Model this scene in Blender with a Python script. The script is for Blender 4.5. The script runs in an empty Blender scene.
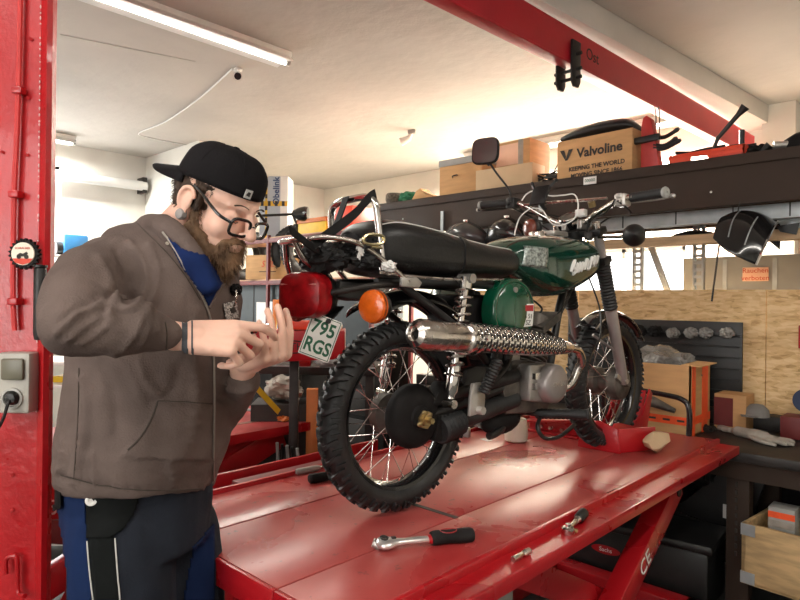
import bpy, bmesh, math, random
from mathutils import Vector as V, Matrix as M, noise
PI = math.pi
random.seed(7)
scene = bpy.context.scene
COL = scene.collection
rad = math.radians

# ---------------------------------------------------------------- camera
# Room axes: +x and +y run along the walls, the camera stands at x=0, y=0 and is
# turned 43.3 degrees to the left. FPX is the focal length for an 800 px wide frame.
YAW = rad(43.3); ROLL = .011; FPX = 620.0; CZ = 1.45
cd = bpy.data.cameras.new('camera'); cam = bpy.data.objects.new('camera', cd); COL.objects.link(cam)
cd.sensor_width = 36; cd.lens = FPX / 800 * 36; cd.clip_start = .05
_r = V((math.cos(YAW), math.sin(YAW), 0)); _f = V((-math.sin(YAW), math.cos(YAW), 0)); _u = V((0, 0, 1))
cx = _r * math.cos(ROLL) + _u * math.sin(ROLL); cy = _u * math.cos(ROLL) - _r * math.sin(ROLL); cz = -_f
cam.matrix_world = M(((cx.x, cy.x, cz.x, 0), (cx.y, cy.y, cz.y, 0), (cx.z, cy.z, cz.z, CZ), (0, 0, 0, 1)))
scene.camera = cam

# ---------------------------------------------------------------- world, exposure, lights
w = bpy.data.worlds.new('world'); scene.world = w; w.use_nodes = True
bg = w.node_tree.nodes['Background']; bg.inputs[0].default_value = (1, .98, .95, 1); bg.inputs[1].default_value = 3.0
vs = scene.view_settings
vs.view_transform = 'Standard'; vs.look = 'None'; vs.gamma = 1; vs.use_curve_mapping = False; vs.exposure = 0.35

def area(name, loc, size, power, col=(1, 1, 1), rot=(0, 0, 0)):
    l = bpy.data.lights.new(name, 'AREA'); l.shape = 'RECTANGLE'; l.size, l.size_y = size; l.energy = power; l.color = col
    o = bpy.data.objects.new(name, l); COL.objects.link(o); o.location = loc; o.rotation_euler = rot
    return o
# light of the ceiling fluorescent fixtures, two of them added out of view (their housings and tubes are built further down)
area('tube_light', (-3.41, 1.75, 2.90), (.08, 1.45), 22, (1, .98, .86))
area('tube_light', (.55, 1.1, 2.97), (.10, 2.2), 22, (1, .93, .84))  # added lamp out of view, lights the man and the table
area('tube_light', (-.9, -.9, 2.97), (2.2, .10), 26, (1, .95, .88))  # unseen lamp added behind the camera as fill light
area('tube_light', (-2.9, 5.55, 2.88), (2.6, .10), 650, (1, .92, .78))
area('tube_light', (-6.85, 1.75, 2.96), (.10, 1.1), 65, (1, 1, .95))
# daylight entering through the windows
area('window_daylight', (-7.335, 1.375, 1.925), (1.75, 1.85), 45, (1, .99, .97), (0, rad(-90), 0))
area('window_daylight', (-2.635, 6.085, 1.55), (1.15, .82), 18, (1, .97, .9), (rad(-90), 0, 0))
area('window_daylight', (-.4, -2.485, 1.75), (2.3, 1.6), 25, (1, .97, .92), (rad(90), 0, 0))

# ---------------------------------------------------------------- helpers
def toroom(X, Y):
    return (X * math.cos(YAW) - Y * math.sin(YAW), X * math.sin(YAW) + Y * math.cos(YAW))
def ray(px, py):
    dx = px - 400; dy = 300 - py
    x = (dx * math.cos(ROLL) - dy * math.sin(ROLL)) / FPX; z = (dy * math.cos(ROLL) + dx * math.sin(ROLL)) / FPX
    a, b = toroom(x, 1.0)
    return a, b, z
def at(px, py, Y):                       # point at depth Y along the view axis
    a, b, z = ray(px, py); return V((a * Y, b * Y, CZ + z * Y))
def onb(px, py, d):                      # point on the plane y = d
    a, b, z = ray(px, py); t = d / b; return V((a * t, d, CZ + z * t))
def ona(px, py, c):                      # point on the plane x = c
    a, b, z = ray(px, py); t = c / a; return V((c, b * t, CZ + z * t))
def onz(px, py, h):                      # point on the plane z = h
    a, b, z = ray(px, py); t = (h - CZ) / z; return V((a * t, b * t, h))

def catmull(pts, k=6, closed=False):
    P = [V(p) for p in pts]; n = len(P); out = []
    rng = range(n if closed else n - 1)
    for i in rng:
        if closed: p0, p1, p2, p3 = P[(i-1) % n], P[i], P[(i+1) % n], P[(i+2) % n]
        else: p0, p1, p2, p3 = P[max(i-1, 0)], P[i], P[i+1], P[min(i+2, n-1)]
        for j in range(k):
            t = j / k
            out.append(.5 * ((2*p1) + (p2-p0)*t + (2*p0-5*p1+4*p2-p3)*t*t + (3*p1-p0-3*p2+p3)*t*t*t))
    if not closed: out.append(P[-1])
    return out

class MB:
    def __init__(s): s.bm = bmesh.new()
    def _merge(s, b, mat=None):
        if mat is not None: bmesh.ops.transform(b, matrix=mat, verts=b.verts)
        me = bpy.data.meshes.new('t'); b.to_mesh(me); b.free(); s.bm.from_mesh(me); bpy.data.meshes.remove(me)
        return s
    def box(s, c, d, rot=None, bev=0, seg=2):
        b = bmesh.new(); bmesh.ops.create_cube(b, size=1)
        bmesh.ops.scale(b, vec=d, verts=b.verts)
        if bev: bmesh.ops.bevel(b, geom=b.edges[:], offset=bev, segments=seg, affect='EDGES', profile=.5)
        m = M.Translation(V(c))
        if rot is not None: m = m @ (rot.to_4x4() if not isinstance(rot, (int, float)) else M.Rotation(rot, 4, 'Z'))
        return s._merge(b, m)
    def bb(s, a, b, bev=0):               # box from two corners
        c = [(x+y)/2 for x, y in zip(a, b)]; d = [abs(x-y) for x, y in zip(a, b)]
        return s.box(c, d, None, bev)
    def bar(s, p0, p1, w, h, up=(0, 0, 1), bev=0):   # rectangular bar between points, w sideways, h along up
        p0, p1 = V(p0), V(p1); d = p1 - p0; L = d.length; d.normalize(); sd = d.cross(V(up))
        if sd.length < 1e-4: sd = d.cross(V((1, 0, 0)))
        sd.normalize(); uu = sd.cross(d)
        r = M((d, sd, uu)).transposed()
        return s.box((p0+p1)/2, (L, w, h), r, bev)
    def cyl(s, p0, p1, r0, r1=None, n=16, cap=True):
        p0, p1 = V(p0), V(p1); r1 = r0 if r1 is None else r1
        return s.tube([p0, p1], [r0, r1], n, cap=cap)
    def tube(s, pts, r, n=8, closed=False, cap=True, flat=None):
        P = [V(p) for p in pts]; k = len(P)
        R = [r]*k if isinstance(r, (int, float)) else list(r)
        T = []
        for i in range(k):
            a = P[(i-1) % k] if (closed or i > 0) else P[i]; b = P[(i+1) % k] if (closed or i < k-1) else P[i]
            t = b - a
            T.append(t.normalized() if t.length > 1e-9 else V((0, 0, 1)))
        n0 = T[0].cross(V((0, 0, 1)))
        if n0.length < .05: n0 = T[0].cross(V((1, 0, 0)))
        n0.normalize(); rings = []
        for i in range(k):
            n0 = n0 - T[i] * n0.dot(T[i])
            if n0.length < 1e-6: n0 = T[i].orthogonal()
            n0.normalize(); b0 = T[i].cross(n0)
            fl = 1 if flat is None else flat
            rings.append([s.bm.verts.new(P[i] + n0*math.cos(2*PI*j/n)*R[i] + b0*math.sin(2*PI*j/n)*R[i]*fl) for j in range(n)])
        s._skin(rings, closed, cap); return s
    def _skin(s, rings, closed=False, cap=True, loop=True):
        k = len(rings); n = len(rings[0])
        for i in range(k if closed else k-1):
            a, b = rings[i], rings[(i+1) % k]
            for j in range(n if loop else n-1):
                try: s.bm.faces.new((a[j], a[(j+1) % n], b[(j+1) % n], b[j]))
                except ValueError: pass
        if cap and not closed and loop:
            for rr, f in ((rings[0], True), (rings[-1], False)):
                try: s.bm.faces.new(list(reversed(rr)) if f else rr)
                except ValueError: pass
    def loft(s, rings, closed=False, cap=True, loop=True):
        s._skin([[s.bm.verts.new(V(p)) for p in r] for r in rings], closed, cap, loop); return s
    def lathe(s, prof, o=(0, 0, 0), ax=(0, 0, 1), n=24, closed=False, flat=None):
        ax = V(ax).normalized(); o = V(o)
        e1 = ax.orthogonal().normalized() if flat is None else V(flat); e2 = ax.cross(e1)
        rings = [[s.bm.verts.new(o + ax*z + (e1*math.cos(2*PI*j/n) + e2*math.sin(2*PI*j/n))*max(r, .0004)) for j in range(n)] for r, z in prof]
        s._skin(rings, closed, True); return s
    def ell(s, c, r, rot=None, u=16, v=10):
        b = bmesh.new(); bmesh.ops.create_uvsphere(b, u_segments=u, v_segments=v, radius=1)
        if isinstance(r, (int, float)): r = (r, r, r)
        m = M.Translation(V(c)) @ (rot.to_4x4() if rot is not None else M.Identity(4)) @ M.Diagonal((*r, 1))
        return s._merge(b, m)
    def prism(s, poly, o, e1, e2, th, bev=0):   # polygon in plane (e1,e2) at o, thickness th along e1 x e2 (centred)
        b = bmesh.new(); o = V(o); e1 = V(e1); e2 = V(e2); nn = e1.cross(e2).normalized()
        va = [b.verts.new(o + e1*x + e2*y - nn*th/2) for x, y in poly]
        vb = [b.verts.new(o + e1*x + e2*y + nn*th/2) for x, y in poly]
        b.faces.new(list(reversed(va))); b.faces.new(vb); k = len(poly)
        for i in range(k): b.faces.new((va[i], va[(i+1) % k], vb[(i+1) % k], vb[i]))
        if bev: bmesh.ops.bevel(b, geom=b.edges[:], offset=bev, segments=2, affect='EDGES', profile=.5)
        return s._merge(b)
    def grid(s, fn, nu, nv):
        g = [[s.bm.verts.new(V(fn(i/nu, j/nv))) for j in range(nv+1)] for i in range(nu+1)]
        s._skin(g, False, False, False); return s
    def build(s, name, mat, parent=None, ang=38, recalc=True, solid=0, sub=0):
        me = bpy.data.meshes.new(name)
        if recalc: bmesh.ops.recalc_face_normals(s.bm, faces=s.bm.faces[:])
        s.bm.to_mesh(me); s.bm.free()
        me.materials.append(mat)
        for p in me.polygons: p.use_smooth = True
        me.set_sharp_from_angle(angle=rad(ang))
        o = bpy.data.objects.new(name, me); COL.objects.link(o)
        if parent: o.parent = parent
        if solid:
            m = o.modifiers.new('solid', 'SOLIDIFY'); m.thickness = solid; m.offset = 0
        if sub:
            m = o.modifiers.new('sub', 'SUBSURF'); m.levels = sub; m.render_levels = sub
        return o

def tag(o, label, cat, group=None, kind=None):
    o['label'] = label; o['category'] = cat
    if group: o['group'] = group
    if kind: o['kind'] = kind
    return o
def struct(o): o['kind'] = 'structure'; return o
def lab(o, t): o['label'] = t; return o
def thing(name, label, cat, loc=(0, 0, 0), rz=0, group=None):
    o = bpy.data.objects.new(name, None); COL.objects.link(o); o.empty_display_size = .1
    o.location = loc; o.rotation_euler = (0, 0, rz)
    return tag(o, label, cat, group)
def dup(root, loc, rz=0, label=None, group=None, scale=None):
    def cp(o, par):
        c = o.copy(); COL.objects.link(c)
        if par: c.parent = par
        for ch in [x for x in bpy.data.objects if x.parent == o]: cp(ch, c)
        return c
    kids = {}
    def rec(o, par):
        c = o.copy(); COL.objects.link(c)
        if par: c.parent = par
        for ch in list(o.children): rec(ch, c)
        return c
    r = rec(root, None); r.location = loc; r.rotation_euler = (root.rotation_euler[0], root.rotation_euler[1], rz)
    if label: r['label'] = label
    if group: r['group'] = group
    if scale: r.scale = scale
    return r
def evaluate(o):                              # bake modifiers into the mesh
    dg = bpy.context.evaluated_depsgraph_get(); dg.update()
    me = bpy.data.meshes.new_from_object(o.evaluated_get(dg)); o.modifiers.clear(); o.data = me
    return o
def remesh(o, vox, smooth=0, ang=180):
    m = o.modifiers.new('r', 'REMESH'); m.mode = 'VOXEL'; m.voxel_size = vox
    if smooth:
        q = o.modifiers.new('s', 'SMOOTH'); q.iterations = smooth; q.factor = .5
    evaluate(o)
    for p in o.data.polygons: p.use_smooth = True
    return o
def text(name, body, size, mat, o, e1, e2, parent=None, ext=.0006, shear=0, sx=1, align='CENTER', space=1, bold=0):
    # lettering in the plane (e1 = reading direction, e2 = up), o = centre
    cu = bpy.data.curves.new(name, 'FONT'); cu.body = body; cu.size = size; cu.extrude = ext; cu.align_x = align; cu.align_y = 'CENTER'
    cu.shear = shear; cu.space_character = space; cu.resolution_u = 3; cu.offset = bold
    t = bpy.data.objects.new(name, cu); COL.objects.link(t)
    dg = bpy.context.evaluated_depsgraph_get(); dg.update()
    me = bpy.data.meshes.new_from_object(t.evaluated_get(dg)); bpy.data.objects.remove(t)
    e1 = V(e1).normalized(); e2 = V(e2).normalized(); n = e1.cross(e2)
    me.transform(M((( *(e1*sx),), (*e2,), (*n,))).transposed().to_4x4()); me.transform(M.Translation(V(o)))
    me.materials.clear(); me.materials.append(mat)
    ob = bpy.data.objects.new(name, me); COL.objects.link(ob)
    if parent: ob.parent = parent
    return ob

def lump(mb, c, r, seed, amp=.35, fr=9, sd=4):
    b = bmesh.new(); bmesh.ops.create_icosphere(b, subdivisions=sd, radius=1)
    for v in b.verts:
        d_ = noise.noise(v.co*fr*.25 + V((seed, 0, 0)))*amp + noise.noise(v.co*fr*.6 + V((seed, 3, 0)))*amp*.5
        rg = 1 - abs(noise.noise(v.co*fr*.35 + V((0, seed, 0))))*amp
        v.co = V((v.co.x*r[0], v.co.y*r[1], v.co.z*r[2]))*(1+d_)*rg
    mb._merge(b, M.Translation(V(c)))

# ---------------------------------------------------------------- materials
def mat(name, col, rough=.5, metal=0, var=.0, vs=8, bump=0, bs=60, col2=None, emit=0, coat=0, trans=0, ior=1.45, rvar=0, det=4, spec=.5, stretch=None, lo=.35, hi=.65, sheen=0, sss=0):
    m = bpy.data.materials.new(name); m.use_nodes = True; nt = m.node_tree; p = nt.nodes['Principled BSDF']
    c = (*col, 1); p.inputs['Base Color'].default_value = c; p.inputs['Roughness'].default_value = rough; p.inputs['Metallic'].default_value = metal
    p.inputs['Specular IOR Level'].default_value = spec
    if coat: p.inputs['Coat Weight'].default_value = coat; p.inputs['Coat Roughness'].default_value = .06
    if trans: p.inputs['Transmission Weight'].default_value = trans; p.inputs['IOR'].default_value = ior
    if emit: p.inputs['Emission Color'].default_value = c; p.inputs['Emission Strength'].default_value = emit
    if sheen: p.inputs['Sheen Weight'].default_value = sheen
    if sss:
        p.inputs['Subsurface Weight'].default_value = sss; p.inputs['Subsurface Radius'].default_value = (.012, .005, .003); p.inputs['Subsurface Scale'].default_value = 1
    tc = nt.nodes.new('ShaderNodeTexCoord'); src = tc.outputs['Object']
    if stretch:
        mp = nt.nodes.new('ShaderNodeMapping'); mp.inputs['Scale'].default_value = stretch; nt.links.new(src, mp.inputs[0]); src = mp.outputs[0]
    if var or col2 or rvar:
        n = nt.nodes.new('ShaderNodeTexNoise'); n.inputs['Scale'].default_value = vs; n.inputs['Detail'].default_value = det; nt.links.new(src, n.inputs['Vector'])
        if var or col2:
            r = nt.nodes.new('ShaderNodeValToRGB'); r.color_ramp.elements[0].position = lo; r.color_ramp.elements[1].position = hi
            r.color_ramp.elements[0].color = (*(x*(1-var) for x in col), 1) if col2 is None else c
            r.color_ramp.elements[1].color = (*(min(1, x*(1+var)) for x in col), 1) if col2 is None else (*col2, 1)
            nt.links.new(n.outputs['Fac'], r.inputs[0]); nt.links.new(r.outputs[0], p.inputs['Base Color'])
            if emit: nt.links.new(r.outputs[0], p.inputs['Emission Color'])
        if rvar:
            q = nt.nodes.new('ShaderNodeMapRange'); q.inputs[1].default_value = .3; q.inputs[2].default_value = .7
            q.inputs[3].default_value = max(0, rough-rvar); q.inputs[4].default_value = min(1, rough+rvar)
            nt.links.new(n.outputs['Fac'], q.inputs[0]); nt.links.new(q.outputs[0], p.inputs['Roughness'])
    if bump:
        n2 = nt.nodes.new('ShaderNodeTexNoise'); n2.inputs['Scale'].default_value = bs; n2.inputs['Detail'].default_value = 5; nt.links.new(src, n2.inputs['Vector'])
        b = nt.nodes.new('ShaderNodeBump'); b.inputs['Strength'].default_value = bump; b.inputs['Distance'].default_value = .01
        nt.links.new(n2.outputs['Fac'], b.inputs['Height']); nt.links.new(b.outputs[0], p.inputs['Normal'])
    return m
K = {}
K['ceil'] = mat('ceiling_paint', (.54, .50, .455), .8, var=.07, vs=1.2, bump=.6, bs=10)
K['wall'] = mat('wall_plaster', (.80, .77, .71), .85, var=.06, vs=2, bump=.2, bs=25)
K['concrete_white'] = mat('white_beam_paint', (.78, .74, .69), .7, var=.05, vs=3, bump=.15, bs=20)
K['floor'] = mat('concrete_floor', (.10, .10, .096), .6, var=.25, vs=3, bump=.15, bs=50, rvar=.15)
K['red'] = mat('red_paint', (.40, .007, .012), .32, var=.10, vs=4, bump=.06, bs=90, coat=.25, rvar=.08)
K['redpost'] = mat('red_post_paint', (.46, .007, .012), .34, var=.12, vs=5, bump=.25, bs=45, coat=.3, rvar=.1)
K['redbeam'] = mat('red_beam_paint', (.50, .014, .026), .4, var=.10, vs=3, bump=.05, bs=60)
K['reddark'] = mat('dull_red_paint', (.15, .018, .018), .5, var=.2, vs=6, bump=.05)
K['orange_red'] = mat('orange_red_plastic', (.75, .06, .02), .4, var=.08)
K['black'] = mat('black_plastic', (.010, .010, .010), .42, var=.2, vs=20, bump=.05, bs=120)
K['blackgloss'] = mat('black_gloss', (.012, .012, .013), .16, coat=.5, var=.2, vs=10)
K['blackmatte'] = mat('black_matte', (.011, .010, .010), .7, var=.25, vs=15, bump=.1, spec=.2)
K['steelblk'] = mat('dark_steel', (.026, .022, .020), .5, .3, var=.3, vs=9, bump=.08)
K['rubber'] = mat('tyre_rubber', (.016, .0165, .017), .55, var=.3, vs=14, bump=.12, bs=80)
K['seat'] = mat('seat_vinyl', (.0075, .0075, .008), .36, var=.15, vs=20, bump=.12, bs=150)
K['chrome'] = mat('chrome', (.80, .79, .78), .09, 1, rvar=.05, vs=20)
K['chromeworn'] = mat('worn_chrome', (.62, .58, .54), .22, 1, var=.15, vs=25, rvar=.12, bump=.03)
K['alu'] = mat('cast_aluminium', (.50, .48, .45), .42, .8, var=.2, vs=14, bump=.12, bs=90, rvar=.1)
K['aludark'] = mat('dirty_aluminium', (.14, .125, .11), .55, .6, var=.4, vs=18, bump=.15)
K['zinc'] = mat('galvanised_steel', (.42, .45, .46), .5, .5, var=.15, vs=9, bump=.05)
K['silver'] = mat('silver_paint', (.33, .30, .29), .38, .5, var=.1, vs=10)
K['green'] = mat('green_tank_paint', (.002, .040, .024), .13, coat=.7, var=.12, vs=5, bump=.01)
K['greenlt'] = mat('green_cover_paint', (.002, .075, .036), .15, coat=.6, var=.1, vs=5)
K['white'] = mat('white_plastic', (.82, .81, .78), .45, var=.03)
K['decal'] = mat('grey_decal', (.34, .38, .36), .35, var=.6, vs=110, det=6, metal=.5)
K['card'] = mat('cardboard', (.56, .32, .14), .8, var=.08, vs=6, bump=.05, stretch=(1, 1, 6))
K['cardlt'] = mat('pale_cardboard', (.60, .43, .26), .8, var=.08, vs=5, bump=.05)
K['ink'] = mat('dark_ink', (.03, .025, .022), .7, var=.1)
K['inkred'] = mat('red_ink', (.65, .06, .03), .6, var=.1)
K['inkblue'] = mat('blue_ink', (.03, .06, .16), .6, var=.1)
K['inkgreen'] = mat('green_ink', (.006, .11, .05), .5, var=.1)
K['brownbeam'] = mat('dark_brown_steel', (.042, .027, .020), .6, spec=.2, var=.15, vs=3, bump=.06, bs=30, rvar=.1)
K['wood'] = mat('planed_wood', (.55, .37, .21), .65, var=.14, vs=4, stretch=(1.2, 14, 14), bump=.08)
K['crate'] = mat('crate_wood', (.55, .37, .18), .65, var=.2, vs=4, stretch=(2, 9, 9), bump=.08)
K['amber'] = mat('amber_lens', (.75, .13, .01), .12, coat=.5, var=.1, vs=40, bump=.2, bs=120)
K['amberdk'] = mat('dark_amber_lens', (.16, .035, .02), .2, coat=.5, var=.1)
K['redlens'] = mat('red_lens', (.34, .004, .008), .30, coat=0, spec=.35, var=.35, vs=35, bump=.12, bs=60)
K['rimblk'] = mat('black_rim', (.010, .010, .011), .2, .3, coat=.4, var=.1)
K['spoke'] = mat('spoke_steel', (.72, .70, .68), .22, 1, var=.1)
K['brass'] = mat('brass', (.36, .27, .13), .35, .9, var=.25, vs=30)
K['gold'] = mat('brass_buckle', (.80, .70, .42), .25, 1, var=.1)
K['jar'] = mat('milky_plastic', (.82, .77, .66), .35, var=.1, sss=.2, trans=.15)
K['yellow'] = mat('yellow_paint', (.80, .50, .02), .5, var=.1)
K['orange'] = mat('orange_paint', (.62, .17, .03), .5, var=.15)
K['blue'] = mat('blue_plastic', (.05, .25, .55), .4, var=.1)
K['bluegrey'] = mat('blue_grey_paint', (.055, .070, .078), .6, var=.1)
K['cloth'] = mat('grey_cloth', (.34, .31, .27), .9, var=.15, vs=20, bump=.3, bs=40)
K['greyplastic'] = mat('grey_plastic', (.33, .33, .31), .5, var=.06)
K['lidgrey'] = mat('smoky_lid', (.15, .14, .10), .35, var=.1)
K['glow'] = mat('tube_glow', (1, .98, .90), .5, emit=9)
K['winglow'] = mat('sky_glow', (1, .98, .94), .5, emit=5)
K['pink'] = mat('pink_plaster', (.72, .52, .42), .85, var=.08)
K['signpaper'] = mat('peach_sign', (.88, .56, .40), .7, var=.05)
K['tape'] = mat('orange_warning_tape', (.90, .10, .02), .5, var=.08, vs=20)
K['paint_worn'] = None

# worn table paint: red with faded pinkish scuffs and stains of its own
def worn_red():
    m = bpy.data.materials.new('worn_red_deck_paint'); m.use_nodes = True; nt = m.node_tree; p = nt.nodes['Principled BSDF']; L = nt.links.new
    tc = nt.nodes.new('ShaderNodeTexCoord')
    n1 = nt.nodes.new('ShaderNodeTexNoise'); n1.inputs['Scale'].default_value = 2.2; n1.inputs['Detail'].default_value = 7; n1.inputs['Distortion'].default_value = .6
    n2 = nt.nodes.new('ShaderNodeTexNoise'); n2.inputs['Scale'].default_value = 38; n2.inputs['Detail'].default_value = 4
    for n in (n1, n2): L(tc.outputs['Object'], n.inputs['Vector'])
    r = nt.nodes.new('ShaderNodeValToRGB'); e = r.color_ramp.elements
    e[0].position = .35; e[0].color = (.36, .030, .030, 1); e[1].position = .68; e[1].color = (.43, .095, .082, 1)
    L(n1.outputs['Fac'], r.inputs[0])
    r2 = nt.nodes.new('ShaderNodeValToRGB'); r2.color_ramp.elements[0].position = .66; r2.color_ramp.elements[1].position = .74
    r2.color_ramp.elements[0].color = (0, 0, 0, 1); r2.color_ramp.elements[1].color = (.7, .7, .7, 1); L(n2.outputs['Fac'], r2.inputs[0])
    mx = nt.nodes.new('ShaderNodeMixRGB'); mx.inputs[2].default_value = (.07, .04, .035, 1); L(r2.outputs[0], mx.inputs[0]); L(r.outputs[0], mx.inputs[1]); L(mx.outputs[0], p.inputs['Base Color'])
    q = nt.nodes.new('ShaderNodeMapRange'); q.inputs[1].default_value = .3; q.inputs[2].default_value = .7; q.inputs[3].default_value = .20; q.inputs[4].default_value = .42
    L(n1.outputs['Fac'], q.inputs[0]); L(q.outputs[0], p.inputs['Roughness'])
    b = nt.nodes.new('ShaderNodeBump'); b.inputs['Strength'].default_value = .08; b.inputs['Distance'].default_value = .004; L(n2.outputs['Fac'], b.inputs['Height']); L(b.outputs[0], p.inputs['Normal'])
    return m
K['deck'] = worn_red()

def osb():
    m = bpy.data.materials.new('osb_board'); m.use_nodes = True; nt = m.node_tree; p = nt.nodes['Principled BSDF']; L = nt.links.new
    p.inputs['Roughness'].default_value = .7
    tc = nt.nodes.new('ShaderNodeTexCoord'); outs = []
    for k, (rz, sc) in enumerate(((.2, (9, 1, 34)), (-.35, (11, 1, 40)), (1.0, (10, 1, 30)))):
        mp = nt.nodes.new('ShaderNodeMapping'); mp.inputs['Rotation'].default_value = (0, rz, 0); mp.inputs['Scale'].default_value = tuple(q*2.2 for q in sc); L(tc.outputs['Object'], mp.inputs[0])
        vo = nt.nodes.new('ShaderNodeTexVoronoi'); vo.inputs['Scale'].default_value = .9; L(mp.outputs[0], vo.inputs['Vector'])
        outs.append(vo.outputs['Color'])
    mx = nt.nodes.new('ShaderNodeMixRGB'); mx.inputs[0].default_value = .5; L(outs[0], mx.inputs[1]); L(outs[1], mx.inputs[2])
    mx2 = nt.nodes.new('ShaderNodeMixRGB'); mx2.inputs[0].default_value = .35; L(mx.outputs[0], mx2.inputs[1]); L(outs[2], mx2.inputs[2])
    sp = nt.nodes.new('ShaderNodeSeparateColor'); L(mx2.outputs[0], sp.inputs[0])
    r = nt.nodes.new('ShaderNodeValToRGB'); e = r.color_ramp.elements
    e[0].position = .15; e[0].color = (.46, .27, .11, 1); e[1].position = .8; e[1].color = (.80, .58, .32, 1)
    x = r.color_ramp.elements.new(.38); x.color = (.66, .43, .20, 1)
    L(sp.outputs[0], r.inputs[0]); L(r.outputs[0], p.inputs['Base Color'])
    b = nt.nodes.new('ShaderNodeBump'); b.inputs['Strength'].default_value = .2; b.inputs['Distance'].default_value = .003; L(sp.outputs[0], b.inputs['Height']); L(b.outputs[0], p.inputs['Normal'])
    return m
K['osb'] = osb()
def bagmat():
    m = bpy.data.materials.new('clear_plastic_bag'); m.use_nodes = True; nt = m.node_tree; p = nt.nodes['Principled BSDF']
    p.inputs['Base Color'].default_value = (.30, .29, .275, 1); p.inputs['Roughness'].default_value = .10; p.inputs['Transmission Weight'].default_value = .3; p.inputs['Coat Weight'].default_value = .6
    tc = nt.nodes.new('ShaderNodeTexCoord'); n = nt.nodes.new('ShaderNodeTexNoise'); n.inputs['Scale'].default_value = 14; n.inputs['Detail'].default_value = 6; n.inputs['Distortion'].default_value = 2
    nt.links.new(tc.outputs['Object'], n.inputs['Vector']); b = nt.nodes.new('ShaderNodeBump'); b.inputs['Strength'].default_value = .9; b.inputs['Distance'].default_value = .03
    nt.links.new(n.outputs['Fac'], b.inputs['Height']); nt.links.new(b.outputs[0], p.inputs['Normal'])
    return m
K['bag'] = bagmat()
X1 = V((1, 0, 0)); Y1 = V((0, 1, 0)); Z1 = V((0, 0, 1))
# ================================================================ SETTING
RX0, RX1, RY0, RY1, CEIL = -7.25, 2.6, -2.4, 6.0, 3.10
struct(MB().bb((RX0-.2, RY0-.2, -.15), (RX1+.2, RY1+.2, 0)).build('floor', K['floor']))
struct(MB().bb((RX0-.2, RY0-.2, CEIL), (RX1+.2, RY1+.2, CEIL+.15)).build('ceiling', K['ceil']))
def wall_with_holes(name, axis, c0, c1, s0, s1, holes, m):
    # wall slab between c0..c1 on its normal axis, spanning s0..s1; holes = (a0,a1,z0,z1)
    b = MB(); cuts = sorted(set([s0, s1] + [h[0] for h in holes] + [h[1] for h in holes]))
    for i in range(len(cuts)-1):
        a0, a1 = cuts[i], cuts[i+1]; hs = [h for h in holes if h[0] <= a0 + 1e-6 and h[1] >= a1 - 1e-6]
        zs = [(0, CEIL)] if not hs else [(0, hs[0][2]), (hs[0][3], CEIL)]
        for z0, z1 in zs:
            if axis == 'x': b.bb((c0, a0, z0), (c1, a1, z1))
            else: b.bb((a0, c0, z0), (a1, c1, z1))
    return struct(b.build(name, m))
wall_with_holes('wall_left', 'x', RX0-.2, RX0, RY0, RY1, [(.4, 2.35, 1.0, 2.85)], K['wall'])
wall_with_holes('wall_back', 'y', RY1, RY1+.2, RX0-.2, RX1+.2, [(-3.25, -2.02, 1.1, 2.0)], K['wall'])
wall_with_holes('wall_right', 'x', RX1, RX1+.2, RY0, RY1, [], K['wall'])
wall_with_holes('wall_front', 'y', RY0-.2, RY0, RX0-.2, RX1+.2, [(-1.6, .8, 0.9, 2.6)], K['wall'])
# projecting wall pier at the far left
struct(MB().bb((RX0, 3.27, 0), (-6.0, 3.42, CEIL)).build('wall_pier', K['wall']))
# corner pier at the far right of the back wall
struct(MB().bb((-1.36, 5.82, 0), (-1.12, 6.0, CEIL)).build('wall_corner', K['wall']))
# windows: bright panes of milky glass with frames
def window(n, axis, c, a0, a1, z0, z1, nm):
    fr = MB(); t = .05
    def bb(p, q, r, s_):
        if axis == 'x': fr.bb((c-.04, p, r), (c+.04, q, s_))
        else: fr.bb((p, c-.04, r), (q, c+.04, s_))
    bb(a0, a1, z0, z0+t); bb(a0, a1, z1-t, z1); bb(a0, a0+t, z0, z1); bb(a1-t, a1, z0, z1)
    for k in range(1, nm): bb(a0+(a1-a0)*k/nm-.02, a0+(a1-a0)*k/nm+.02, z0, z1)
    f = struct(fr.build('window_%d' % n, K['white']))
    g = MB()
    if axis == 'x': g.bb((c-.004, a0+.02, z0+.02), (c+.004, a1-.02, z1-.02))
    else: g.bb((a0+.02, c-.004, z0+.02), (a1-.02, c+.004, z1-.02))
    g.build('window_pane', K['paneglass'], f)
K['paneglass'] = mat('window_glass', (.98, .98, .98), .35, trans=1.0, ior=1.02, var=.01)
window(1, 'x', RX0-.1, .4, 2.35, 1.0, 2.85, 3)
window(2, 'y', RY1+.1, -3.25, -2.02, 1.1, 2.0, 2)
window(3, 'y', RY0-.1, -1.6, .8, .9, 2.6, 3)
# white downstand beam under the ceiling, running to the back wall
pA = onz(600, 5, CEIL); pB = onz(772, 107, CEIL); dv = (pB-pA).normalized()
p0 = pA - dv*5.5; p1 = pA + dv*((RY1+.02-pA.y)/dv.y); sd = V((dv.y, -dv.x, 0))
struct(MB().bar(p0 - sd*.11 - Z1*.075, p1 - sd*.11 - Z1*.075, .22, .15, bev=.006).build('trim_1', K['concrete_white']))
# shallow seam battens on the ceiling (board joints)
b = MB()
for px, py, qx, qy in ((60, 35, 195, 62),):
    P_, Q_ = onz(px, py, CEIL-.002), onz(qx, qy, CEIL-.002); b.bar(P_, Q_, .02, .0024)
struct(b.build('trim_2', K['ceil']))
# whitewashed beam down the far corner behind the shelf + pink wall panel beside the window
struct(MB().bb((-1.98, 5.97, 1.2), (-.9, 5.998, 2.35)).build('wall_panel', K['pink']))

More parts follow.
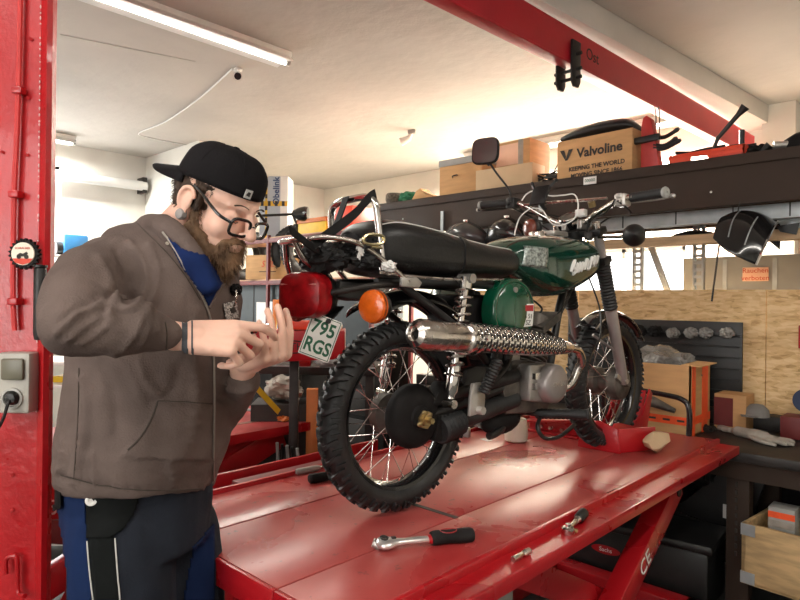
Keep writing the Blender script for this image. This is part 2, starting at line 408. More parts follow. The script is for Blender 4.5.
# ---------------------------------------------------------------- ceiling fittings
def fluoro(loc, L, rz, label, group='fluorescent ceiling lights'):
    t = thing('fluorescent_light', label, 'ceiling light', loc, rz, group)
    MB().box((0, 0, -.02), (.07, L, .04), None, .006).build('housing', K['white'], t)
    MB().prism([(-.035, 0), (-.09, -.045), (-.088, -.05), (0, -.032), (.088, -.05), (.09, -.045), (.035, 0)], (0, 0, -.035), X1, Z1, L*.96).build('reflector', K['white'], t)
    MB().tube([(0, -L/2+.03, -.075), (0, L/2-.03, -.075)], .014, 12).build('tube', K['glow'], t)
    for s in (-1, 1):
        e = MB().box((0, s*(L/2-.012), -.06), (.05, .024, .06), None, .006).build('end_cap', K['greyplastic'], t)
        MB().cyl((0, s*(L/2-.03), -.075), (0, s*(L/2), -.075), .018, n=12).build('socket', K['white'], e)
    return t
fluoro((-3.41, 1.73, CEIL), 1.55, 0, 'long fluorescent ceiling light at the upper left above the man')
fluoro((.55, 1.1, CEIL), 2.3, 0, 'added out-of-view fluorescent ceiling light above the camera side of the table')  # fixture added out of frame to go with the extra light
fluoro((-.9, -.9, CEIL), 2.3, rad(90), 'added unseen fluorescent ceiling light behind the camera')  # unseen fixture added for the fill light
fluoro((-2.9, 5.55, CEIL), 2.7, rad(90), 'blown-out fluorescent light by the back wall above the shelf')
fluoro((-6.85, 1.75, CEIL), 1.2, 0, 'blown-out fluorescent light in the far left corner beside the red post')
# detector head with its surface cable
c = onz(238, 68, CEIL)
t = thing('ceiling_detector', 'small white round sensor on the ceiling near the tube light end', 'sensor', c)
MB().box((0, 0, -.012), (.05, .05, .024), None, .006).build('bracket', K['white'], t)
h = MB().tube([(0, 0, -.02), (.0, 0, -.05), (.03, -.02, -.07)], [.012, .014, .03], 12).build('sensor_body', K['white'], t)
MB().cyl((.026, -.0175, -.067), (.042, -.028, -.078), .024, .024, 12).build('lens', K['black'], h)
path = [onz(232, 69, CEIL-.006), onz(200, 98, CEIL-.006), onz(165, 122, CEIL-.006), onz(139, 133, CEIL-.006), onz(150, 138, CEIL-.006), onz(186, 145, CEIL-.006), onz(215, 150, CEIL-.006)]
tag(MB().tube(catmull(path, 4), .006, 6).build('surface_cable', K['white']), 'thin white cable clipped along the ceiling behind the cap', 'cable')
c = onz(412, 130, CEIL)
t = thing('ceiling_spotlight', 'small clamp spotlight on the ceiling above the dark shelf', 'lamp', c, .5)
MB().box((0, 0, -.02), (.08, .05, .04), None, .01).build('base', K['greyplastic'], t)
MB().tube([(0, 0, -.03), (-.03, 0, -.08), (-.11, 0, -.11)], [.012, .03, .042], 14).build('lamp_head', K['white'], t)
# wall pipe left
y0, y1 = .6, 3.27
t = thing('wall_pipe', 'white horizontal pipe running along the far left wall', 'pipe', (0, 0, 0))
MB().cyl((-7.12, -1.5, 2.69), (-7.12, 3.22, 2.74), .055, n=16).build('pipe', K['white'], t)
MB().bb((-7.25, 3.17, 2.66), (-7.09, 3.22, 2.84), .004).build('bracket', K['steelblk'], t)

# ---------------------------------------------------------------- red overhead beam and shackles
pA = onz(440, 0, 2.70); pB = onz(745, 155, 2.70); dv = (pB-pA).normalized(); sd = V((dv.y, -dv.x, 0))
pa = pA - dv*2.6; pb = pA + dv*((5.99-pA.y)/dv.y)
t = thing('overhead_beam', 'long red steel beam running under the ceiling to the back wall', 'beam', pa)
q = pb - pa
MB().bar(Z1*.105, q + Z1*.105, .012, .17).build('web', K['redbeam'], t)
MB().bar(Z1*.018 - sd*.03, q + Z1*.018 - sd*.03, .075, .014, bev=.003).build('lower_flange', K['redbeam'], t)
MB().bar(Z1*.192 - sd*.03, q + Z1*.192 - sd*.03, .075, .014, bev=.003).build('upper_flange', K['redbeam'], t)
face = pA + dv*((onz(594, 58, 2.80) - pA).dot(dv)) + Z1*.11
text('painted_mark', 'Ost', .09, K['ink'], V(q)*0 + (face + sd*.0075 - pa), dv, Z1, t)
c = pA + dv*((onz(563, 60, 2.75) - pA).dot(dv))
t = thing('beam_clamp', 'black steel clamp with bolts hanging from the red overhead beam', 'clamp', c)
for s, nm in ((1, 'clamp_plate'), (-1, 'clamp_plate')):
    o = MB(); o.prism([(-.042, .13), (.042, .13), (.042, -.085), (.022, -.115), (-.022, -.115), (-.042, -.085)], sd*.045*s - sd*.02, dv, Z1, .014, .003); o.build(nm, K['black'], t)
for dz in (-.02, -.065, .06):
    MB().cyl(-sd*.10 + Z1*dz if dz < 0 else sd*.02 + Z1*dz, sd*.06 + Z1*dz, .010, n=8).build('bolt', K['black'], t)

# ---------------------------------------------------------------- red post of the car lift (near left)
t = thing('car_lift_post', 'tall red steel post of a car lift at the left edge', 'post', (0, 0, 0))
def lp(px, Y): return at(px, 300, Y)
pr = [at(-90, 300, 1.62), at(38, 300, 1.62), at(44, 300, 1.60), at(54, 300, 1.66), at(50, 300, 1.80), at(-90, 300, 1.80)]
cs = V((0, 0, 0))
for p in pr: cs += p
cs /= len(pr); cs.z = 0; t.location = cs
b = MB()
for i in range(len(pr)):
    pass
ring = [V((p.x-cs.x, p.y-cs.y, 0)) for p in pr]
b.loft([[p + Z1*z for p in ring] for z in (0, CEIL)]); b.build('column', K['redpost'], t, ang=20)
# folded lip standing proud along the right edge, with a worn chalky weld seam
e0 = at(38, 300, 1.61) - cs; e1 = at(46, 300, 1.585) - cs; e0.z = e1.z = 0
MB().bar(e1, e1 + Z1*CEIL, .014, .010, up=(e1-e0)).build('edge_flange', K['redpost'], t)
wv = MB(); random.seed(3)
q0 = at(37.5, 300, 1.615) - cs; q0.z = 0
for i in range(90):
    z = 1.15 + i*.0165
    if random.random() < .75: wv.ell(q0 + Z1*(z + random.uniform(-.004, .004)), (.0022, .0022, random.uniform(.002, .006)), None, 6, 4)
lab(wv.build('weld_seam', mat('chalky_white', (.85, .6, .58), .8, var=.1), t), 'chalky white weld seam')
c0 = at(17, 300, 1.605) - cs; c0.z = 0
q1 = at(13, 300, 1.605) - cs; q1.z = 0
pth = [c0 + Z1*3.05, c0 + Z1*2.2, (c0*.6+q1*.4) + Z1*1.9, q1 + Z1*1.7, q1 + Z1*1.46, (c0*.5+q1*.5) + Z1*1.36]
MB().tube(catmull(pth, 6), .0065, 8).build('conduit', mat('conduit_red', (.62, .05, .05), .5, var=.1), t)
for z in (1.45 + .53, 1.45 + .262, 1.45 - .015):
    k = (c0 + q1)/2 if z < 1.9 else c0
    MB().box(k + Z1*z, (.026, .03, .018), -YAW*0 + YAW, .003).build('pipe_clip', K['redpost'], t)
rt = V((math.cos(YAW), math.sin(YAW), 0)); fw = V((-math.sin(YAW), math.cos(YAW), 0))
for px, py in ((31, 39), (28, 98), (27, 155), (2, 152), (12, 475), (12, 510)):
    MB().cyl(at(px, py, 1.62) - cs, at(px, py, 1.614) - cs, .0045, n=6).build('bolt', K['redpost'], t)
hk = [at(6, 574, 1.60) - cs, at(6, 560, 1.60) - cs, at(12, 556, 1.60) - cs, at(17, 560, 1.60) - cs, at(18, 592, 1.60) - cs, at(25, 596, 1.58) - cs]
MB().tube(catmull(hk, 5), .006, 8).build('hook', K['redpost'], t)
# bottle-cap shaped tin badge
t = thing('tin_badge', 'round bottle-cap tin badge with a small picture on the red post', 'badge', at(25, 254, 1.585))
n = 21; pf = []
for i in range(n*4): 
    a = 2*PI*i/(n*4); r = .037 + .0035*math.cos(n*a); pf.append((r*math.cos(a), r*math.sin(a)))
MB().prism(pf, (0, 0, 0), rt, Z1, .012, 0).build('crimped_rim', K['blackmatte'], t)
MB().prism([(.029*math.cos(a*PI/16), .029*math.sin(a*PI/16)) for a in range(32)], -fw*.008, rt, Z1, .004).build('face', mat('cream_enamel', (.80, .72, .58), .35, var=.05), t)
MB().prism([(-.026, -.012), (.026, -.012), (.018, -.023), (0, -.028), (-.018, -.023)], -fw*.0105, rt, Z1, .001).build('red_band', K['inkred'], t)
mo = MB()
for x, r in ((-.009, .0055), (.010, .0055)): mo.lathe([(r, -.0005), (r, .0005)], (rt*x - Z1*.008 - fw*.0112), fw, 14)
mo.prism([(-.015, -.004), (-.006, .002), (.002, 0), (.010, .005), (.014, .001), (.008, -.007), (-.008, -.007)], -fw*.0112, rt, Z1, .001)
mo.build('motorcycle_picture', K['ink'], t)
text('badge_text', 'SCHRAUBER', .007, K['inkred'], -fw*.0112 + Z1*.014, rt, Z1, t, .0003)
# socket box with plug and cable
bx = at(19, 382, 1.60)
t = thing('socket_box', 'grey surface-mounted socket box with lid on the red post', 'socket', bx)
MB().box((0, 0, 0), (.082, .05, .155), YAW, .008).build('housing', mat('beige_grey_plastic', (.46, .44, .39), .45, var=.06), t)
MB().box(-fw*.03 + Z1*.036 + rt*.002, (.058, .012, .055), YAW, .006).build('lid', K['lidgrey'], t)
MB().lathe([(.027, 0), (.027, .008), (.021, .010), (.020, .003), (0, .003)], -fw*.023 - Z1*.038, -fw, 24).build('socket', mat('socket_grey', (.42, .41, .38), .4, var=.05), t)
pl = thing('power_plug', 'black power plug with cable in the lower socket of the post', 'plug', bx - fw*.026 - Z1*.036 + rt*.004)
MB().lathe([(.018, 0), (.018, .012), (.013, .020), (.0, .022)], (0, 0, 0), -fw, 20).build('plug_body', K['black'], pl)
MB().tube(catmull([-fw*.018, -fw*.028 - Z1*.018, -fw*.035 - Z1*.05 - rt*.006, -fw*.03 - Z1*.085 - rt*.03, -fw*.03 - Z1*.11 - rt*.07, -fw*.03 - Z1*.125 - rt*.13], 6), .004, 8).build('cable', K['black'], pl)
# black padded handle bar beside the post
plp_ = bpy.data.objects['car_lift_post']; t = bpy.data.objects.new('grab_handle', None); COL.objects.link(t); t.parent = plp_; t.location = at(40, 300, 1.56) - plp_.location; t['label'] = 'black padded vertical handle'
MB().tube([(0, 0, .082), (0, 0, .075), (0, 0, -.085), (0, 0, -.10)], [.012, .015, .015, .012], 14).build('grip', K['black'], t)
MB().cyl((0, 0, .082), (0, 0, .088), .017, n=14).build('end_cap', K['black'], t)
MB().bar((0, 0, -.05), fw*.06 - Z1*.05, .02, .02).build('bracket', K['steelblk'], t)
t2 = bpy.data.objects.new('lever', None); COL.objects.link(t2); t2.parent = plp_; t2.location = at(54, 268, 1.75) - plp_.location; t2['label'] = 'short black lever'
MB().tube([(0, 0, 0), rt*.035 - Z1*.02], .012, 10).build('rod', K['black'], t2)
MB().bar(fw*.02, fw*.02 - rt*.06, .02, .02).build('bracket', K['steelblk'], t2)
# ================================================================ LIFT TABLE
TZ0 = .83
tb = thing('motorcycle_lift', 'red scissor lift table with worn deck carrying the motorcycle', 'lift table', (-1.3, 1.9, 0))
def L_(p): return (p[0]+1.3, p[1]-1.9, p[2])
def lb(mb, a, b, bev=0): return mb.bb(L_(a), L_(b), bev)
y0, y1 = .79, 3.05
lb(MB(), (-1.49, y0, TZ0-.04), (-1.098, y1, TZ0), .003).build('deck_plate', K['deck'], tb)
lb(MB(), (-1.094, y0, TZ0-.04), (-.885, y1, TZ0), .003).build('deck_plate', K['deck'], tb)
lb(MB(), (-1.76, y0, TZ0-.04), (-1.494, y1, TZ0), .003).build('deck_plate', K['deck'], tb)
b = MB(); lb(b, (-1.775, y0, TZ0-.05), (-1.762, y1, TZ0+.014), .002); b.build('edge_strip', K['red'], tb)
b = MB(); lb(b, (-.883, y0, TZ0-.04), (-.868, y1, TZ0+.006), .003); lb(b, (-.868, y0, TZ0-.022), (-.79, y1, TZ0-.016)); lb(b, (-.797, y0, TZ0-.05), (-.788, y1, TZ0-.014), .002)
b.build('side_ledge', K['red'], tb)
# sloped skirt at the near end
b = MB(); lb(b, (-1.76, y0-.012, TZ0-.065), (-1.096, y0, TZ0-.001), .003); lb(b, (-1.094, y0-.012, TZ0-.065), (-.868, y0, TZ0-.001), .003); b.build('end_skirt', K['red'], tb)
b = MB(); lb(b, (-1.30, 1.395, TZ0-.0), (-1.09, 1.412, TZ0+.0012)); lab(b.build('deck_slot', K['ink'], tb), 'dark slot in the deck')
b = MB(); lb(b, (-1.70, y0+.5, TZ0-.13), (-1.64, y1-.05, TZ0-.04), .004); lb(b, (-.98, y0+.5, TZ0-.13), (-.92, y1-.05, TZ0-.04), .004); b.build('side_rail', K['red'], tb)
def leg(p, q, m=K['red']): return MB().bar(L_(p), L_(q), .07, .09, up=(0, 0, 1), bev=.004).build('scissor_leg', m, tb)
leg((-.90, 1.45, .10), (-.90, 2.55, .73)); leg((-.98, 2.65, .10), (-.98, 1.45, .72)); leg((-1.62, 1.45, .10), (-1.62, 2.55, .73)); leg((-1.56, 2.65, .10), (-1.56, 1.45, .72))
for y, z in ((2.52, .71), (1.46, .12), (2.03, .42)): MB().cyl(L_((-1.66, y, z)), L_((-.86, y, z)), .018, n=12).build('cross_shaft', K['steelblk'], tb)
b = MB(); lb(b, (-1.70, 1.1, .02), (-1.60, 3.0, .10), .005); lb(b, (-.98, 1.1, .02), (-.86, 3.0, .10), .005); lb(b, (-1.65, 1.1, .02), (-.9, 1.2, .10), .005); lb(b, (-1.65, 2.9, .02), (-.9, 3.0, .10), .005); b.build('base_frame', K['red'], tb)
d = V((0, 1.10, .63)).normalized(); mid = V(L_((-.864, 2.20, .527)))
text('lift_marking', 'CE', .085, K['white'], mid, d, V((0, -d.z, d.y)), tb, .0006, sx=.9)
MB().tube(catmull([L_((-1.42, 3.04, .83)), L_((-1.42, 3.04, .985)), L_((-1.39, 3.04, 1.01)), L_((-1.3, 3.04, 1.02)), L_((-1.12, 3.04, 1.01)), L_((-1.03, 3.04, .995)), L_((-1.0, 3.04, .95)), L_((-1.0, 3.04, .83))], 6), .013, 10).build('stop_hoop', K['blackgloss'], tb)
# small plate hanging under the ledge at the front
b = MB(); pp = at(503, 594, 1.50); b.box(V(pp) + V((1.3, -1.9, -.01)), (.012, .07, .035), None, .002); b.build('rating_plate', K['greyplastic'], tb)
# extra thin film of oil stains
for i, (px, py, r) in enumerate(((497, 486, .018), (538, 482, .02), (547, 490, .012), (530, 528, .006), (500, 505, .005), (505, 480, .010), (556, 478, .012))):
    pass

# wheel chock
wcx = V((-1.175, 2.64, TZ0))
ck = thing('wheel_chock', 'red steel wheel chock gripping the front tyre on the deck', 'wheel chock', wcx)
MB().prism([(-.19, .0), (.16, .0), (.23, .20), (.20, .225), (.12, .11), (.02, .075), (-.12, .11), (-.17, .115), (-.19, .09)], (.055, .03, 0), Y1, Z1, .008, .003).build('side_plate', K['red'], ck)
MB().prism([(-.16, .0), (.13, .0), (.20, .19), (.17, .215), (.10, .10), (.02, .06), (-.12, .095), (-.16, .08)], (-.095, .03, 0), Y1, Z1, .008, .003).build('side_plate', K['red'], ck)
MB().bar((-.03, .16, .02), (-.03, .245, .21), .13, .008, up=(0, -1, .3)).build('front_plate', K['red'], ck)
b = MB(); b.prism([(-.10, 0), (.09, 0), (.075, .10), (.0, .125), (-.085, .115)], (.01, -.175, .0), X1, Z1, .008, .003); b.bar((.085, -.17, .05), (.17, .0, .05), .008, .098, bev=.002); b.build('wing_plate', K['red'], ck)
b = MB(); lump(b, (-.985, 2.60, .880), (.050, .085, .048), 2.2, .3, 6, 2)
tag(b.build('crumpled_cardboard', K['cardlt']), 'crumpled beige cardboard wad wedged on the red wheel chock', 'cardboard')
# vise-like red tool behind the rear wheel
def tool(name, label, cat, p, rz=0): return thing(name, label, cat, p, rz)
# ================================================================ MOTORCYCLE
TZ = .83                                   # height of the lift table
_O = onz(396.5, 510, TZ)                     # contact point of the rear wheel
HB = rad(-4.0)                             # heading: 4 degrees right of the +y axis
# local axes: +X forward, +Y to the rider's left, +Z up
bike = thing('motorcycle', 'dark green classic motorcycle with black seat and chrome exhaust standing on the red lift table', 'motorcycle', _O, rad(90) + HB)
def wheel(x0, drum_side, detail=True):
    R, ht, wr = .280, .046, .205
    wl = bpy.data.objects.new('wheel', None); COL.objects.link(wl); wl.parent = bike; wl.location = (x0, 0, .28)
    # tyre carcass
    b = MB(); n = 96; prof = []
    for j in range(18):
        a = 2*PI*j/18; prof.append((.238 + .032*math.cos(a)*(1.0 if math.cos(a) > 0 else 1.1), .040*math.sin(a)))
    rings = []
    for i in range(n):
        t = 2*PI*i/n; rings.append([(r*math.cos(t), y, r*math.sin(t)) for r, y in prof])
    b.loft(rings, closed=True)
    # tread lugs: alternating curved chevron blocks in the centre and shoulder knobs
    m = 38
    for i in range(m):
        for sgn in (-1, 1):
            t = 2*PI*(i + (.5 if sgn > 0 else 0))/m
            def pt(lat, dt, up):
                aa = lat/.043; rr = .238 + (.032+up)*math.cos(aa); yy = (.040+up)*math.sin(aa); tt = t + dt
                return (rr*math.cos(tt), yy, rr*math.sin(tt))
            # curved lug from centre to shoulder
            ws = [(.001, .050), (.010, .040), (.020, .018), (.032, -.006), (.042, -.022), (.052, -.030)]
            ra = []
            for lat, sk in ws:
                l = lat*sgn; hw = .030 if lat < .05 else .020
                ra.append([pt(l, sk-hw, -.002), pt(l, sk-hw+.004, .0095), pt(l, sk+hw-.016, .0095), pt(l, sk+hw-.004, -.002)])
            b.loft(ra)
            ra = [[pt(l*sgn, sk+.082-.018, -.002), pt(l*sgn, sk+.082-.014, .008), pt(l*sgn, sk+.082+.010, .008), pt(l*sgn, sk+.082+.014, -.002)] for l, sk in ((.030, .0), (.050, -.01), (.062, -.012))]
            b.loft(ra)
    b.build('tyre', K['rubber'], wl, ang=30)
    # rim
    b = MB(); prof = [(.214, -.028), (.216, -.024), (.206, -.021), (.200, -.012), (.197, 0), (.200, .012), (.206, .021), (.216, .024), (.214, .028), (.203, .026), (.194, .014), (.191, 0), (.194, -.014), (.203, -.026)]
    b.loft([[(r*math.cos(t), y, r*math.sin(t)) for r, y in prof] for t in [2*PI*i/80 for i in range(80)]], closed=True)
    b.build('rim', K['rimblk'], wl)
    h = MB().lathe([(.012, -.10), (.012, -.075), (.030, -.074), (.030, -.066), (.055, -.062), (.058, -.045), (.040, -.038), (.036, .02), (.060, .03), (.062, .06), (.03, .066), (.012, .07), (.012, .1)], (0, 0, 0), (0, 1, 0), 28)
    h.build('hub', K['aludark'], wl)
    for i in range(36):
        sd = -1 if i % 2 else 1; t0 = 2*PI*i/36; off = (.62 if (i//2) % 2 else -.62)
        hr = .052
        p = V((hr*math.cos(t0+off), sd*.05*(-.9 if False else 1), hr*math.sin(t0+off))); q = V((.196*math.cos(t0), sd*.006, .196*math.sin(t0)))
        d = (q-p).normalized()
        MB().tube([p, q - d*.014, q - d*.013, q], [.0014, .0014, .0026, .0026], 6).build('spoke', K['spoke'], wl)
    return wl
rw = wheel(0, 1); fwheel = wheel(1.21, -1)
# brake drum plate in the front wheel (right side)
d = MB().lathe([(.012, -.105), (.014, -.085), (.05, -.082), (.066, -.074), (.070, -.06), (.070, -.035), (.02, -.03)], (1.21, 0, .28), (0, 1, 0), 32)
d.build('brake_drum', K['aludark'], bike)
MB().bar((1.21, -.088, .28), (1.13, -.088, .32), .012, .018).build('brake_arm', K['alu'], bike)

# ---- chain case, chain gaiters, swingarm
b = MB(); b.lathe([(.0, -.118), (.03, -.118), (.034, -.112), (.075, -.110), (.088, -.100), (.092, -.085), (.090, -.066), (.02, -.062)], (-.018, 0, .292), (0, 1, 0), 40)
cc = b.build('chain_case', K['blackmatte'], bike)
n_ = MB(); n_.lathe([(.0, -.150), (.009, -.150), (.0095, -.132), (.019, -.132), (.020, -.124), (.027, -.124), (.028, -.117), (.0, -.115)], (-.005, 0, .285), (0, 1, 0), 6)
n_.ell((-.028, -.124, .276), (.012, .006, .008)); n_.ell((.012, -.122, .297), (.010, .006, .007)); n_.ell((-.012, -.123, .305), (.008, .005, .007))
n_.build('axle_nut', K['brass'], cc)
def bellows(name, p, q, r0, r1, k, par):
    p, q = V(p), V(q); pts = []; rr = []
    for i in range(k*2+1):
        t = i/(k*2); pts.append(p.lerp(q, t)); rr.append((r0+(r1-r0)*t)*(1.0 if i % 2 else .84))
    return MB().tube(pts, rr, 16).build(name, K['rubber'], par)
b = MB(); b.prism([(-.02, -.03), (.09, -.045), (.10, .045), (.0, .05)], (.06, -.092, .245), X1, Z1, .045, .01)
b.prism([(-.02, -.02), (.12, -.02), (.13, .035), (.02, .05)], (.05, -.092, .335), X1, Z1, .045, .01)
b.build('chain_case_neck', K['blackmatte'], bike)
bellows('chain_gaiter', (.07, -.100, .243), (.165, -.100, .258), .046, .040, 6, bike)
MB().tube([(.17, -.092, .258), (.44, -.095, .295)], [.031, .028], 14).build('chain_hose', K['rubber'], bike)
MB().tube([(.12, -.092, .345), (.44, -.095, .375)], [.028, .026], 14).build('chain_hose', K['rubber'], bike)
for s in (-1, 1):
    MB().tube([(-.02, s*.085, .285), (.1, s*.10, .30), (.42, s*.085, .345)], [.016, .018, .020], 12).build('swingarm', K['black'], bike)
MB().prism([(-.03, -.035), (.02, -.045), (.16, -.04), (.165, .03), (.03, .035), (-.01, .03)], (.19, -.105, .385), X1, Z1, .02, .006).build('swingarm_plate', K['black'], bike)
# ---- shock absorbers
def shock(T, B, coil_only=False):
    T, B = V(T), V(B); d = (B-T); L = d.length; d.normalize()
    o = MB().lathe([(.0, -.005), (.018, -.003), (.018, .03), (.012, .034)], T, d, 16)
    o.lathe([(.010, .03), (.010, L*.78)], T, d, 12)
    o = o.build('shock_absorber', K['chrome'], bike)
    pts = []; turns = 10; l0, l1 = .035, L*.76
    for i in range(turns*14+1):
        t = i/(turns*14); a = 2*PI*i/14
        e1 = d.orthogonal().normalized(); e2 = d.cross(e1)
        pts.append(T + d*(l0+(l1-l0)*t) + (e1*math.cos(a) + e2*math.sin(a))*.0245)
    MB().tube(pts, .0042, 6).build('spring', K['chromeworn'], o)
    MB().lathe([(.0, L*.70), (.017, L*.70), (.0185, L*.74), (.0185, L*.90), (.012, L*.93), (.012, L*.96)], T, d, 20).build('shock_body', K['chrome'], o)
    MB().lathe([(.027, L*.765), (.028, L*.775), (.019, L*.785)], T, d, 20).build('spring_seat', K['chromeworn'], o)
    MB().cyl(B + V((0, -.020, 0)), B + V((0, .020, 0)), .0125, n=16).build('mount_bush', K['chromeworn'], o)
    MB().cyl(T + V((0, -.026, 0)), T + V((0, .026, 0)), .014, n=16).build('mount_bush', K['alu'], o)
    return o
shock((.135, -.145, .685), (.068, -.145, .325)); shock((.135, .145, .685), (.068, .145, .325))

# ---- exhaust: high pipe with perforated heat shield
A0, A1 = V((-.145, -.215, .535)), V((.635, -.185, .462)); ax = (A1-A0).normalized(); LL = (A1-A0).length
ex = MB().lathe([(.010, .030), (.014, .004), (.020, -.002), (.034, .006), (.0405, .022), (.0405, .20), (.037, .215), (.037, .34), (.036, .55), (.030, .66), (.020, LL-.02), (.014, LL)], A0, ax, 36).build('exhaust_silencer', K['chromeworn'], bike)
MB().lathe([(.0, .012), (.011, .012)], A0, ax, 16).build('outlet', K['black'], ex)
# heat shield: a half sleeve with rows of raised louvres
up = V((0, 0, 1)); out = ax.cross(up).normalized(); upp = out.cross(ax)
if out.y > 0: out = -out
upp = V((0, 0, 1)) - ax*ax.z; upp.normalize()
def shp(s_, a, r): return A0 + ax*s_ + (out*math.cos(a) + upp*math.sin(a))*r
b = MB(); S0, S1 = .20, .70
def shr(s_): return .0445 if s_ < .5 else .0445 - (s_-.5)*.075
b.grid(lambda u_, v_: shp(S0+(S1-S0)*u_, -.8 + 2.5*v_, shr(S0+(S1-S0)*u_)), 40, 16)
hs = b.build('heat_shield', K['chrome'], ex, solid=.0015)
b = MB()
for i in range(34):
    s_ = S0 + .02 + i*.0142
    for j in range(6):
        a = -.62 + j*.40 + (.2 if i % 2 else 0)
        r = shr(s_); p = shp(s_, a, r); nrm = (out*math.cos(a) + upp*math.sin(a)); tg = nrm.cross(ax)
        rr = M((ax, tg, nrm)).transposed()
        b.ell(p - nrm*.0008, (.0038, .0078, .0026), rr, 8, 6)
lab(b.build('louvres', K['chrome'], ex), 'rows of raised chrome louvres')
hol = MB()
for i in range(34):
    s_ = S0 + .027 + i*.0142
    for j in range(6):
        a = -.62 + j*.40 + (.2 if i % 2 else 0)
        r = shr(s_); nrm = (out*math.cos(a) + upp*math.sin(a)); tg = nrm.cross(ax)
        hol.ell(shp(s_, a, r+.0012), (.0030, .0066, .0016), M((ax, tg, nrm)).transposed(), 6, 4)
hol.build('slots', K['black'], ex)
for s_ in (.205, .235): MB().lathe([(.0468, s_-.006), (.0475, s_), (.0468, s_+.006)], A0, ax, 36).build('clamp_band', K['chrome'], ex)
MB().cyl(A0 + ax*.245 + out*.045 + upp*.005, A0 + ax*.245 + out*.054 + upp*.006, .008, n=6).build('clamp_screw', K['chrome'], ex)
# header pipe
pth = [A1 - ax*.02, A1 + V((.045, .0, -.012)), A1 + V((.078, .005, -.05)), (.715, -.165, .385), (.700, -.15, .335), (.672, -.13, .312), (.62, -.10, .312)]
MB().tube(catmull(pth, 8), .0145, 14).build('header_pipe', K['chromeworn'], bike)
MB().lathe([(.022, 0), (.024, .004), (.024, .02), (.02, .024)], (.655, -.122, .312), V((-.95, .3, 0)), 20).build('exhaust_nut', K['alu'], bike)

# ---- engine
b = MB(); b.prism([(-.17, -.085), (.06, -.10), (.10, -.06), (.11, .02), (.04, .075), (-.05, .085), (-.15, .06), (-.19, 0)], (.55, -.01, .335), X1, Z1, .20, .015)
eng = b.build('engine_block', K['aludark'], bike)
b = MB(); b.prism([(-.055, -.055), (.02, -.066), (.055, -.05), (.055, .062), (-.055, .066)], (.505, -.125, .348), X1, Z1, .05, .008)
b.build('crankcase_cover', K['alu'], eng)
b = MB(); b.lathe([(.0, -.192), (.045, -.192), (.056, -.188), (.064, -.180), (.066, -.165), (.068, -.125), (.068, -.10)], (.555, 0, .345), (0, 1, 0), 44)
b.build('magneto_cover', K['silver'], eng)
text('cover_lettering', 'SIMSON', .020, K['alu'], (.555, -.1925, .345), (1, 0, 0), (0, 0, 1), eng, .001)
b = MB(); b.bb((.458, -.165, .365), (.490, -.148, .385)); b.bb((.458, -.162, .33), (.487, -.150, .352)); b.build('cover_window', K['chrome'], eng)
# finned cylinder leaning forward + head
cyl = MB(); cb = V((.61, -.01, .38)); cd_ = V((.42, 0, .90)).normalized()
cyl.lathe([(.035, 0), (.035, .16)], cb, cd_, 24)
for i in range(10):
    z = .012 + i*.0145; cyl.lathe([(.03, z), (.070, z), (.071, z+.002), (.070, z+.004), (.03, z+.004)], cb, cd_, 28)
cyl.build('cylinder', K['aludark'], bike)
hd = MB()
for i in range(6): hd.box(cb + cd_*(.165+.006*i) + V((0, (i-2.5)*.001, 0)), (.12, .13, .003), M.Rotation(-.43, 3, 'Y'))
hd.lathe([(.045, .155), (.045, .20), (.02, .21)], cb, cd_, 20); hd.build('cylinder_head', K['aludark'], bike)
MB().tube(catmull([cb + cd_*.215, cb + cd_*.24, (.68, .02, .63), (.60, .03, .64)], 5), .004, 6).build('spark_cable', K['black'], bike)
# carburettor + intake
c = MB().box((.50, -.02, .44), (.07, .06, .08), None, .01); c.cyl((.50, -.02, .44), (.58, -.01, .45), .022, n=14); c.cyl((.50, -.02, .47), (.50, -.02, .52), .018, n=14)
c.build('carburettor', K['alu'], bike)
MB().tube(catmull([(.50, -.02, .45), (.43, -.03, .46), (.36, -.03, .50), (.33, -.02, .56)], 5), .028, 14).build('intake_hose', K['rubber'], bike)
MB().box((.27, 0, .56), (.16, .15, .16), None, .02).build('air_box', K['blackmatte'], bike)
MB().box((.38, -.02, .47), (.06, .14, .10), None, .012).build('battery_box', K['black'], bike)
# ---- frame tubes
def ft(*p, r=.014, name='frame_tube'): return MB().tube(catmull(p, 6), r, 12).build(name, K['black'], bike)
ft((-.16, -.085, .665), (.1, -.10, .672), (.34, -.10, .665), (.46, -.085, .64)); ft((-.16, .085, .665), (.1, .10, .672), (.34, .10, .665), (.46, .085, .64))
ft((.38, -.03, .69), (.6, 0, .73), (.88, 0, .80), (.93, 0, .84), r=.026)
ft((.42, -.085, .66), (.40, -.09, .52), (.40, -.09, .36), r=.017); ft((.42, .085, .66), (.40, .09, .52), (.40, .09, .36), r=.017)
ft((.94, 0, .80), (.80, -.03, .60), (.72, -.05, .42), (.66, -.05, .27), (.5, -.06, .235), r=.015)
ft((-.08, -.10, .66), (.14, -.12, .53), (.30, -.10, .42), (.40, -.09, .36), r=.012)
ft((-.08, .10, .66), (.14, .12, .53), (.30, .10, .42), (.40, .09, .36), r=.012)
ft((.33, -.11, .54), (.30, -.12, .45), (.27, -.115, .34), r=.010)
ft((.445, -.08, .47), (.36, -.11, .40), (.20, -.12, .33), r=.010)
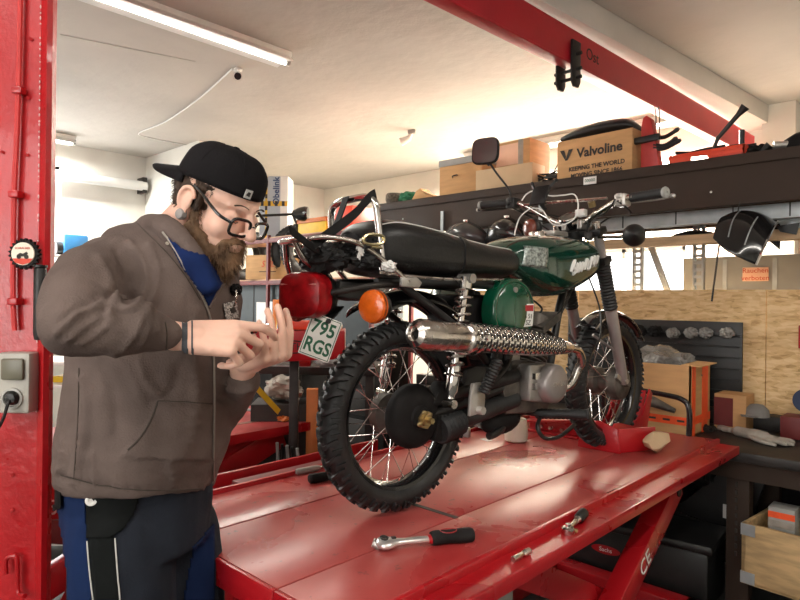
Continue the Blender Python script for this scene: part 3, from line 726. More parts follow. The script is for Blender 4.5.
# ---- footrests and stand
b = MB().prism([(-.035, -.05), (.03, -.045), (.035, .0), (.02, .045), (-.02, .045), (-.03, .01)], (.162, -.165, .335), X1, Z1, .012, .003)
pb = b.build('footrest_bracket', K['alu'], bike)
MB().cyl((.165, -.19, .30), (.165, -.155, .30), .012, n=10).build('pivot_bolt', K['alu'], pb)
for k, (p, q) in enumerate((((.170, -.185, .352), (.196, -.215, .448)),)):
    p, q = V(p), V(q); pts = []; rr = []
    for i in range(23): pts.append(p.lerp(q, i/22)); rr.append(.0185 if i % 2 else .0155)
    pts.append(q + (q-p).normalized()*.004); rr.append(.012)
    MB().tube(pts, rr, 16).build('rear_footrest', K['rubber'], bike)
p, q = V((.555, -.10, .235)), V((.60, -.27, .250)); pts = []; rr = []
MB().cyl((.54, -.02, .235), p, .010, n=10).build('footrest_bar', K['black'], bike)
for i in range(25): pts.append(p.lerp(q, i/24)); rr.append(.0185 if i % 2 else .016)
fr = MB().tube(pts, rr, 16).build('front_footrest', K['rubber'], bike)
MB().lathe([(.0, 0), (.020, 0), (.021, .005), (.018, .009), (.0, .010)], q, (q-p).normalized(), 20).build('end_cap', K['rubber'], fr)
MB().tube(catmull([(.55, -.12, .225), (.50, -.145, .20), (.52, -.16, .165), (.60, -.165, .16), (.71, -.155, .185)], 6), .007, 8).build('brake_pedal', K['black'], bike)
MB().tube(catmull([(.42, -.06, .225), (.38, -.09, .205), (.33, -.10, .195), (.30, -.10, .192)], 5), .012, 10).build('centre_stand', K['black'], bike)
MB().tube(catmull([(.42, .06, .225), (.38, .09, .205), (.33, .10, .195), (.30, .10, .192)], 5), .012, 10).build('centre_stand', K['black'], bike)
MB().ell((.40, -.07, .225), (.10, .03, .045)).build('frame_gusset', K['blackmatte'], bike)
# ---- side cover, sticker
b = MB(); R1, R2 = .108, .106; n = 44
c0 = V((.368, -.118, .588))
b.loft([[c0 + V((R1*k*math.cos(2*PI*i/n), -dy, R2*k*math.sin(2*PI*i/n))) for i in range(n)] for k, dy in ((1, -.02), (1, .010), (.985, .022), (.955, .030), (.90, .031), (.87, .028), (.82, .033), (.55, .040), (.2, .042))])
sc = b.build('side_cover', K['greenlt'], bike, ang=60)
MB().cyl(c0 + V((-.012, -.03, .068)), c0 + V((-.012, -.042, .068)), .009, n=14).build('cover_knob', K['silver'], sc)
st = MB(); so = c0 + V((.055, -.0405, -.012)); e1 = V((1, -.06, -.06)).normalized(); e2 = V((.10, 0, 1)).normalized()
st.prism([(-.024, -.04), (.024, -.034), (.024, .038), (-.024, .034)], so, e1, e2, .0015); st = st.build('sticker', K['white'], sc)
MB().prism([(-.021, .012), (.021, .014), (.021, .034), (-.021, .030)], so - V((0, .0012, 0)), e1, e2, .001).build('sticker_band', mat('sticker_red', (.45, .02, .03), .5), st)
text('sticker_number', 'S 51', .022, K['ink'], so - V((0, .0014, 0)) + e2*-.004, e1, e2, st, .0004)
text('sticker_text', 'SZ', .022, K['ink'], so - V((0, .0014, 0)) + e2*-.025, e1, e2, st, .0004)
b = MB(); c1 = V((.368, .118, .588))
b.loft([[c1 + V((R1*k*math.cos(2*PI*i/n), dy, R2*k*math.sin(2*PI*i/n))) for i in range(n)] for k, dy in ((1, -.02), (1, .010), (.955, .030), (.82, .033), (.2, .042))]); b.build('side_cover', K['greenlt'], bike, ang=60)

# ---- tank
def sect(x, zt, zb, hw, sq=2.6, n=36, zc=None):
    pts = []; zc = (zt+zb)/2 if zc is None else zc
    for i in range(n):
        a = 2*PI*i/n; c, s_ = math.cos(a), math.sin(a)
        y = hw*math.copysign(abs(c)**(2/sq), c); z = math.copysign(abs(s_)**(2/sq), s_)
        z = zc + z*((zt-zc) if z > 0 else (zc-zb)); pts.append((x, y, z))
    return pts
T_ = [(.430, .765, .745, .02), (.436, .800, .722, .080), (.48, .832, .700, .108), (.55, .850, .668, .128), (.62, .860, .640, .137), (.70, .866, .632, .140), (.78, .868, .648, .138), (.86, .864, .676, .133), (.92, .856, .698, .124), (.965, .846, .716, .108), (.990, .832, .735, .085), (.998, .80, .76, .04)]
tk = MB().loft([sect(x, a, b_, w_, 2.9, zc=b_+(a-b_)*.52) for x, a, b_, w_ in T_]).build('fuel_tank', K['green'], bike, ang=80, sub=2)
MB().lathe([(.0, .018), (.024, .018), (.03, .013), (.032, 0)], (.70, 0, .862), (0, 0, 1), 24).build('tank_cap', K['chromeworn'], tk)
# decals follow the tank skin: small raised patches
def tank_y(x, z):
    k = 0
    for i in range(len(T_)-1):
        if T_[i][0] <= x <= T_[i+1][0]: k = i
    t = (x-T_[k][0])/(T_[k+1][0]-T_[k][0]); zt, zb, w_ = [T_[k][j]+(T_[k+1][j]-T_[k][j])*t for j in (1, 2, 3)]
    zc = zb + (zt-zb)*.52; u_ = (z-zc)/((zt-zc) if z > zc else (zc-zb)); u_ = max(-.98, min(.98, u_))
    return -w_*(1-abs(u_)**2.9)**(1/2.9)
def tank_patch(name, fn, nu, nv, m, off=.002):
    b = MB(); b.grid(lambda u_, v_: (lambda p: V((p[0], tank_y(p[0], p[1]) - off, p[1])))(fn(u_, v_)), nu, nv)
    return b.build(name, m, tk, solid=.001)
tank_patch('decal', lambda u_, v_: (.465 + .100*u_ + .012*v_, .738 + .070*v_ - .004*u_), 8, 6, K['decal'], .0008)
def tank_stroke(pts, r, name='logo_stroke'):
    P_ = catmull([(x, 0, z) for x, z in pts], 5); P_ = [V((p.x, tank_y(p.x, p.z) - .001, p.z)) for p in P_]
    return P_
b = MB(); random.seed(11)
_lx = lambda x, z: (.70 + (x-.775)*1.38, .747 + (z-.760)*1.2 + (x-.8)*.10)
zz = lambda x: .758 + (x-.80)*.10
strokes = [[(.775, .745), (.782, .765), (.793, .778), (.788, .760), (.797, .745), (.785, .738)], [(.80, .742), (.806, .768), (.812, .745), (.820, .770), (.826, .747), (.834, .770), (.842, .750)],
           [(.842, .752), (.852, .778), (.862, .775), (.855, .755), (.868, .752), (.876, .775)], [(.872, .757), (.884, .785), (.894, .762), (.902, .788), (.912, .768), (.925, .790)]]
for s_ in strokes: b.tube(tank_stroke([_lx(*q) for q in s_], 0), .0062, 6)
lab(b.build('tank_script', K['white'], tk), 'white script lettering')
# ---- seat
S_ = [(-.168, .775, .735, .03), (-.163, .815, .700, .085), (-.145, .838, .690, .112), (-.10, .848, .684, .125), (-.02, .845, .682, .13), (.08, .833, .684, .132), (.14, .823, .686, .132), (.20, .815, .688, .13), (.30, .806, .690, .125), (.40, .802, .692, .115), (.43, .798, .698, .105), (.475, .785, .712, .09), (.495, .765, .73, .05)]
seat = MB().loft([sect(x, a, b_, w_, 3.0) for x, a, b_, w_ in S_]).build('seat', K['seat'], bike, ang=80, sub=2)
def srow(x, g=.003):
    k = max(i for i in range(len(S_)-1) if S_[i][0] <= x); t = (x-S_[k][0])/(S_[k+1][0]-S_[k][0])
    zt, zb, w_ = [S_[k][j]+(S_[k+1][j]-S_[k][j])*t for j in (1, 2, 3)]
    return sect(x, zt+g, zb-g, w_+g, 3.0)
b = MB(); b.loft([srow(.142, -.004), srow(.143, .004), srow(.165, .004), srow(.166, -.004)], cap=False); b.build('seat_strap', K['seat'], seat)
pts = [(x, -w_*.80, zt - (zt-zb)*.10) for x, zt, zb, w_ in S_[2:11]]
MB().tube(catmull(pts, 5), .0016, 5).build('seat_piping', K['white'], seat)
MB().tube(catmull([(-.18, -.118, .692), (.0, -.132, .682), (.2, -.134, .684), (.44, -.115, .69)], 6), .004, 6).build('seat_trim', K['chromeworn'], seat)
# ---- rear mudguard
def guard(name, c, R, a0, a1, hw, m, th=.0025, drop=.02):
    b = MB()
    b.grid(lambda u_, v_: (c[0] + (R - drop*abs(2*v_-1)**3)*math.cos(a0+(a1-a0)*u_), (2*v_-1)*hw, c[2] + (R - drop*abs(2*v_-1)**3)*math.sin(a0+(a1-a0)*u_)), 40, 12)
    return b.build(name, m, bike, solid=th, ang=70)
guard('rear_mudguard', (.03, 0, .30), .350, rad(15), rad(122), .075, K['blackgloss'], drop=.035)
fg = guard('front_mudguard', (1.21, 0, .285), .302, rad(35), rad(128), .05, K['blackgloss'], drop=.02)
MB().tube([(1.21+.285*math.cos(rad(35+93*i/20)), -.05, .285+.285*math.sin(rad(35+93*i/20))) for i in range(21)], .004, 6).build('mudguard_edge', K['chromeworn'], fg)
for s in (-1, 1):
    MB().tube([(1.21-.21, s*.055, .49), (1.13, s*.085, .42)], .005, 8).build('mudguard_stay', K['silver'], bike)
# rear frame loop under tail
b = MB().tube(catmull([(-.10, -.09, .665), (-.20, -.10, .655), (-.27, -.06, .64), (-.29, 0, .635), (-.27, .06, .64), (-.20, .10, .655), (-.10, .09, .665)], 6), .009, 10); b.build('tail_loop', K['steelblk'], bike)
b = MB(); b.prism([(-.05, -.02), (.05, -.03), (.06, .02), (-.04, .025)], (-.21, 0, .645), X1, Z1, .09, .008); b.build('tail_bracket', K['black'], bike)
# ---- tail lamp
tl = MB(); c = V((-.290, .018, .630)); n = 40
LR = M.Rotation(rad(24), 3, 'Z')
def sq(r, x, z0=0, e=3.2):
    o_ = []
    for i in range(n):
        a = 2*PI*i/n; cc_, ss = math.cos(a), math.sin(a)
        o_.append(c + LR @ V((x, r*math.copysign(abs(cc_)**(2/e), cc_)*1.0, r*.92*math.copysign(abs(ss)**(2/e), ss) + z0)))
    return o_
tl.loft([sq(.035, .05), sq(.056, .03), sq(.062, .0), sq(.064, -.012)]); tlo = tl.build('tail_lamp', K['black'], bike)
l_ = MB().loft([sq(.063, -.012), sq(.066, -.03), sq(.065, -.060), sq(.060, -.074), sq(.046, -.079), sq(.02, -.081)]).build('red_lens', K['redlens'], tlo, ang=50)
MB().tube([c + LR @ V((-.0775, y_, .027)) for y_ in (-.052, 0, .052)], .0022, 6).build('lens_ridge', mat('pale_red_ridge', (.75, .35, .33), .3), tlo)
# ---- indicators
def indicator(p, name_m=K['amber'], r=.043, ax=(-1, 0, 0), stalk=None):
    ax = V(ax).normalized(); p = V(p)
    o = MB().lathe([(.0, .045), (.018, .042), (.034, .028), (.041, .008), (r, 0), (r, -.006)], p, -ax, 26).build('indicator', K['black'], bike)
    MB().lathe([(r, -.004), (r, .006), (r*.93, .014), (r*.7, .020), (.0, .022)], p, ax, 26).build('indicator_lens', name_m, o)
    if stalk: MB().tube(catmull([p - ax*.03] + [V(x) for x in stalk], 5), .007, 8).build('indicator_stalk', K['chromeworn'], o)
    return o
indicator((-.235, -.165, .603), ax=(-1, -.15, 0), stalk=[(-.19, -.12, .60), (-.17, -.05, .62)])
indicator((-.255, .15, .598), K['amberdk'], ax=(-1, .1, 0), stalk=[(-.21, .1, .60), (-.19, .05, .62)])
# ---- number plate
pc = at(320.5, 337.5, 1.60); inv = (M.Translation(_O) @ M.Rotation(rad(90)+HB, 4, 'Z')).inverted(); pc = inv @ pc
e2 = (at(326, 317, 1.60) - at(310.5, 358.5, 1.57)); e1 = (at(340, 314.5, 1.61) - at(312, 319, 1.59))
R3 = M.Rotation(-(rad(90)+HB), 3, 'Z'); e2 = (R3 @ e2).normalized(); e1 = (R3 @ e1); e1 = (e1 - e2*e1.dot(e2)).normalized()
pl = MB().prism([(-.040, -.056), (.038, -.056), (.041, -.053), (.041, .053), (.038, .056), (-.038, .056), (-.041, .053), (-.041, -.053)], pc, e1, e2, .003).build('number_plate', K['white'], bike)
nn = e1.cross(e2)
fwd = inv.to_3x3() @ V(cam.location); 
camdir = (inv @ V((0, 0, CZ)) - pc); sg = 1 if nn.dot(camdir) > 0 else -1
b = MB()
rim_ = [(-.0375, -.0525), (.0375, -.0525), (.0375, .0525), (-.0375, .0525)]
for i in range(4):
    p, q = rim_[i], rim_[(i+1) % 4]; b.cyl(pc + nn*sg*.0018 + e1*p[0] + e2*p[1], pc + nn*sg*.0018 + e1*q[0] + e2*q[1], .0010, n=6)
b.build('plate_border', K['inkgreen'], pl)
text('plate_text', '795', .050, K['inkgreen'], pc + nn*sg*.0022 + e2*.022, e1, e2, pl, .0005, sx=.86, bold=.0012)
text('plate_text', 'RGS', .050, K['inkgreen'], pc + nn*sg*.0022 - e2*.027, e1, e2, pl, .0005, sx=.78, bold=.0012)
MB().cyl(pc + e2*.046 + e1*.004, pc + nn*sg*.010 + e2*.046 + e1*.004, .007, n=10).build('plate_bolt', K['black'], pl)
MB().bar(pc + e2*.05 - nn*sg*.006, V((-.22, 0, .60)), .03, .004).build('plate_bracket', K['black'], pl)
# ---- luggage rack, grab bar, straps, bundle
def chrome(name, pts, r=.0075, m='chromeworn', par=bike): return MB().tube(catmull(pts, 7), r, 10).build(name, K[m], par)
rk = chrome('luggage_rack', [(-.085, -.13, .668), (-.16, -.115, .722), (-.24, -.10, .765), (-.33, -.085, .775), (-.37, -.05, .768), (-.375, .02, .768), (-.36, .07, .768), (-.28, .095, .765), (-.18, .11, .735), (-.085, .13, .668)])
chrome('rack_stay', [(-.375, -.02, .765), (-.35, -.02, .725), (-.31, -.015, .70), (-.265, .0, .69), (-.24, .0, .66)], .008, par=rk)
chrome('rack_stay', [(-.36, .05, .765), (-.33, .08, .70), (-.28, .09, .62)], .008, par=rk)
chrome('rack_crossbar', [(-.28, -.095, .768), (-.28, .09, .765)], .006, par=rk)
chrome('rack_crossbar', [(-.19, -.11, .738), (-.19, .10, .738)], .006, par=rk)
chrome('grab_bar', [(-.150, -.100, .70), (-.160, -.100, .77), (-.170, -.098, .84), (-.175, -.09, .880), (-.180, -.06, .895), (-.185, 0, .895), (-.185, .05, .892), (-.185, .085, .872), (-.175, .095, .81), (-.155, .095, .75), (-.145, .095, .70)], .010, 'chrome')
MB().prism([(-.03, -.012), (.035, -.016), (.05, .0), (.03, .014), (-.03, .012)], (-.085, -.13, .668), X1, Z1, .012, .004).build('rack_mount', K['alu'], bike)
def strap(name, pts, w_, par=bike, m='blackmatte', dirw=None):
    P_ = catmull(pts, 6); b = MB(); 
    ra = []
    for i, p in enumerate(P_):
        t = (P_[min(i+1, len(P_)-1)] - P_[max(i-1, 0)]).normalized(); sd = V(dirw) if dirw else t.cross(V((0, 1, .2))).normalized()
        nrm = t.cross(sd).normalized(); ra.append([p - sd*w_/2 - nrm*.0015, p + sd*w_/2 - nrm*.0015, p + sd*w_/2 + nrm*.0015, p - sd*w_/2 + nrm*.0015])
    return b.loft(ra).build(name, K[m], par)
random.seed(5)
def onbike(o): o.location = _O; o.rotation_euler = (0, 0, rad(90) + HB); return o
lug = onbike(thing('luggage_bundle', 'black crumpled bag and rag bundle strapped on the chrome rack behind the seat', 'bag'))
b = MB()
for i, (c, r) in enumerate((((-.20, -.02, .755), (.075, .09, .038)), ((-.255, .02, .735), (.07, .08, .045)), ((-.19, -.08, .730), (.055, .035, .03)), ((-.29, -.02, .725), (.05, .08, .040)), ((-.165, .03, .765), (.05, .07, .04)))): lump(b, c, r, i*3.1)
b.build('bag', mat('black_fabric', (.012, .012, .013), .75, var=.3, vs=20, bump=.5, bs=30), lug)
b = MB(); lump(b, (-.150, -.125, .708), (.022, .018, .014), 5.5, .4); lab(b.build('rag_corner', K['white'], lug), 'white rag corner')
b = MB(); lump(b, (-.225, -.095, .748), (.012, .01, .026), 8.5, .3); lab(b.build('tag', K['white'], lug), 'pale paper tag')
strap('lashing_strap', [(-.355, -.07, .755), (-.29, -.075, .80), (-.23, -.08, .845), (-.19, -.085, .888), (-.17, -.09, .902)], .026, lug, dirw=(0, .35, 1))
strap('lashing_strap', [(-.43, -.08, .785), (-.395, -.08, .765), (-.36, -.075, .748), (-.33, -.06, .745)], .024, lug, dirw=(0, .5, 1))
strap('lashing_strap', [(-.20, .0, .90), (-.215, .02, .83), (-.24, .04, .76)], .035, lug, dirw=(.2, 1, 0))
ca = onbike(thing('carabiner', 'brass-coloured carabiner clipped on the grab bar above the black bundle', 'carabiner'))
cc_ = V((-.205, -.115, .775))
MB().tube([cc_ + V((.035*math.copysign(abs(math.cos(a))**.7, math.cos(a)), -.01, .013*math.sin(a) + .003*math.cos(a))) for a in [2*PI*i/28 for i in range(28)]], .0045, 8, closed=True).build('frame', K['gold'], ca)
MB().cyl(cc_ + V((.028, -.01, -.020)), cc_ + V((-.01, -.012, -.020)), .0035, n=8).build('gate', K['gold'], ca)

# ---- fork, yokes, handlebar
fa, fb_ = V((1.185, 0, .30)), V((.965, 0, .905)); fd = (fb_-fa).normalized()
def fp(t, y): p = fa.lerp(fb_, t); return V((p.x, y, p.z))
for s in (-1, 1):
    y = s*.088
    lg = MB().tube([fp(-.03, y), fp(.02, y), fp(.10, y), fp(.47, y), fp(.50, y)], [.014, .020, .022, .0235, .0215], 16).build('fork_leg', K['silver'], bike)
    MB().cyl(fp(-.01, y*.72), fp(-.01, y*1.22), .011, n=12).build('axle_clamp', K['alu'], lg)
    pts = []; rr = []
    for i in range(31): t = .485 + .30*i/30; pts.append(fp(t, y)); rr.append(.0295 if i % 2 else .0255)
    MB().tube([fp(.47, y), fp(.484, y)], [.020, .026], 16).build('gaiter_collar', K['alu'], lg)
    MB().tube(pts, rr, 18).build('fork_gaiter', K['rubber'], lg)
    MB().tube([fp(.785, y), fp(1.0, y)], .0185, 14).build('fork_tube', K['silver'], lg)
    MB().lathe([(.0, .03), (.016, .028), (.018, .0)], fp(1.0, y), fd, 16).build('fork_cap', K['chromeworn'], lg)
for t in (.80, .985):
    MB().prism([(-.03, -.115), (.03, -.115), (.055, 0), (.03, .115), (-.03, .115), (-.035, 0)], fp(t, 0), V((fd.z, 0, -fd.x)), Y1, .028, .006).build('fork_yoke', K['black'], bike)
MB().cyl(fp(.78, 0) - V((.03, 0, -.01)), fp(.98, 0) - V((.03, 0, -.01)), .03, n=18).build('steering_head', K['black'], bike)
# handlebar
hb = chrome('handlebar', [(.83, .385, 1.033), (.86, .25, 1.030), (.875, .19, 1.015), (.925, .10, .955), (.945, .05, .935), (.945, -.05, .935), (.925, -.10, .955), (.885, -.20, .985), (.87, -.25, .995), (.85, -.405, .995)], .0112, 'chromeworn')
for s, z, xo in ((-1, .995, .042), (1, 1.032, .025)):
    pts = []; rr = []
    p, q = V((.83+xo, s*(.275 if s < 0 else .258), z)), V((.80+xo+.008, s*(.405 if s < 0 else .385), z))
    for i in range(25): pts.append(p.lerp(q, i/24)); rr.append(.0175 if i % 2 else .0160)
    g = MB().tube(pts, rr, 16).build('grip', K['rubber'], hb)
    MB().lathe([(0, -.003), (.019, -.002), (.0205, .004), (.018, .009), (.006, .010), (.005, .006), (.0, .006)], q, (q-p).normalized(), 18).build('grip_end', K['greyplastic'], g)
    sw = MB().box((.838+xo, s*.238, z-.004), (.05, .045, .046), None, .008); sw.box((.818+xo, s*.238, z+.010), (.02, .024, .018), None, .004); sw.cyl((.812+xo, s*.244, z-.010), (.80+xo, s*.244, z-.010), .006, n=10)
    sw.build('switch_block', K['black'] if s > 0 else K['alu'], hb)
    MB().tube(catmull([(.86, s*.225, z-.004), (.90, s*.25, z-.008), (.893, s*.33, z-.012), (.868, s*.405, z-.014), (.862, s*.425, z-.012)], 6), [.006]*18 + [.005]*5 + [.008, .009][:2], 8).build('lever', K['alu'] if s < 0 else K['black'], hb)
    MB().ell((.862, s*.43, z-.012), .008).build('lever_tip', K['alu'], hb)
MB().tube([(.865, -.185, 1.002), (.875, 0, 1.012), (.865, .185, 1.018)], .006, 8).build('crossbar', K['chromeworn'], hb)
for s in (-1, 1): MB().box((.945, s*.035, .925), (.045, .022, .04), None, .006).build('bar_clamp', K['alu'], hb)
# left mirror on a bent rod
mr = MB().tube(catmull([(.855, .250, 1.045), (.853, .253, 1.085), (.815, .29, 1.155), (.800, .315, 1.20)], 6), .0045, 8).build('mirror', K['black'], hb)
mc = V((.790, .330, 1.250)); n = 36; b = MB()
mx = V((.30, -.95, .0)).normalized(); mz = V((.06, 0, 1)).normalized(); mn = mx.cross(mz)
if mn.x > 0: mn = -mn
def ms(r, d, e=4.0): return [mc + mx*(r*.060*math.copysign(abs(math.cos(a))**(2/e), math.cos(a))) + mz*(r*.056*math.copysign(abs(math.sin(a))**(2/e), math.sin(a))) + mn*d for a in [2*PI*i/n for i in range(n)]]
b.loft([ms(.3, -.022), ms(.8, -.018), ms(1, -.004), ms(1.0, .006), ms(.93, .008)]); b.build('mirror_shell', K['blackmatte'], mr)
MB().loft([ms(.90, .0085), ms(.90, .0095)]).build('mirror_glass', mat('mirror_glass', (.13, .125, .12), .12, .6), mr)
MB().tube([(.800, .315, 1.19), (.793, .325, 1.215)], [.008, .014], 10).build('mirror_joint', K['black'], mr)
# phone holder, cable loops, speedometer, ignition, controls
ph = MB(); pc_ = V((.845, .095, 1.045)); e1_ = V((.25, -.95, .05)).normalized(); e2_ = V((.45, 0, .9)).normalized()
ph.prism([(-.032, -.045), (.032, -.045), (.036, .03), (.03, .042), (-.03, .042), (-.036, .03)], pc_, e1_, e2_, .012, .004)
for s in (-1, 1): ph.bar(pc_ + e1_*.030*s + e2_*.03, pc_ + e1_*.048*s + e2_*.058, .009, .009); ph.ell(pc_ + e1_*.05*s + e2_*.062, (.008, .008, .008))
ph = ph.build('phone_holder', K['black'], hb); MB().cyl(pc_ - V((0, 0, .03)), (.875, .09, .99), .008, n=10).build('holder_stem', K['black'], ph)
wc = MB()
wc.tube(catmull([at(528, 204, 2.40), at(520, 212, 2.36), at(524, 232, 2.34), at(527, 206, 2.36), at(540, 206, 2.36)], 8), .0028, 6) if False else None
pts = [(.835, .175, 1.03), (.84, .155, 1.055), (.85, .12, 1.065), (.86, .06, 1.04), (.862, .0, 1.035), (.855, -.055, 1.03), (.85, -.075, .985), (.845, -.06, .935), (.84, .0, .915), (.85, .05, .935), (.855, .09, .985), (.85, .14, .995), (.84, .185, .965), (.83, .20, .915), (.83, .205, .89)]
wc.tube(catmull(pts, 7), .0027, 6); lab(wc.build('charging_cable', K['white'], hb), 'white cable loops')
sp = MB().lathe([(.0, -.045), (.025, -.045), (.036, -.02), (.040, .0), (.042, .006), (.040, .010)], (.955, .03, .955), V((-.5, 0, .86)), 26).build('speedometer', K['black'], hb)
MB().lathe([(.036, .009), (.041, .011), (.0425, .006)], (.955, .03, .955), V((-.5, 0, .86)), 26).build('bezel', K['chrome'], sp)
MB().prism([(.036*math.cos(a*PI/12), .036*math.sin(a*PI/12)) for a in range(24)], V((.955, .03, .955)) + V((-.5, 0, .86))*.008, V((.86, 0, .5)), Y1, .002).build('dial', K['ink'], sp)
tr = MB(); tr.prism([(-.05, -.06), (.05, -.06), (.06, .06), (-.05, .06)], (.84, .05, .884), X1, Y1, .02, .006); tr.build('instrument_tray', K['alu'], bike)
ig = MB().box((.905, -.055, .965), (.03, .04, .028), None, .005).build('switch_box', K['white'], hb)
MB().cyl((.91, -.10, .985), (.90, -.10, 1.005), .014, n=12).build('brass_cap', K['brass'], hb)
# tangle of black cables ahead of the tank
for i, pts in enumerate([[(.84, -.23, .99), (.90, -.16, .955), (.97, -.06, .94), (1.0, -.02, .88), (.95, .0, .80)], [(.84, .23, 1.01), (.90, .16, .96), (.96, .08, .93), (.97, .03, .86)], [(.85, .22, 1.0), (.93, .20, .99), (1.0, .1, .97), (1.01, .04, .9)],
                         [(.84, -.24, .985), (.92, -.25, .945), (1.0, -.12, .95), (1.0, -.04, .90)], [(.86, .2, 1.0), (.90, .12, .93), (.93, .06, .88), (.93, .02, .83)], [(.9, -.09, .94), (.93, -.07, .86), (1.03, -.06, .72), (1.10, -.07, .56), (1.16, -.08, .40)],
                         [(.95, -.02, .87), (.90, -.05, .74), (.78, -.07, .62), (.68, -.06, .53)], [(.95, .02, .87), (.88, -.04, .70), (.74, -.08, .58)]]):
    MB().tube(catmull(pts, 6), .0035 if i < 6 else .003, 6).build('control_cable', K['black'], hb)
b = MB(); random.seed(2)
for i in range(7): b.box((.955+random.uniform(-.03, .03), random.uniform(-.08, .08), .875+random.uniform(-.03, .035)), (.035, .03, .03), M.Rotation(random.random(), 3, 'Z'), .005)
b.build('wiring_cluster', K['steelblk'], bike)
indicator((.83, .125, .915), K['amberdk'], .036, (-1, .2, 0), [(.88, .10, .90)])
# ball-shaped front indicator on the right: seen from behind
p = V((.915, -.265, .865))
o = MB().lathe([(.0, -.052), (.006, -.050), (.022, -.036), (.036, -.018), (.0415, .0), (.040, .014), (.034, .024), (.03, .03), (.0, .034)], p, V((1, .55, 0)), 28)
o = o.build('indicator', K['black'], bike)
MB().tube(catmull([p + V((.02, .02, 0)), (.95, -.18, .868), (.955, -.10, .872)], 5), .007, 8).build('indicator_stalk', K['chromeworn'], o)
MB().lathe([(.0, .0), (.035, .0), (.036, -.01)], p + V((.03, .017, 0)), V((1, .55, 0)), 24).build('indicator_lens', K['amber'], o)
MB().tube(catmull([(.99, -.04, .72), (1.04, -.06, .60), (1.00, -.09, .50), (.95, -.10, .45)], 6), .0035, 6).build('speed_cable', K['black'], bike)
# ================================================================ PERSON
from mathutils.bvhtree import BVHTree
def cv(X, Y, Z): a, b = toroom(X, Y); return V((a, b, Z))
def bvh(o): me = o.data; return BVHTree.FromPolygons([v.co.copy() for v in me.vertices], [tuple(p.vertices) for p in me.polygons])
def pixdir(px, py): a, b, z = ray(px, py); return V((a, b, z)).normalized()
CAMP = V((0, 0, CZ))
def hit(tree, px, py, off=.0):
    h = tree.ray_cast(CAMP, pixdir(px, py)); 
    if h[0] is None: return None
    return h[0] + h[1]*off if h[1].dot(pixdir(px, py)) < 0 else h[0] - h[1]*off
def worldpix(p):
    X = p.x*math.cos(YAW) + p.y*math.sin(YAW); Y = -p.x*math.sin(YAW) + p.y*math.cos(YAW); a = X/Y*FPX; b = (p.z-CZ)/Y*FPX
    return 400 + a*math.cos(ROLL) + b*math.sin(ROLL), 300 - (b*math.cos(ROLL) - a*math.sin(ROLL)), Y
def inpoly(x, y, P):
    c = False; j = len(P)-1
    for i in range(len(P)):
        if (P[i][1] > y) != (P[j][1] > y) and x < (P[j][0]-P[i][0])*(y-P[i][1])/(P[j][1]-P[i][1])+P[i][0]: c = not c
        j = i
    return c
def drape(name, tree, poly, off, m, par, step=2.2, th=.0012):
    # cloth patch lying on a surface, outlined by poly
    xs = [p[0] for p in poly]; ys = [p[1] for p in poly]; b = MB(); g = {}
    nx = int((max(xs)-min(xs))/step)+2; ny = int((max(ys)-min(ys))/step)+2
    for i in range(nx):
        for j in range(ny):
            x, y = min(xs)+i*step, min(ys)+j*step
            if inpoly(x, y, poly):
                h = hit(tree, x, y, off)
                if h is not None: g[i, j] = b.bm.verts.new(h)
    for (i, j) in list(g):
        q = [(i, j), (i+1, j), (i+1, j+1), (i, j+1)]
        if all(k in g for k in q): b.bm.faces.new([g[k] for k in q])
        else:
            q3 = [k for k in q if k in g]
            if len(q3) == 3: b.bm.faces.new([g[k] for k in q3])
    loose = [v for v in b.bm.verts if not v.link_faces]; bmesh.ops.delete(b.bm, geom=loose, context='VERTS')
    return b.build(name, m, par, ang=80, solid=th)
def draped_tube(name, tree, pts, r, off, m, par, k=5):
    P_ = [hit(tree, p.x, p.y, off) for p in catmull([(x, y, 0) for x, y in pts], k)]
    P_ = [p for p in P_ if p is not None]
    return MB().tube(P_, r, 6).build(name, m, par)
K['skin'] = mat('skin', (.78, .48, .37), .55, var=.10, vs=14, bump=.06, bs=160, sss=.12)
K['hoodie'] = mat('taupe_hoodie', (.138, .104, .092), .95, var=.16, vs=7, bump=.25, bs=260, spec=.12)
K['tshirt'] = mat('navy_tshirt', (.008, .020, .085), .9, var=.15, vs=20, spec=.15)
K['trouser'] = mat('slate_trousers', (.020, .024, .034), .9, var=.15, vs=9, bump=.15, bs=200, spec=.15)
K['trblue'] = mat('blue_trousers', (.008, .020, .070), .9, var=.15, vs=9, spec=.15)
K['trblack'] = mat('black_pocket', (.008, .009, .009), .9, var=.15, vs=9, spec=.12)
K['hair'] = mat('brown_hair', (.05, .028, .016), .75, var=.4, vs=30, bump=.3, bs=90)
K['beard'] = mat('brown_beard', (.20, .115, .062), .8, var=.45, vs=25)
K['capm'] = mat('black_cap_cloth', (.012, .011, .012), .92, var=.1, bump=.15, bs=220, spec=.12)
foot = at(150, 300, 1.42)
man = thing('person', 'bearded man in a backwards black cap, glasses and brown hoodie standing at the lift', 'person', (foot.x, foot.y, 0))
ML = V((foot.x, foot.y, 0))
def norms(o): return list(zip(o.data.vertices, [v.normal.copy() for v in o.data.vertices]))
def fin(o):                       # put mesh data under the person's origin
    o.data.transform(M.Translation(-ML)); o.parent = man; return o
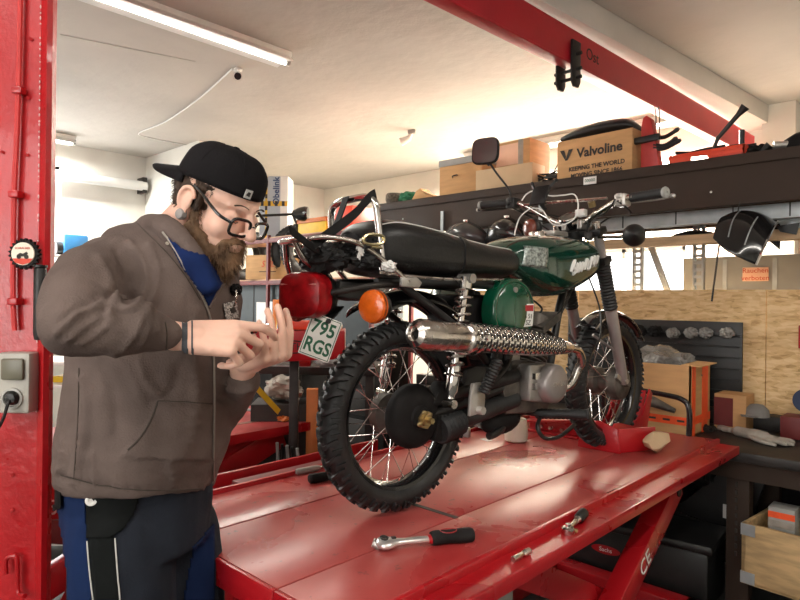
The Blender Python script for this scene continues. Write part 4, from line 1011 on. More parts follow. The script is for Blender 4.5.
# ---------------- head frame
Fc = V((.895, -.445, 0)).normalized(); PT = rad(27)
Fh = cv(Fc.x, Fc.y, 0); Lh = cv(-Fc.y, Fc.x, 0)      # facing and left directions in the room
F3 = Fh*math.cos(PT) - Z1*math.sin(PT); U3 = Fh*math.sin(PT) + Z1*math.cos(PT)
ear = at(188, 202, 1.265); HO = ear + Lh*.075
HS = .955
HM = M(((F3.x*HS, Lh.x*HS, U3.x*HS, HO.x), (F3.y*HS, Lh.y*HS, U3.y*HS, HO.y), (F3.z*HS, Lh.z*HS, U3.z*HS, HO.z), (0, 0, 0, 1)))
HR = HM.to_3x3().normalized()
def hp(x, y, z): return HM @ V((x, y, z))
def hell(b, c, r): b.ell(hp(*c), tuple(q*HS for q in r), HR, 20, 14)
def hcap(b, p, q, r0, r1): cap3(b, hp(*p), hp(*q), r0*HS, r1*HS)
def cap3(b, p, q, r0, r1, n=5):
    p, q = V(p), V(q); d = q-p; L = max(d.length, 1e-5); d /= L; pts = []; rr = []
    for i in range(n+1): a = PI/2*(1-i/n); pts.append(p - d*r0*math.sin(a)); rr.append(max(r0*math.cos(a), r0*.05))
    for i in range(n+1): a = PI/2*(i/n); pts.append(q + d*r1*math.sin(a)); rr.append(max(r1*math.cos(a), r1*.05))
    b.tube(pts, rr, 16)
body = MB()
hell(body, (-.008, 0, .058), (.100, .077, .074)); hell(body, (.040, 0, .045), (.058, .064, .060)); hell(body, (.052, 0, -.012), (.046, .058, .062))
for s in (-1, 1):
    hell(body, (.062, s*.036, -.020), (.026, .022, .028)); hell(body, (.005, s*.035, -.045), (.045, .030, .045))
    hell(body, (.085, s*.032, .009), (.015, .016, .013)); hcap(body, (.095, s*.010, .034), (.078, s*.044, .033), .0095, .006)
    hell(body, (.112, s*.0115, -.022), (.010, .0085, .0085))
    # ear: shell, rim and lobe
    hell(body, (-.004, s*.078, .002), (.014, .006, .026)); 
    er = [(-.016, .080, -.020), (-.022, .085, .0), (-.018, .087, .022), (-.004, .086, .032), (.010, .082, .026), (.013, .079, .012)]
    body.tube(catmull([hp(x, s*y, z) for x, y, z in er], 5), .0048, 8)
    hell(body, (-.004, s*.078, -.026), (.009, .006, .010))
hell(body, (.045, 0, -.060), (.052, .050, .036)); hell(body, (.088, 0, -.080), (.018, .022, .018))
hcap(body, (.100, 0, .026), (.126, 0, -.016), .0085, .0125)
hell(body, (.101, 0, -.049), (.010, .019, .0052)); hell(body, (.099, 0, -.059), (.0095, .017, .0058))
nb = at(163, 262, 1.40); cap3(body, hp(-.025, 0, -.03), nb, .062, .075)
# core of the torso and arms (under the clothes)
pelv = at(138, 500, 1.40); chest = at(155, 320, 1.38)
cap3(body, chest, pelv, .13, .12); cap3(body, nb, chest, .07, .13)
shR, elR, wrR = at(96, 272, 1.21), at(80, 322, 1.04), at(186, 337, 1.13)
shL, elL, wrL = at(210, 272, 1.56), at(215, 418, 1.46), at(247, 364, 1.31)
cap3(body, shR, elR, .042, .030); cap3(body, elR, wrR, .030, .0255); cap3(body, shL, elL, .042, .032); cap3(body, elL, wrL, .032, .026)
cap3(body, nb, shR, .06, .05); cap3(body, nb, shL, .06, .05)
hipR, hipL = at(118, 520, 1.33), at(172, 520, 1.50)
kneR, ankR = V((hipR.x, hipR.y, .50)) + Fh*.03, V((hipR.x, hipR.y, .10)); kneL, ankL = V((hipL.x, hipL.y, .50)) + Fh*.05, V((hipL.x, hipL.y, .10))
for h_, k_, a_ in ((hipR, kneR, ankR), (hipL, kneL, ankL)): cap3(body, h_, k_, .085, .058); cap3(body, k_, a_, .055, .042); cap3(body, a_, a_ + Fh*.10 - Z1*.04, .035, .03)
# ---------------- hands
def hand(b, wr, X, Yt, mirror, curls, thumb, scale=1.0, spread=(.10, .03, -.04, -.12)):
    X = V(X).normalized(); Yt = V(Yt); Yt = (Yt - X*Yt.dot(X)).normalized(); Zb = X.cross(Yt)*(-1 if mirror else 1); S = scale
    def lp_(x, y, z): return wr + X*x*S + Yt*y*S + Zb*z*S
    # palm
    for y, r in ((.026, .0145), (.009, .0150), (-.009, .0145), (-.026, .0135)):
        cap3(b, lp_(.010, y*.62, 0), lp_(.086 - abs(y-.009)*.22, y, 0), .0175*S, r*S*.92)
    cap3(b, lp_(-.02, 0, 0), lp_(.02, 0, 0), .0255*S, .022*S); b.ell(lp_(.035, .018, -.010), (.026*S, .018*S, .014*S), None)
    b.ell(lp_(.035, -.018, -.008), (.030*S, .014*S, .013*S), None)
    base = [(.088, .029), (.092, .0095), (.088, -.0105), (.080, -.0285)]; lens = [(.043, .026, .021), (.047, .029, .022), (.044, .027, .022), (.034, .020, .019)]; rads = [.0093, .0094, .0088, .0078]
    tips = []
    for f in range(4):
        p = lp_(base[f][0], base[f][1], .001); a = 0; sp_ = spread[f]
        for s_ in range(3):
            a += rad(curls[f][s_]); d = (X*math.cos(a) - Zb*math.sin(a)); d = (d + Yt*math.sin(sp_)*math.cos(a*.5)).normalized()
            q = p + d*lens[f][s_]*S; r0 = rads[f]*(1.0, .93, .86)[s_]*S; r1 = rads[f]*(.95, .88, .74)[s_]*S
            cap3(b, p, q, r0, r1, 4); b.ell(q, r1*1.03, None, 10, 8) if s_ < 2 else None
            lastd = d; p = q
        tips.append((p, lastd, rads[f]*.74*S, a))
    # thumb leaves the side of the palm near its base
    p = lp_(.022, .022, -.006)
    for (dx, dy, dz), L, r0, r1 in zip(thumb, (.044, .033, .026), (.0145, .0115, .0105), (.0115, .0102, .0082)):
        d = (X*dx + Yt*dy + Zb*dz).normalized(); q = p + d*L*S; cap3(b, p, q, r0*S, r1*S, 4); p = q
    return tips, X, Yt, Zb
tipsR, _, _, ZbR = hand(body, wrR, cv(.97, .16, -.03), cv(.05, .62, .78), False, [(16, 34, 22), (44, 62, 30), (58, 74, 36), (66, 78, 38)], [(.75, .35, -.55), (.9, .1, -.4), (.95, -.1, -.25)], 1.03)
tipsL, _, _, ZbL = hand(body, wrL, cv(.78, -.50, .24), cv(.55, .80, .05), True, [(72, 14, 10), (76, 10, 8), (76, 10, 8), (70, 14, 12)], [(.5, .75, -.45), (.45, .3, -.8), (.2, -.1, -1)], 1.03)
bo = body.build('body', K['skin']); remesh(bo, .0032, 2); fin(bo)
for k_, (tp, wr_) in enumerate(((tipsR, wrR), (tipsL, wrL))):
    for f, (p, d, r, a) in enumerate(tp):
        back = (ZbR if k_ == 0 else ZbL); nd = (back - d*back.dot(d)).normalized()
        sd = d.cross(nd); nm = MB().ell(p - d*.004 + nd*r*.78, (.0065, .0055, .0018), M((d, sd, nd)).transposed(), 10, 6)
        fin(nm.build('fingernail', mat('fingernail', (.74, .48, .38), .3) if 'fingernail' not in bpy.data.materials else bpy.data.materials['fingernail']))
# tattoos: rings on the wrist, letters on the fingers
tat = mat('tattoo_ink', (.05, .055, .065), .6)
me_ = bo.data; TB = BVHTree.FromPolygons([v.co + ML for v in me_.vertices], [tuple(p.vertices) for p in me_.polygons])
for pl_ in ([(181, 316), (187.5, 316), (188.5, 362), (182, 362)], [(190.5, 316), (193, 316), (194, 362), (191.5, 362)]):
    q = drape('wrist_tattoo', TB, pl_, .0006, tat, None, .8, .0004); q.data.transform(M.Translation(-ML)); q.parent = man
treeB = None
# ---------------- hair, beard, eyes
hair = MB()
hell(hair, (-.030, 0, .030), (.083, .076, .072)); hell(hair, (-.045, 0, -.010), (.052, .066, .042)); hell(hair, (-.004, 0, .052), (.092, .0765, .050)); 
for s in (-1, 1): hcap(hair, (.014, s*.068, .040), (.016, s*.066, -.008), .009, .007)
ho = hair.build('hair', K['hair']); remesh(ho, .004, 1)
def strands(name, src, n, L, r, m, dirf, seed=1, filt=None):
    random.seed(seed); me = src.data; polys = me.polygons; b = MB(); done = 0; cnt = len(polys)
    while done < n:
        p = polys[random.randrange(cnt)]; c = p.center; nn = p.normal
        if filt and not filt(c, nn): 
            if random.random() < .02: done += 1
            continue
        d = dirf(c, nn); l_ = L*random.uniform(.5, 1.15)
        c1 = c + (nn*.5 + d*.6)*l_*.5; c2 = c + (nn*.35 + d*1.0)*l_ + V((random.uniform(-1, 1), random.uniform(-1, 1), random.uniform(-1, 1)))*l_*.22
        b.tube([c - nn*.002, c1, c2], [r, r*.8, r*.15], 3, cap=False); done += 1
    return b.build(name, m)
hs_ = strands('hair_strands', ho, 1500, .0085, .0009, K['hair'], lambda c, n: (-U3*.9 - F3*.3), 3); hs_.parent = ho
fin(ho); hs_.data.transform(M.Translation(-ML))
beard = MB()
for s in (-1, 1):
    for p, q, r0, r1 in (((.012, s*.063, -.010), (.020, s*.056, -.050), .008, .018), ((.018, s*.058, -.050), (.060, s*.040, -.085), .020, .024), ((.060, s*.036, -.075), (.092, s*.010, -.092), .018, .022), ((.104, s*.004, -.037), (.088, s*.030, -.052), .0062, .0075), ((.088, s*.030, -.052), (.080, s*.030, -.080), .009, .016), ((.03, s*.045, -.07), (.045, s*.025, -.125), .02, .022)):
        hcap(beard, p, q, r0, r1)
hcap(beard, (.080, 0, -.090), (.062, 0, -.160), .034, .026); hcap(beard, (.050, 0, -.10), (.035, 0, -.150), .034, .028); hcap(beard, (.098, 0, -.074), (.092, 0, -.110), .010, .018)
be = beard.build('beard', K['beard']); remesh(be, .004, 2)
for v, n in norms(be): v.co += n*(noise.noise(v.co*60)*.005 + noise.noise(v.co*150)*.002)
bs_ = strands('beard_strands', be, 4200, .0135, .0007, K['beard'], lambda c, n: (-Z1*.8 + F3*.25), 5); bs_.parent = be
fin(be); bs_.data.transform(M.Translation(-ML))
for s in (-1, 1):
    b = MB().tube([hp(.0965+.001, s*.022, .003), hp(.1005, s*.032, .0015), hp(.0955, s*.042, .004)], .0010, 5); fin(b.build('eyelashes', K['hair']))
    b = MB(); random.seed(6)
    for i in range(46):
        u_ = i/45; p = hp(.1045-.010*u_, s*(.012+.034*u_), .037+.004*math.sin(u_*PI)); b.tube([p, p + (Lh*s*.6 + U3*.25)*.007], [.0014, .0003], 3)
    fin(b.build('eyebrow', K['hair']))
    plg = MB().lathe([(.0, .0045), (.0095, .004), (.0115, .001), (.0115, -.008), (0, -.008)], hp(-.006, s*.082, -.031), Lh*s, 26)
    fin(lab(plg.build('ear_plug', mat('grey_plug', (.30, .28, .27), .4)), 'round grey ear plug'))
# ---------------- glasses
gl = MB(); 
def gp(x, y, z): return hp(x, y, z)
gz = .004; gx = .122
frame = bpy.data.objects.new('glasses', None); COL.objects.link(frame); frame.parent = man
def addg(b, name, m): o = b.build(name, m); o.data.transform(M.Translation(-ML)); o.parent = frame; return o
for s in (-1, 1):
    ring = [gp(gx - abs(s*.033 + .026*math.copysign(abs(math.cos(a))**.55, math.cos(a)))*.16, s*.033 + .026*math.copysign(abs(math.cos(a))**.55, math.cos(a)), gz-.006 + .0185*math.copysign(abs(math.sin(a))**.6, math.sin(a))) for a in [2*PI*i/36 for i in range(36)]]
    addg(MB().tube(ring, .0034, 8, closed=True), 'rim', K['blackgloss'])
    addg(MB().tube(catmull([gp(.111, s*.061, .006), gp(.085, s*.077, .012), (gp(.03, s*.080, .032)), gp(.004, s*.083, .040)], 6), .0033, 8), 'temple', K['blackgloss'])
addg(MB().tube([gp(gx-.0015, -.008, .002), gp(gx+.002, 0, .006), gp(gx-.0015, .008, .002)], .0024, 8), 'bridge', K['blackgloss'])
# ---------------- cap
capm = MB(); nph, nth = 48, 14; rings = []
for i in range(nth+1):
    th = i/nth; ring = []
    for j in range(nph):
        ph = 2*PI*j/nph; z0 = .048 + .012*math.cos(ph) - .004*math.cos(2*ph)           # rim height: higher at the forehead
        a = th*PI/2; zz = z0 + (.139 - z0)*math.sin(a)**.92; rr_ = math.cos(a)**.62 if th < 1 else 0.0
        bul = 1 + .02*math.sin(a*2)
        ring.append(hp(-.006 + .1040*rr_*bul*math.cos(ph) + .004*math.sin(a), .0850*rr_*bul*math.sin(ph), zz))
    rings.append(ring)
capm.loft(rings[:-1] + [[hp(.0, 0, .139)]*nph], cap=False)
co = capm.build('cap', K['capm'], ang=80, solid=.002)
for v, n in norms(co): v.co += n*noise.noise(v.co*28)*.0028
br = MB()
def brf(u_, v_):
    ph = PI + rad(72)*(2*v_-1); ext = .088*(1-abs(2*v_-1)**3)*u_
    x = -.006 + .1040*math.cos(ph); y = .0850*math.sin(ph)
    return hp(x - ext, y*(1-.05*u_), .050 - .05*ext - .26*ext - 3.0*y*y*u_)
br.grid(brf, 10, 24); bo_ = br.build('cap_brim', K['capm'], co, solid=.004, ang=80)
for k in range(6):
    ph = PI/6 + k*PI/3; pts = []
    for i in range(nth):
        j = int(round(ph/(2*PI)*nph)) % nph; pts.append(rings[i][j])
    MB().tube(pts, .0012, 5).build('seam', K['capm'], co)
MB().ell(hp(.0, 0, .140), (.008, .008, .004), HR, 12, 8).build('top_button', K['capm'], co)
tq = hp(.099, -.030, .070); tn = (tq - hp(0, 0, .068)).normalized(); te = tn.cross(U3).normalized()
MB().prism([(-.008, -.009), (.008, -.009), (.008, .009), (-.008, .009)], tq + tn*.004, te, U3, .002).build('cap_tag', mat('tag_grey', (.5, .5, .48), .6), co)
MB().prism([(-.004, -.005), (.005, -.003), (.002, .005), (-.004, .004)], tq + tn*.0052, te, U3, .001).build('tag_mark', K['ink'], co)
for o_ in list(co.children): o_.data.transform(M.Translation(-ML))
fin(co)
# ---------------- hoodie
hd_ = MB(); rows = [(474, 76, 209, 1.40, .175), (464, 70, 212, 1.40, .185), (437, 70, 226, 1.39, .19), (402, 76, 234, 1.385, .19), (362, 80, 237, 1.38, .195), (328, 78, 238, 1.38, .195), (300, 66, 240, 1.38, .195), (272, 78, 232, 1.38, .185), (252, 96, 220, 1.385, .165), (238, 118, 205, 1.39, .12), (228, 132, 198, 1.39, .085)]
rings = []
for py, xl_, xr2, Yc, hd2 in rows:
    c = at((xl_+xr2)/2, py, Yc); hw = (xr2-xl_)/2/FPX*Yc*.985; Rr = cv(1, 0, 0); Ff = cv(0, 1, 0); rings.append([c + Rr*hw*math.copysign(abs(math.cos(a))**.85, math.cos(a)) + Ff*hd2*math.copysign(abs(math.sin(a))**.85, math.sin(a)) for a in [2*PI*i/40 for i in range(40)]])
for ri, kk in ((0, .62), (1, .5), (2, .25)):
    Yn = rows[ri][3] - rows[ri][4]
    for p_ in rings[ri]: p_.z -= kk*.318*(worldpix(p_)[2] - Yn)
hd_.loft(rings)
cap3(hd_, at(118, 272, 1.27), at(88, 284, 1.185), .080, .072); cap3(hd_, at(88, 284, 1.185), at(73, 325, 1.02), .072, .058); cap3(hd_, at(73, 325, 1.02), at(130, 328, 1.055), .058, .045); cap3(hd_, at(130, 328, 1.055), at(130, 325, 1.055), .045, .045); cap3(hd_, at(130, 325, 1.055), at(166, 335, 1.10), .045, .032)
cap3(hd_, at(190, 268, 1.50), shL, .08, .075); cap3(hd_, shL, at(212, 345, 1.56), .075, .066); cap3(hd_, at(212, 345, 1.56), at(216, 412, 1.47), .066, .060); cap3(hd_, at(216, 412, 1.47), at(243, 380, 1.345), .060, .036)
# hood lying on the upper back and the collar
hd_.tube(catmull([at(212, 290, 1.235), at(196, 262, 1.235), at(178, 238, 1.245), at(163, 226, 1.27), at(150, 224, 1.32), at(146, 226, 1.40), at(156, 228, 1.48), at(180, 236, 1.52), at(205, 255, 1.50), at(224, 290, 1.42)], 6), [.014]*6 + [.018]*6 + [.020]*6 + [.024]*24 + [.020]*6 + [.018]*7, 10)
hd_.ell(at(140, 243, 1.36), (.085, .085, .045))
hoo = hd_.build('hoodie', K['hoodie']); remesh(hoo, .0058, 3)
folds = [  # (points in the photo frame, height, width px)
 ([(98, 262), (108, 280), (112, 300), (108, 315)], .006, 4), ([(130, 244), (143, 262), (147, 284), (140, 300)], .007, 4), ([(150, 248), (158, 270), (154, 296), (146, 310)], .006, 4), ([(118, 250), (128, 270), (130, 296)], -.006, 4),
 ([(56, 334), (74, 316), (96, 304), (116, 300)], .006, 3.5), ([(66, 342), (86, 326), (108, 312)], .005, 3.5), ([(60, 322), (78, 307), (98, 297)], -.004, 3), ([(80, 346), (98, 334), (114, 318)], .004, 3.5), ([(124, 350), (136, 334), (142, 318)], .005, 3), ([(116, 300), (124, 308), (136, 306)], .007, 3.5), ([(112, 292), (106, 304), (104, 316)], -.007, 3),
 ([(150, 312), (148, 330), (142, 346)], .003, 3), ([(160, 316), (158, 332)], .003, 3),
 ([(80, 380), (84, 410), (80, 450), (74, 480)], .006, 6), ([(100, 366), (112, 390), (116, 430)], -.004, 6), ([(140, 362), (146, 380), (160, 396)], .005, 5), ([(196, 310), (190, 350), (196, 390), (192, 440)], .005, 6), ([(216, 350), (224, 372), (228, 392)], .006, 4), ([(178, 372), (170, 392), (150, 402)], -.004, 5),
 ([(62, 474), (100, 484), (150, 490), (208, 488)], -.003, 2.5), ([(92, 455), (96, 480)], .005, 4), ([(170, 462), (176, 490)], .004, 4), ([(66, 440), (60, 470)], .006, 5), ([(115, 355), (130, 372), (140, 392)], .004, 5), ([(224, 384), (238, 392), (250, 388)], .006, 3), ([(220, 398), (236, 404)], -.005, 3), ([(222, 330), (226, 350), (222, 370)], .005, 4)]
FL = []
for pts, h_, w_ in folds:
    P_ = catmull([(x, y, 0) for x, y in pts], 5); xs = [p.x for p in P_]; ys = [p.y for p in P_]; FL.append((P_, h_, w_, min(xs)-3*w_, max(xs)+3*w_, min(ys)-3*w_, max(ys)+3*w_))
pocket = [(158, 402), (214, 405), (214, 462), (120, 456), (138, 438), (150, 420)]
for v, n in norms(hoo):
    c = v.co; px, py, Yd = worldpix(c); view = (c-CAMP).normalized(); q = c*1.0; dsp = 0
    dsp += noise.noise(V((q.x*9, q.y*9, q.z*4)))*.010 + noise.noise(V((q.x*22, q.y*22, q.z*12)))*.0045 + noise.noise(q*60)*.001
    if n.dot(view) < .15:
        for P_, h_, w_, x0, x1, y0, y1 in FL:
            if x0 < px < x1 and y0 < py < y1:
                d = min((p.x-px)**2+(p.y-py)**2 for p in P_); dsp += 1.35*h_*math.exp(-d/(w_*w_))
        if inpoly(px, py, pocket) and n.dot(view) < -.2: dsp += .004
    v.co = c + n*dsp
TH = bvh(hoo)
seam = mat('dark_seam', (.055, .042, .034), .95)
parts = [drape('tshirt', TH, [(168, 236), (186, 250), (206, 256), (226, 266), (222, 284), (208, 308), (198, 290), (184, 268)], .004, K['tshirt'], None, 1.6)]
parts.append(draped_tube('zip', TH, [(164, 232), (178, 252), (192, 280), (206, 308), (212, 340), (213, 400), (212, 480)], .0022, .0035, mat('zip_metal', (.30, .27, .24), .5, .5), None))
parts.append(draped_tube('collar_edge', TH, [(208, 308), (218, 290), (230, 276)], .004, .003, K['hoodie'], None))
parts.append(draped_tube('pocket_seam', TH, [(158, 401), (152, 418), (140, 438), (128, 450)], .0022, .000, seam, None)); parts.append(draped_tube('pocket_seam', TH, [(158, 401), (185, 402), (212, 404)], .0012, .0005, seam, None))
parts.append(draped_tube('hem_seam', TH, [(62, 474), (100, 484), (150, 490), (208, 488)], .0012, .0035, seam, None)); parts.append(draped_tube('side_seam', TH, [(79, 368), (78, 420), (74, 478)], .0010, .0004, seam, None))
parts.append(draped_tube('collar_seam', TH, [(136, 222), (150, 236), (166, 252), (184, 274), (200, 300)], .0011, .0004, seam, None))
parts.append(draped_tube('cuff_seam', TH, [(165, 322), (167, 334), (166, 350)], .0012, .0004, seam, None))
ey = hit(TH, 168, 243, .002)
if ey is not None: parts.append(MB().lathe([(.002, 0), (.0035, 0), (.0035, .001), (.002, .001)], ey, (CAMP-ey).normalized(), 14).build('eyelet', K['chromeworn']))
bd = drape('chest_print', TH, [(221, 303), (235, 300), (238, 318), (224, 321)], .004, mat('print_cloth', (.40, .38, .36), .8, var=.6, vs=260, lo=.48, hi=.52), None, 1.2); parts.append(bd)
parts.append(drape('print_mark', TH, [(227, 308), (233, 306), (235, 312), (229, 314)], .0055, K['ink'], None, 1.0))
for o_ in parts:
    if o_ is None: continue
    o_.data.transform(M.Translation(-ML)); o_.parent = hoo
fin(hoo)
# clip-on microphone
mp_ = hit(TH, 231, 291, .012) or at(231, 291, 1.24)
b = MB(); lump(b, mp_, (.0135, .0135, .0135), 4, .3, 14); mic = fin(lab(b.build('clip_microphone', K['blackmatte']), 'fuzzy black clip-on microphone')); b = MB().tube(catmull([mp_, at(236, 300, 1.235), at(234, 306, 1.24)], 4), .002, 6).build('microphone_clip', K['chromeworn'], mic); b.data.transform(M.Translation(-ML))
# ---------------- trousers and boots
tr_ = MB(); rows = [(440, 74, 202, 1.40, .15), (470, 72, 207, 1.40, .16), (500, 70, 210, 1.41, .165), (540, 72, 210, 1.41, .165)]
rings = []
for py, xl_, xr2, Yc, hd2 in rows:
    c = at((xl_+xr2)/2, py, Yc); hw = (xr2-xl_)/2/FPX*Yc*.985; rings.append([c + Rr*hw*math.cos(a) + Ff*hd2*math.sin(a) for a in [2*PI*i/36 for i in range(36)]])
tr_.loft(rings)
for h_, k_, a_, r_, px0 in ((at(124, 530, 1.335), kneR, ankR, .112, 0), (at(176, 530, 1.50), kneL, ankL, .103, 0)): cap3(tr_, h_, V((k_.x, k_.y, .52)), r_, .092); cap3(tr_, V((k_.x, k_.y, .52)), a_ + Z1*.0, .092, .072)
tro = tr_.build('trousers', K['trouser']); remesh(tro, .007, 3)
for v, n in norms(tro):
    q = v.co; v.co = q + n*(noise.noise(V((q.x*10, q.y*10, q.z*5)))*.010 + noise.noise(V((q.x*25, q.y*25, q.z*14)))*.004)
TT = bvh(tro); tp = []
tp.append(drape('blue_panel', TT, [(56, 488), (86, 488), (90, 560), (94, 601), (64, 601)], .002, K['trblue'], None, 2))
tp.append(drape('black_panel', TT, [(88, 535), (115, 535), (121, 601), (94, 601)], .002, K['trblack'], None, 2)); tp.append(drape('pocket', TT, [(86, 492), (140, 496), (134, 515), (124, 530), (112, 538), (88, 540)], .005, K['trblack'], None, 2))
tp.append(drape('belt_pouch', TT, [(50, 478), (68, 482), (66, 508), (56, 512)], .010, K['trblack'], None, 2)); tp.append(drape('blue_panel', TT, [(192, 545), (215, 520), (215, 601), (182, 601)], .002, K['trblue'], None, 2))
rp = mat('reflective_piping', (.62, .62, .58), .5)
tp.append(draped_tube('piping', TT, [(88, 541), (90, 565), (94, 601)], .0014, .003, rp, None)); tp.append(draped_tube('piping', TT, [(115, 538), (117, 565), (120, 601)], .0014, .003, rp, None))
bp_ = hit(TT, 93, 499, .006) or at(93, 499, 1.24); vd = (CAMP-bp_).normalized()
tp.append(MB().lathe([(.0, .001), (.005, .001), (.006, .003), (.0105, .003), (.0115, 0), (0, -.001)], bp_, vd, 24).build('white_button', K['white']))
for o_ in tp: o_.data.transform(M.Translation(-ML)); o_.parent = tro
fin(tro)
for a_ in (ankR, ankL):
    b = MB(); cap3(b, a_ + Z1*.02, a_ + Z1*.0, .058, .055); cap3(b, a_ - Z1*.045 - Fh*.04, a_ - Z1*.05 + Fh*.15, .048, .042); q = b.build('boot', K['black']); remesh(q, .006, 2)
    for v in q.data.vertices: v.co.z = max(v.co.z, .006)
    so2 = MB().bar(a_ - Z1*(a_.z-.012) - Fh*.09, a_ - Z1*(a_.z-.012) + Fh*.19, .095, .022, bev=.008).build('boot_sole', K['rubber'], q); so2.data.transform(M.Translation(-ML)); fin(q)
# ---------------- small screwdriver held in the fingers
p, q = at(240, 334, 1.20), at(268, 325, 1.19)
sc_ = thing('pocket_screwdriver', 'small black screwdriver with a silver tip held between the hands', 'screwdriver', p); d = (q-p)
MB().tube([d*0, d*.05, d*.55, d*.62], [.005, .008, .008, .004], 12).build('handle', K['black'], sc_); MB().tube([d*.6, d*.62, d*1.05], [.0035, .003, .002], 8).build('blade', K['chrome'], sc_)
MB().tube([d*.50, d*.54], [.0083, .0083], 12).build('red_ring', K['red'], sc_)
# ================================================================ STORAGE SHELF, OSB WALL AND BENCH (right)
SY = 3.40
zb, zt = 1.945, 2.195
t = thing('storage_shelf', 'long dark brown steel shelf beam with a board deck high along the back', 'shelf', (-1.6, SY, 0))
def rel(o, p): return (p[0]-o.location[0], p[1]-o.location[1], p[2]-o.location[2])
def bbr(par, mb, a, b, bev=0): return mb.bb(rel(par, a), rel(par, b), bev)
bbr(t, MB(), (-3.50, SY, zb), (1.45, SY+.05, zt), .004).build('front_beam', K['brownbeam'], t)
bbr(t, MB(), (-3.50, SY-.012, zt-.055), (1.45, SY, zt-.001), .002).build('beam_lip', K['brownbeam'], t)
bbr(t, MB(), (-3.50, SY+.051, zt-.04), (1.45, 4.35, zt-.004)).build('shelf_board', K['brownbeam'], t)
bbr(t, MB(), (-3.50, 4.30, zb), (1.45, 4.35, zt-.041)).build('rear_beam', K['brownbeam'], t)
for x in (-3.42, 1.36):
    for y in (SY+.055, 4.24): bbr(t, MB(), (x, y, 0 if y < 4 else 0), (x+.06, y+.06, zt-.04)).build('upright', K['brownbeam'], t)
c = onb(590, 180.5, SY-.014)
lp_ = bbr(t, MB(), (c.x-.04, SY-.016, c.z-.022), (c.x+.04, SY-.0125, c.z+.022), .001).build('shelf_label', K['white'], t)
text('label_marks', '00000', .026, K['inkgreen'], rel(t, (c.x, SY-.0168, c.z)), X1, Z1, t, .0003)
for px, py in ((711, 192), (403, 219), (530, 204)): MB().ell(rel(t, onb(px, py, SY)), (.006, .006, .006), None, 8, 6).build('rivet', K['white'], t)
# galvanised channel and timber rail below the shelf
b = thing('steel_channel', 'grey galvanised steel channel with seams under the dark shelf beam', 'channel', (-1.6, 3.52, 1.88))
MB().bb((-1.85, 0, .0), (2.2, .04, .07), .003).build('channel_face', K['zinc'], b)
MB().bb((-1.85, -.02, -.006), (2.2, .05, 0)).build('channel_lip', K['zinc'], b)
for px in (623, 676, 733, 790, 575): 
    x = onb(px, 220, 3.52).x + 1.6; MB().bb((x-.003, -.004, .0), (x+.003, 0, .07)).build('seam', K['steelblk'], b)
rail = thing('timber_rail', 'planed wooden rail and board running below the grey channel', 'rail', (-1.6, 3.6, 1.775))
MB().bb((-1.8, 0, 0), (2.2, .05, .055), .003).build('front_rail', K['wood'], rail)
MB().bb((-1.8, .051, .03), (2.2, .42, .054), .002).build('board', K['wood'], rail)
# perforated uprights
def upright(px, y, z0, z1, wd, label):
    x = onb(px, 265, y).x; b = MB()
    for s in (-1, 1): b.bb((x+s*wd/2-.006, y, z0), (x+s*wd/2+.006, y+.035, z1))
    z = z0; 
    while z < z1: b.bb((x-wd/2, y, z), (x+wd/2, y+.004, z+.018)); z += .042
    return tag(b.build('perforated_upright', K['zinc']), label, 'upright', 'perforated rack uprights')
upright(637, 3.90, 0.8, 1.94, .05, 'left perforated galvanised rack upright in front of the bright window')
upright(698, 3.90, 0.8, 1.94, .05, 'right perforated galvanised rack upright beside the grey cabinet')
p, q = onb(651, 246, 3.93), onb(668, 292, 3.93); tag(MB().bar(p, q, .02, .035).build('diagonal_brace', K['zinc']), 'diagonal steel brace between the rack uprights', 'brace')
# osb sheets
bw = [(-3.2, -1.96), (-1.955, -.86), (-.855, .5)]
for i, (x0, x1) in enumerate(bw):
    struct(MB().bb((x0, 3.80, .86), (x1, 3.82, 1.528)).build('wall_osb', K['osb']))
struct(MB().bb((-3.2, 3.79, 0), (.5, 3.85, .859)).build('wall_plinth', K['blackmatte']))
# grey cabinet with smoking sign
c0, c1 = onb(683, 258, 4.3), onb(835, 258, 4.3)
cb = thing('grey_cabinet', 'grey metal cabinet standing behind the chipboard wall', 'cabinet', (c0.x, 4.3, 0))
MB().bb((0, 0, 0), (c1.x-c0.x, .35, c0.z), .006).build('body', K['greyplastic'], cb)
for px in (725, 775):
    x = onb(px, 270, 4.3).x - c0.x; MB().bb((x-.012, -.006, .02), (x+.012, 0, c0.z-.02)).build('door_edge', K['zinc'], cb)
p, q = onb(742, 267.5, 4.27), onb(768, 281, 4.27)
sg = thing('no_smoking_sign', 'small peach paper sign in red lettering on the grey cabinet', 'sign', (p+q)/2)
MB().box((0, .012, 0), (q.x-p.x, .003, p.z-q.z), None, .001).build('sheet', K['signpaper'], sg)
text('sign_text', 'Rauchen', .042, K['inkred'], (0, .009, .022), X1, Z1, sg); text('sign_text', 'verboten', .042, K['inkred'], (0, .009, -.024), X1, Z1, sg)

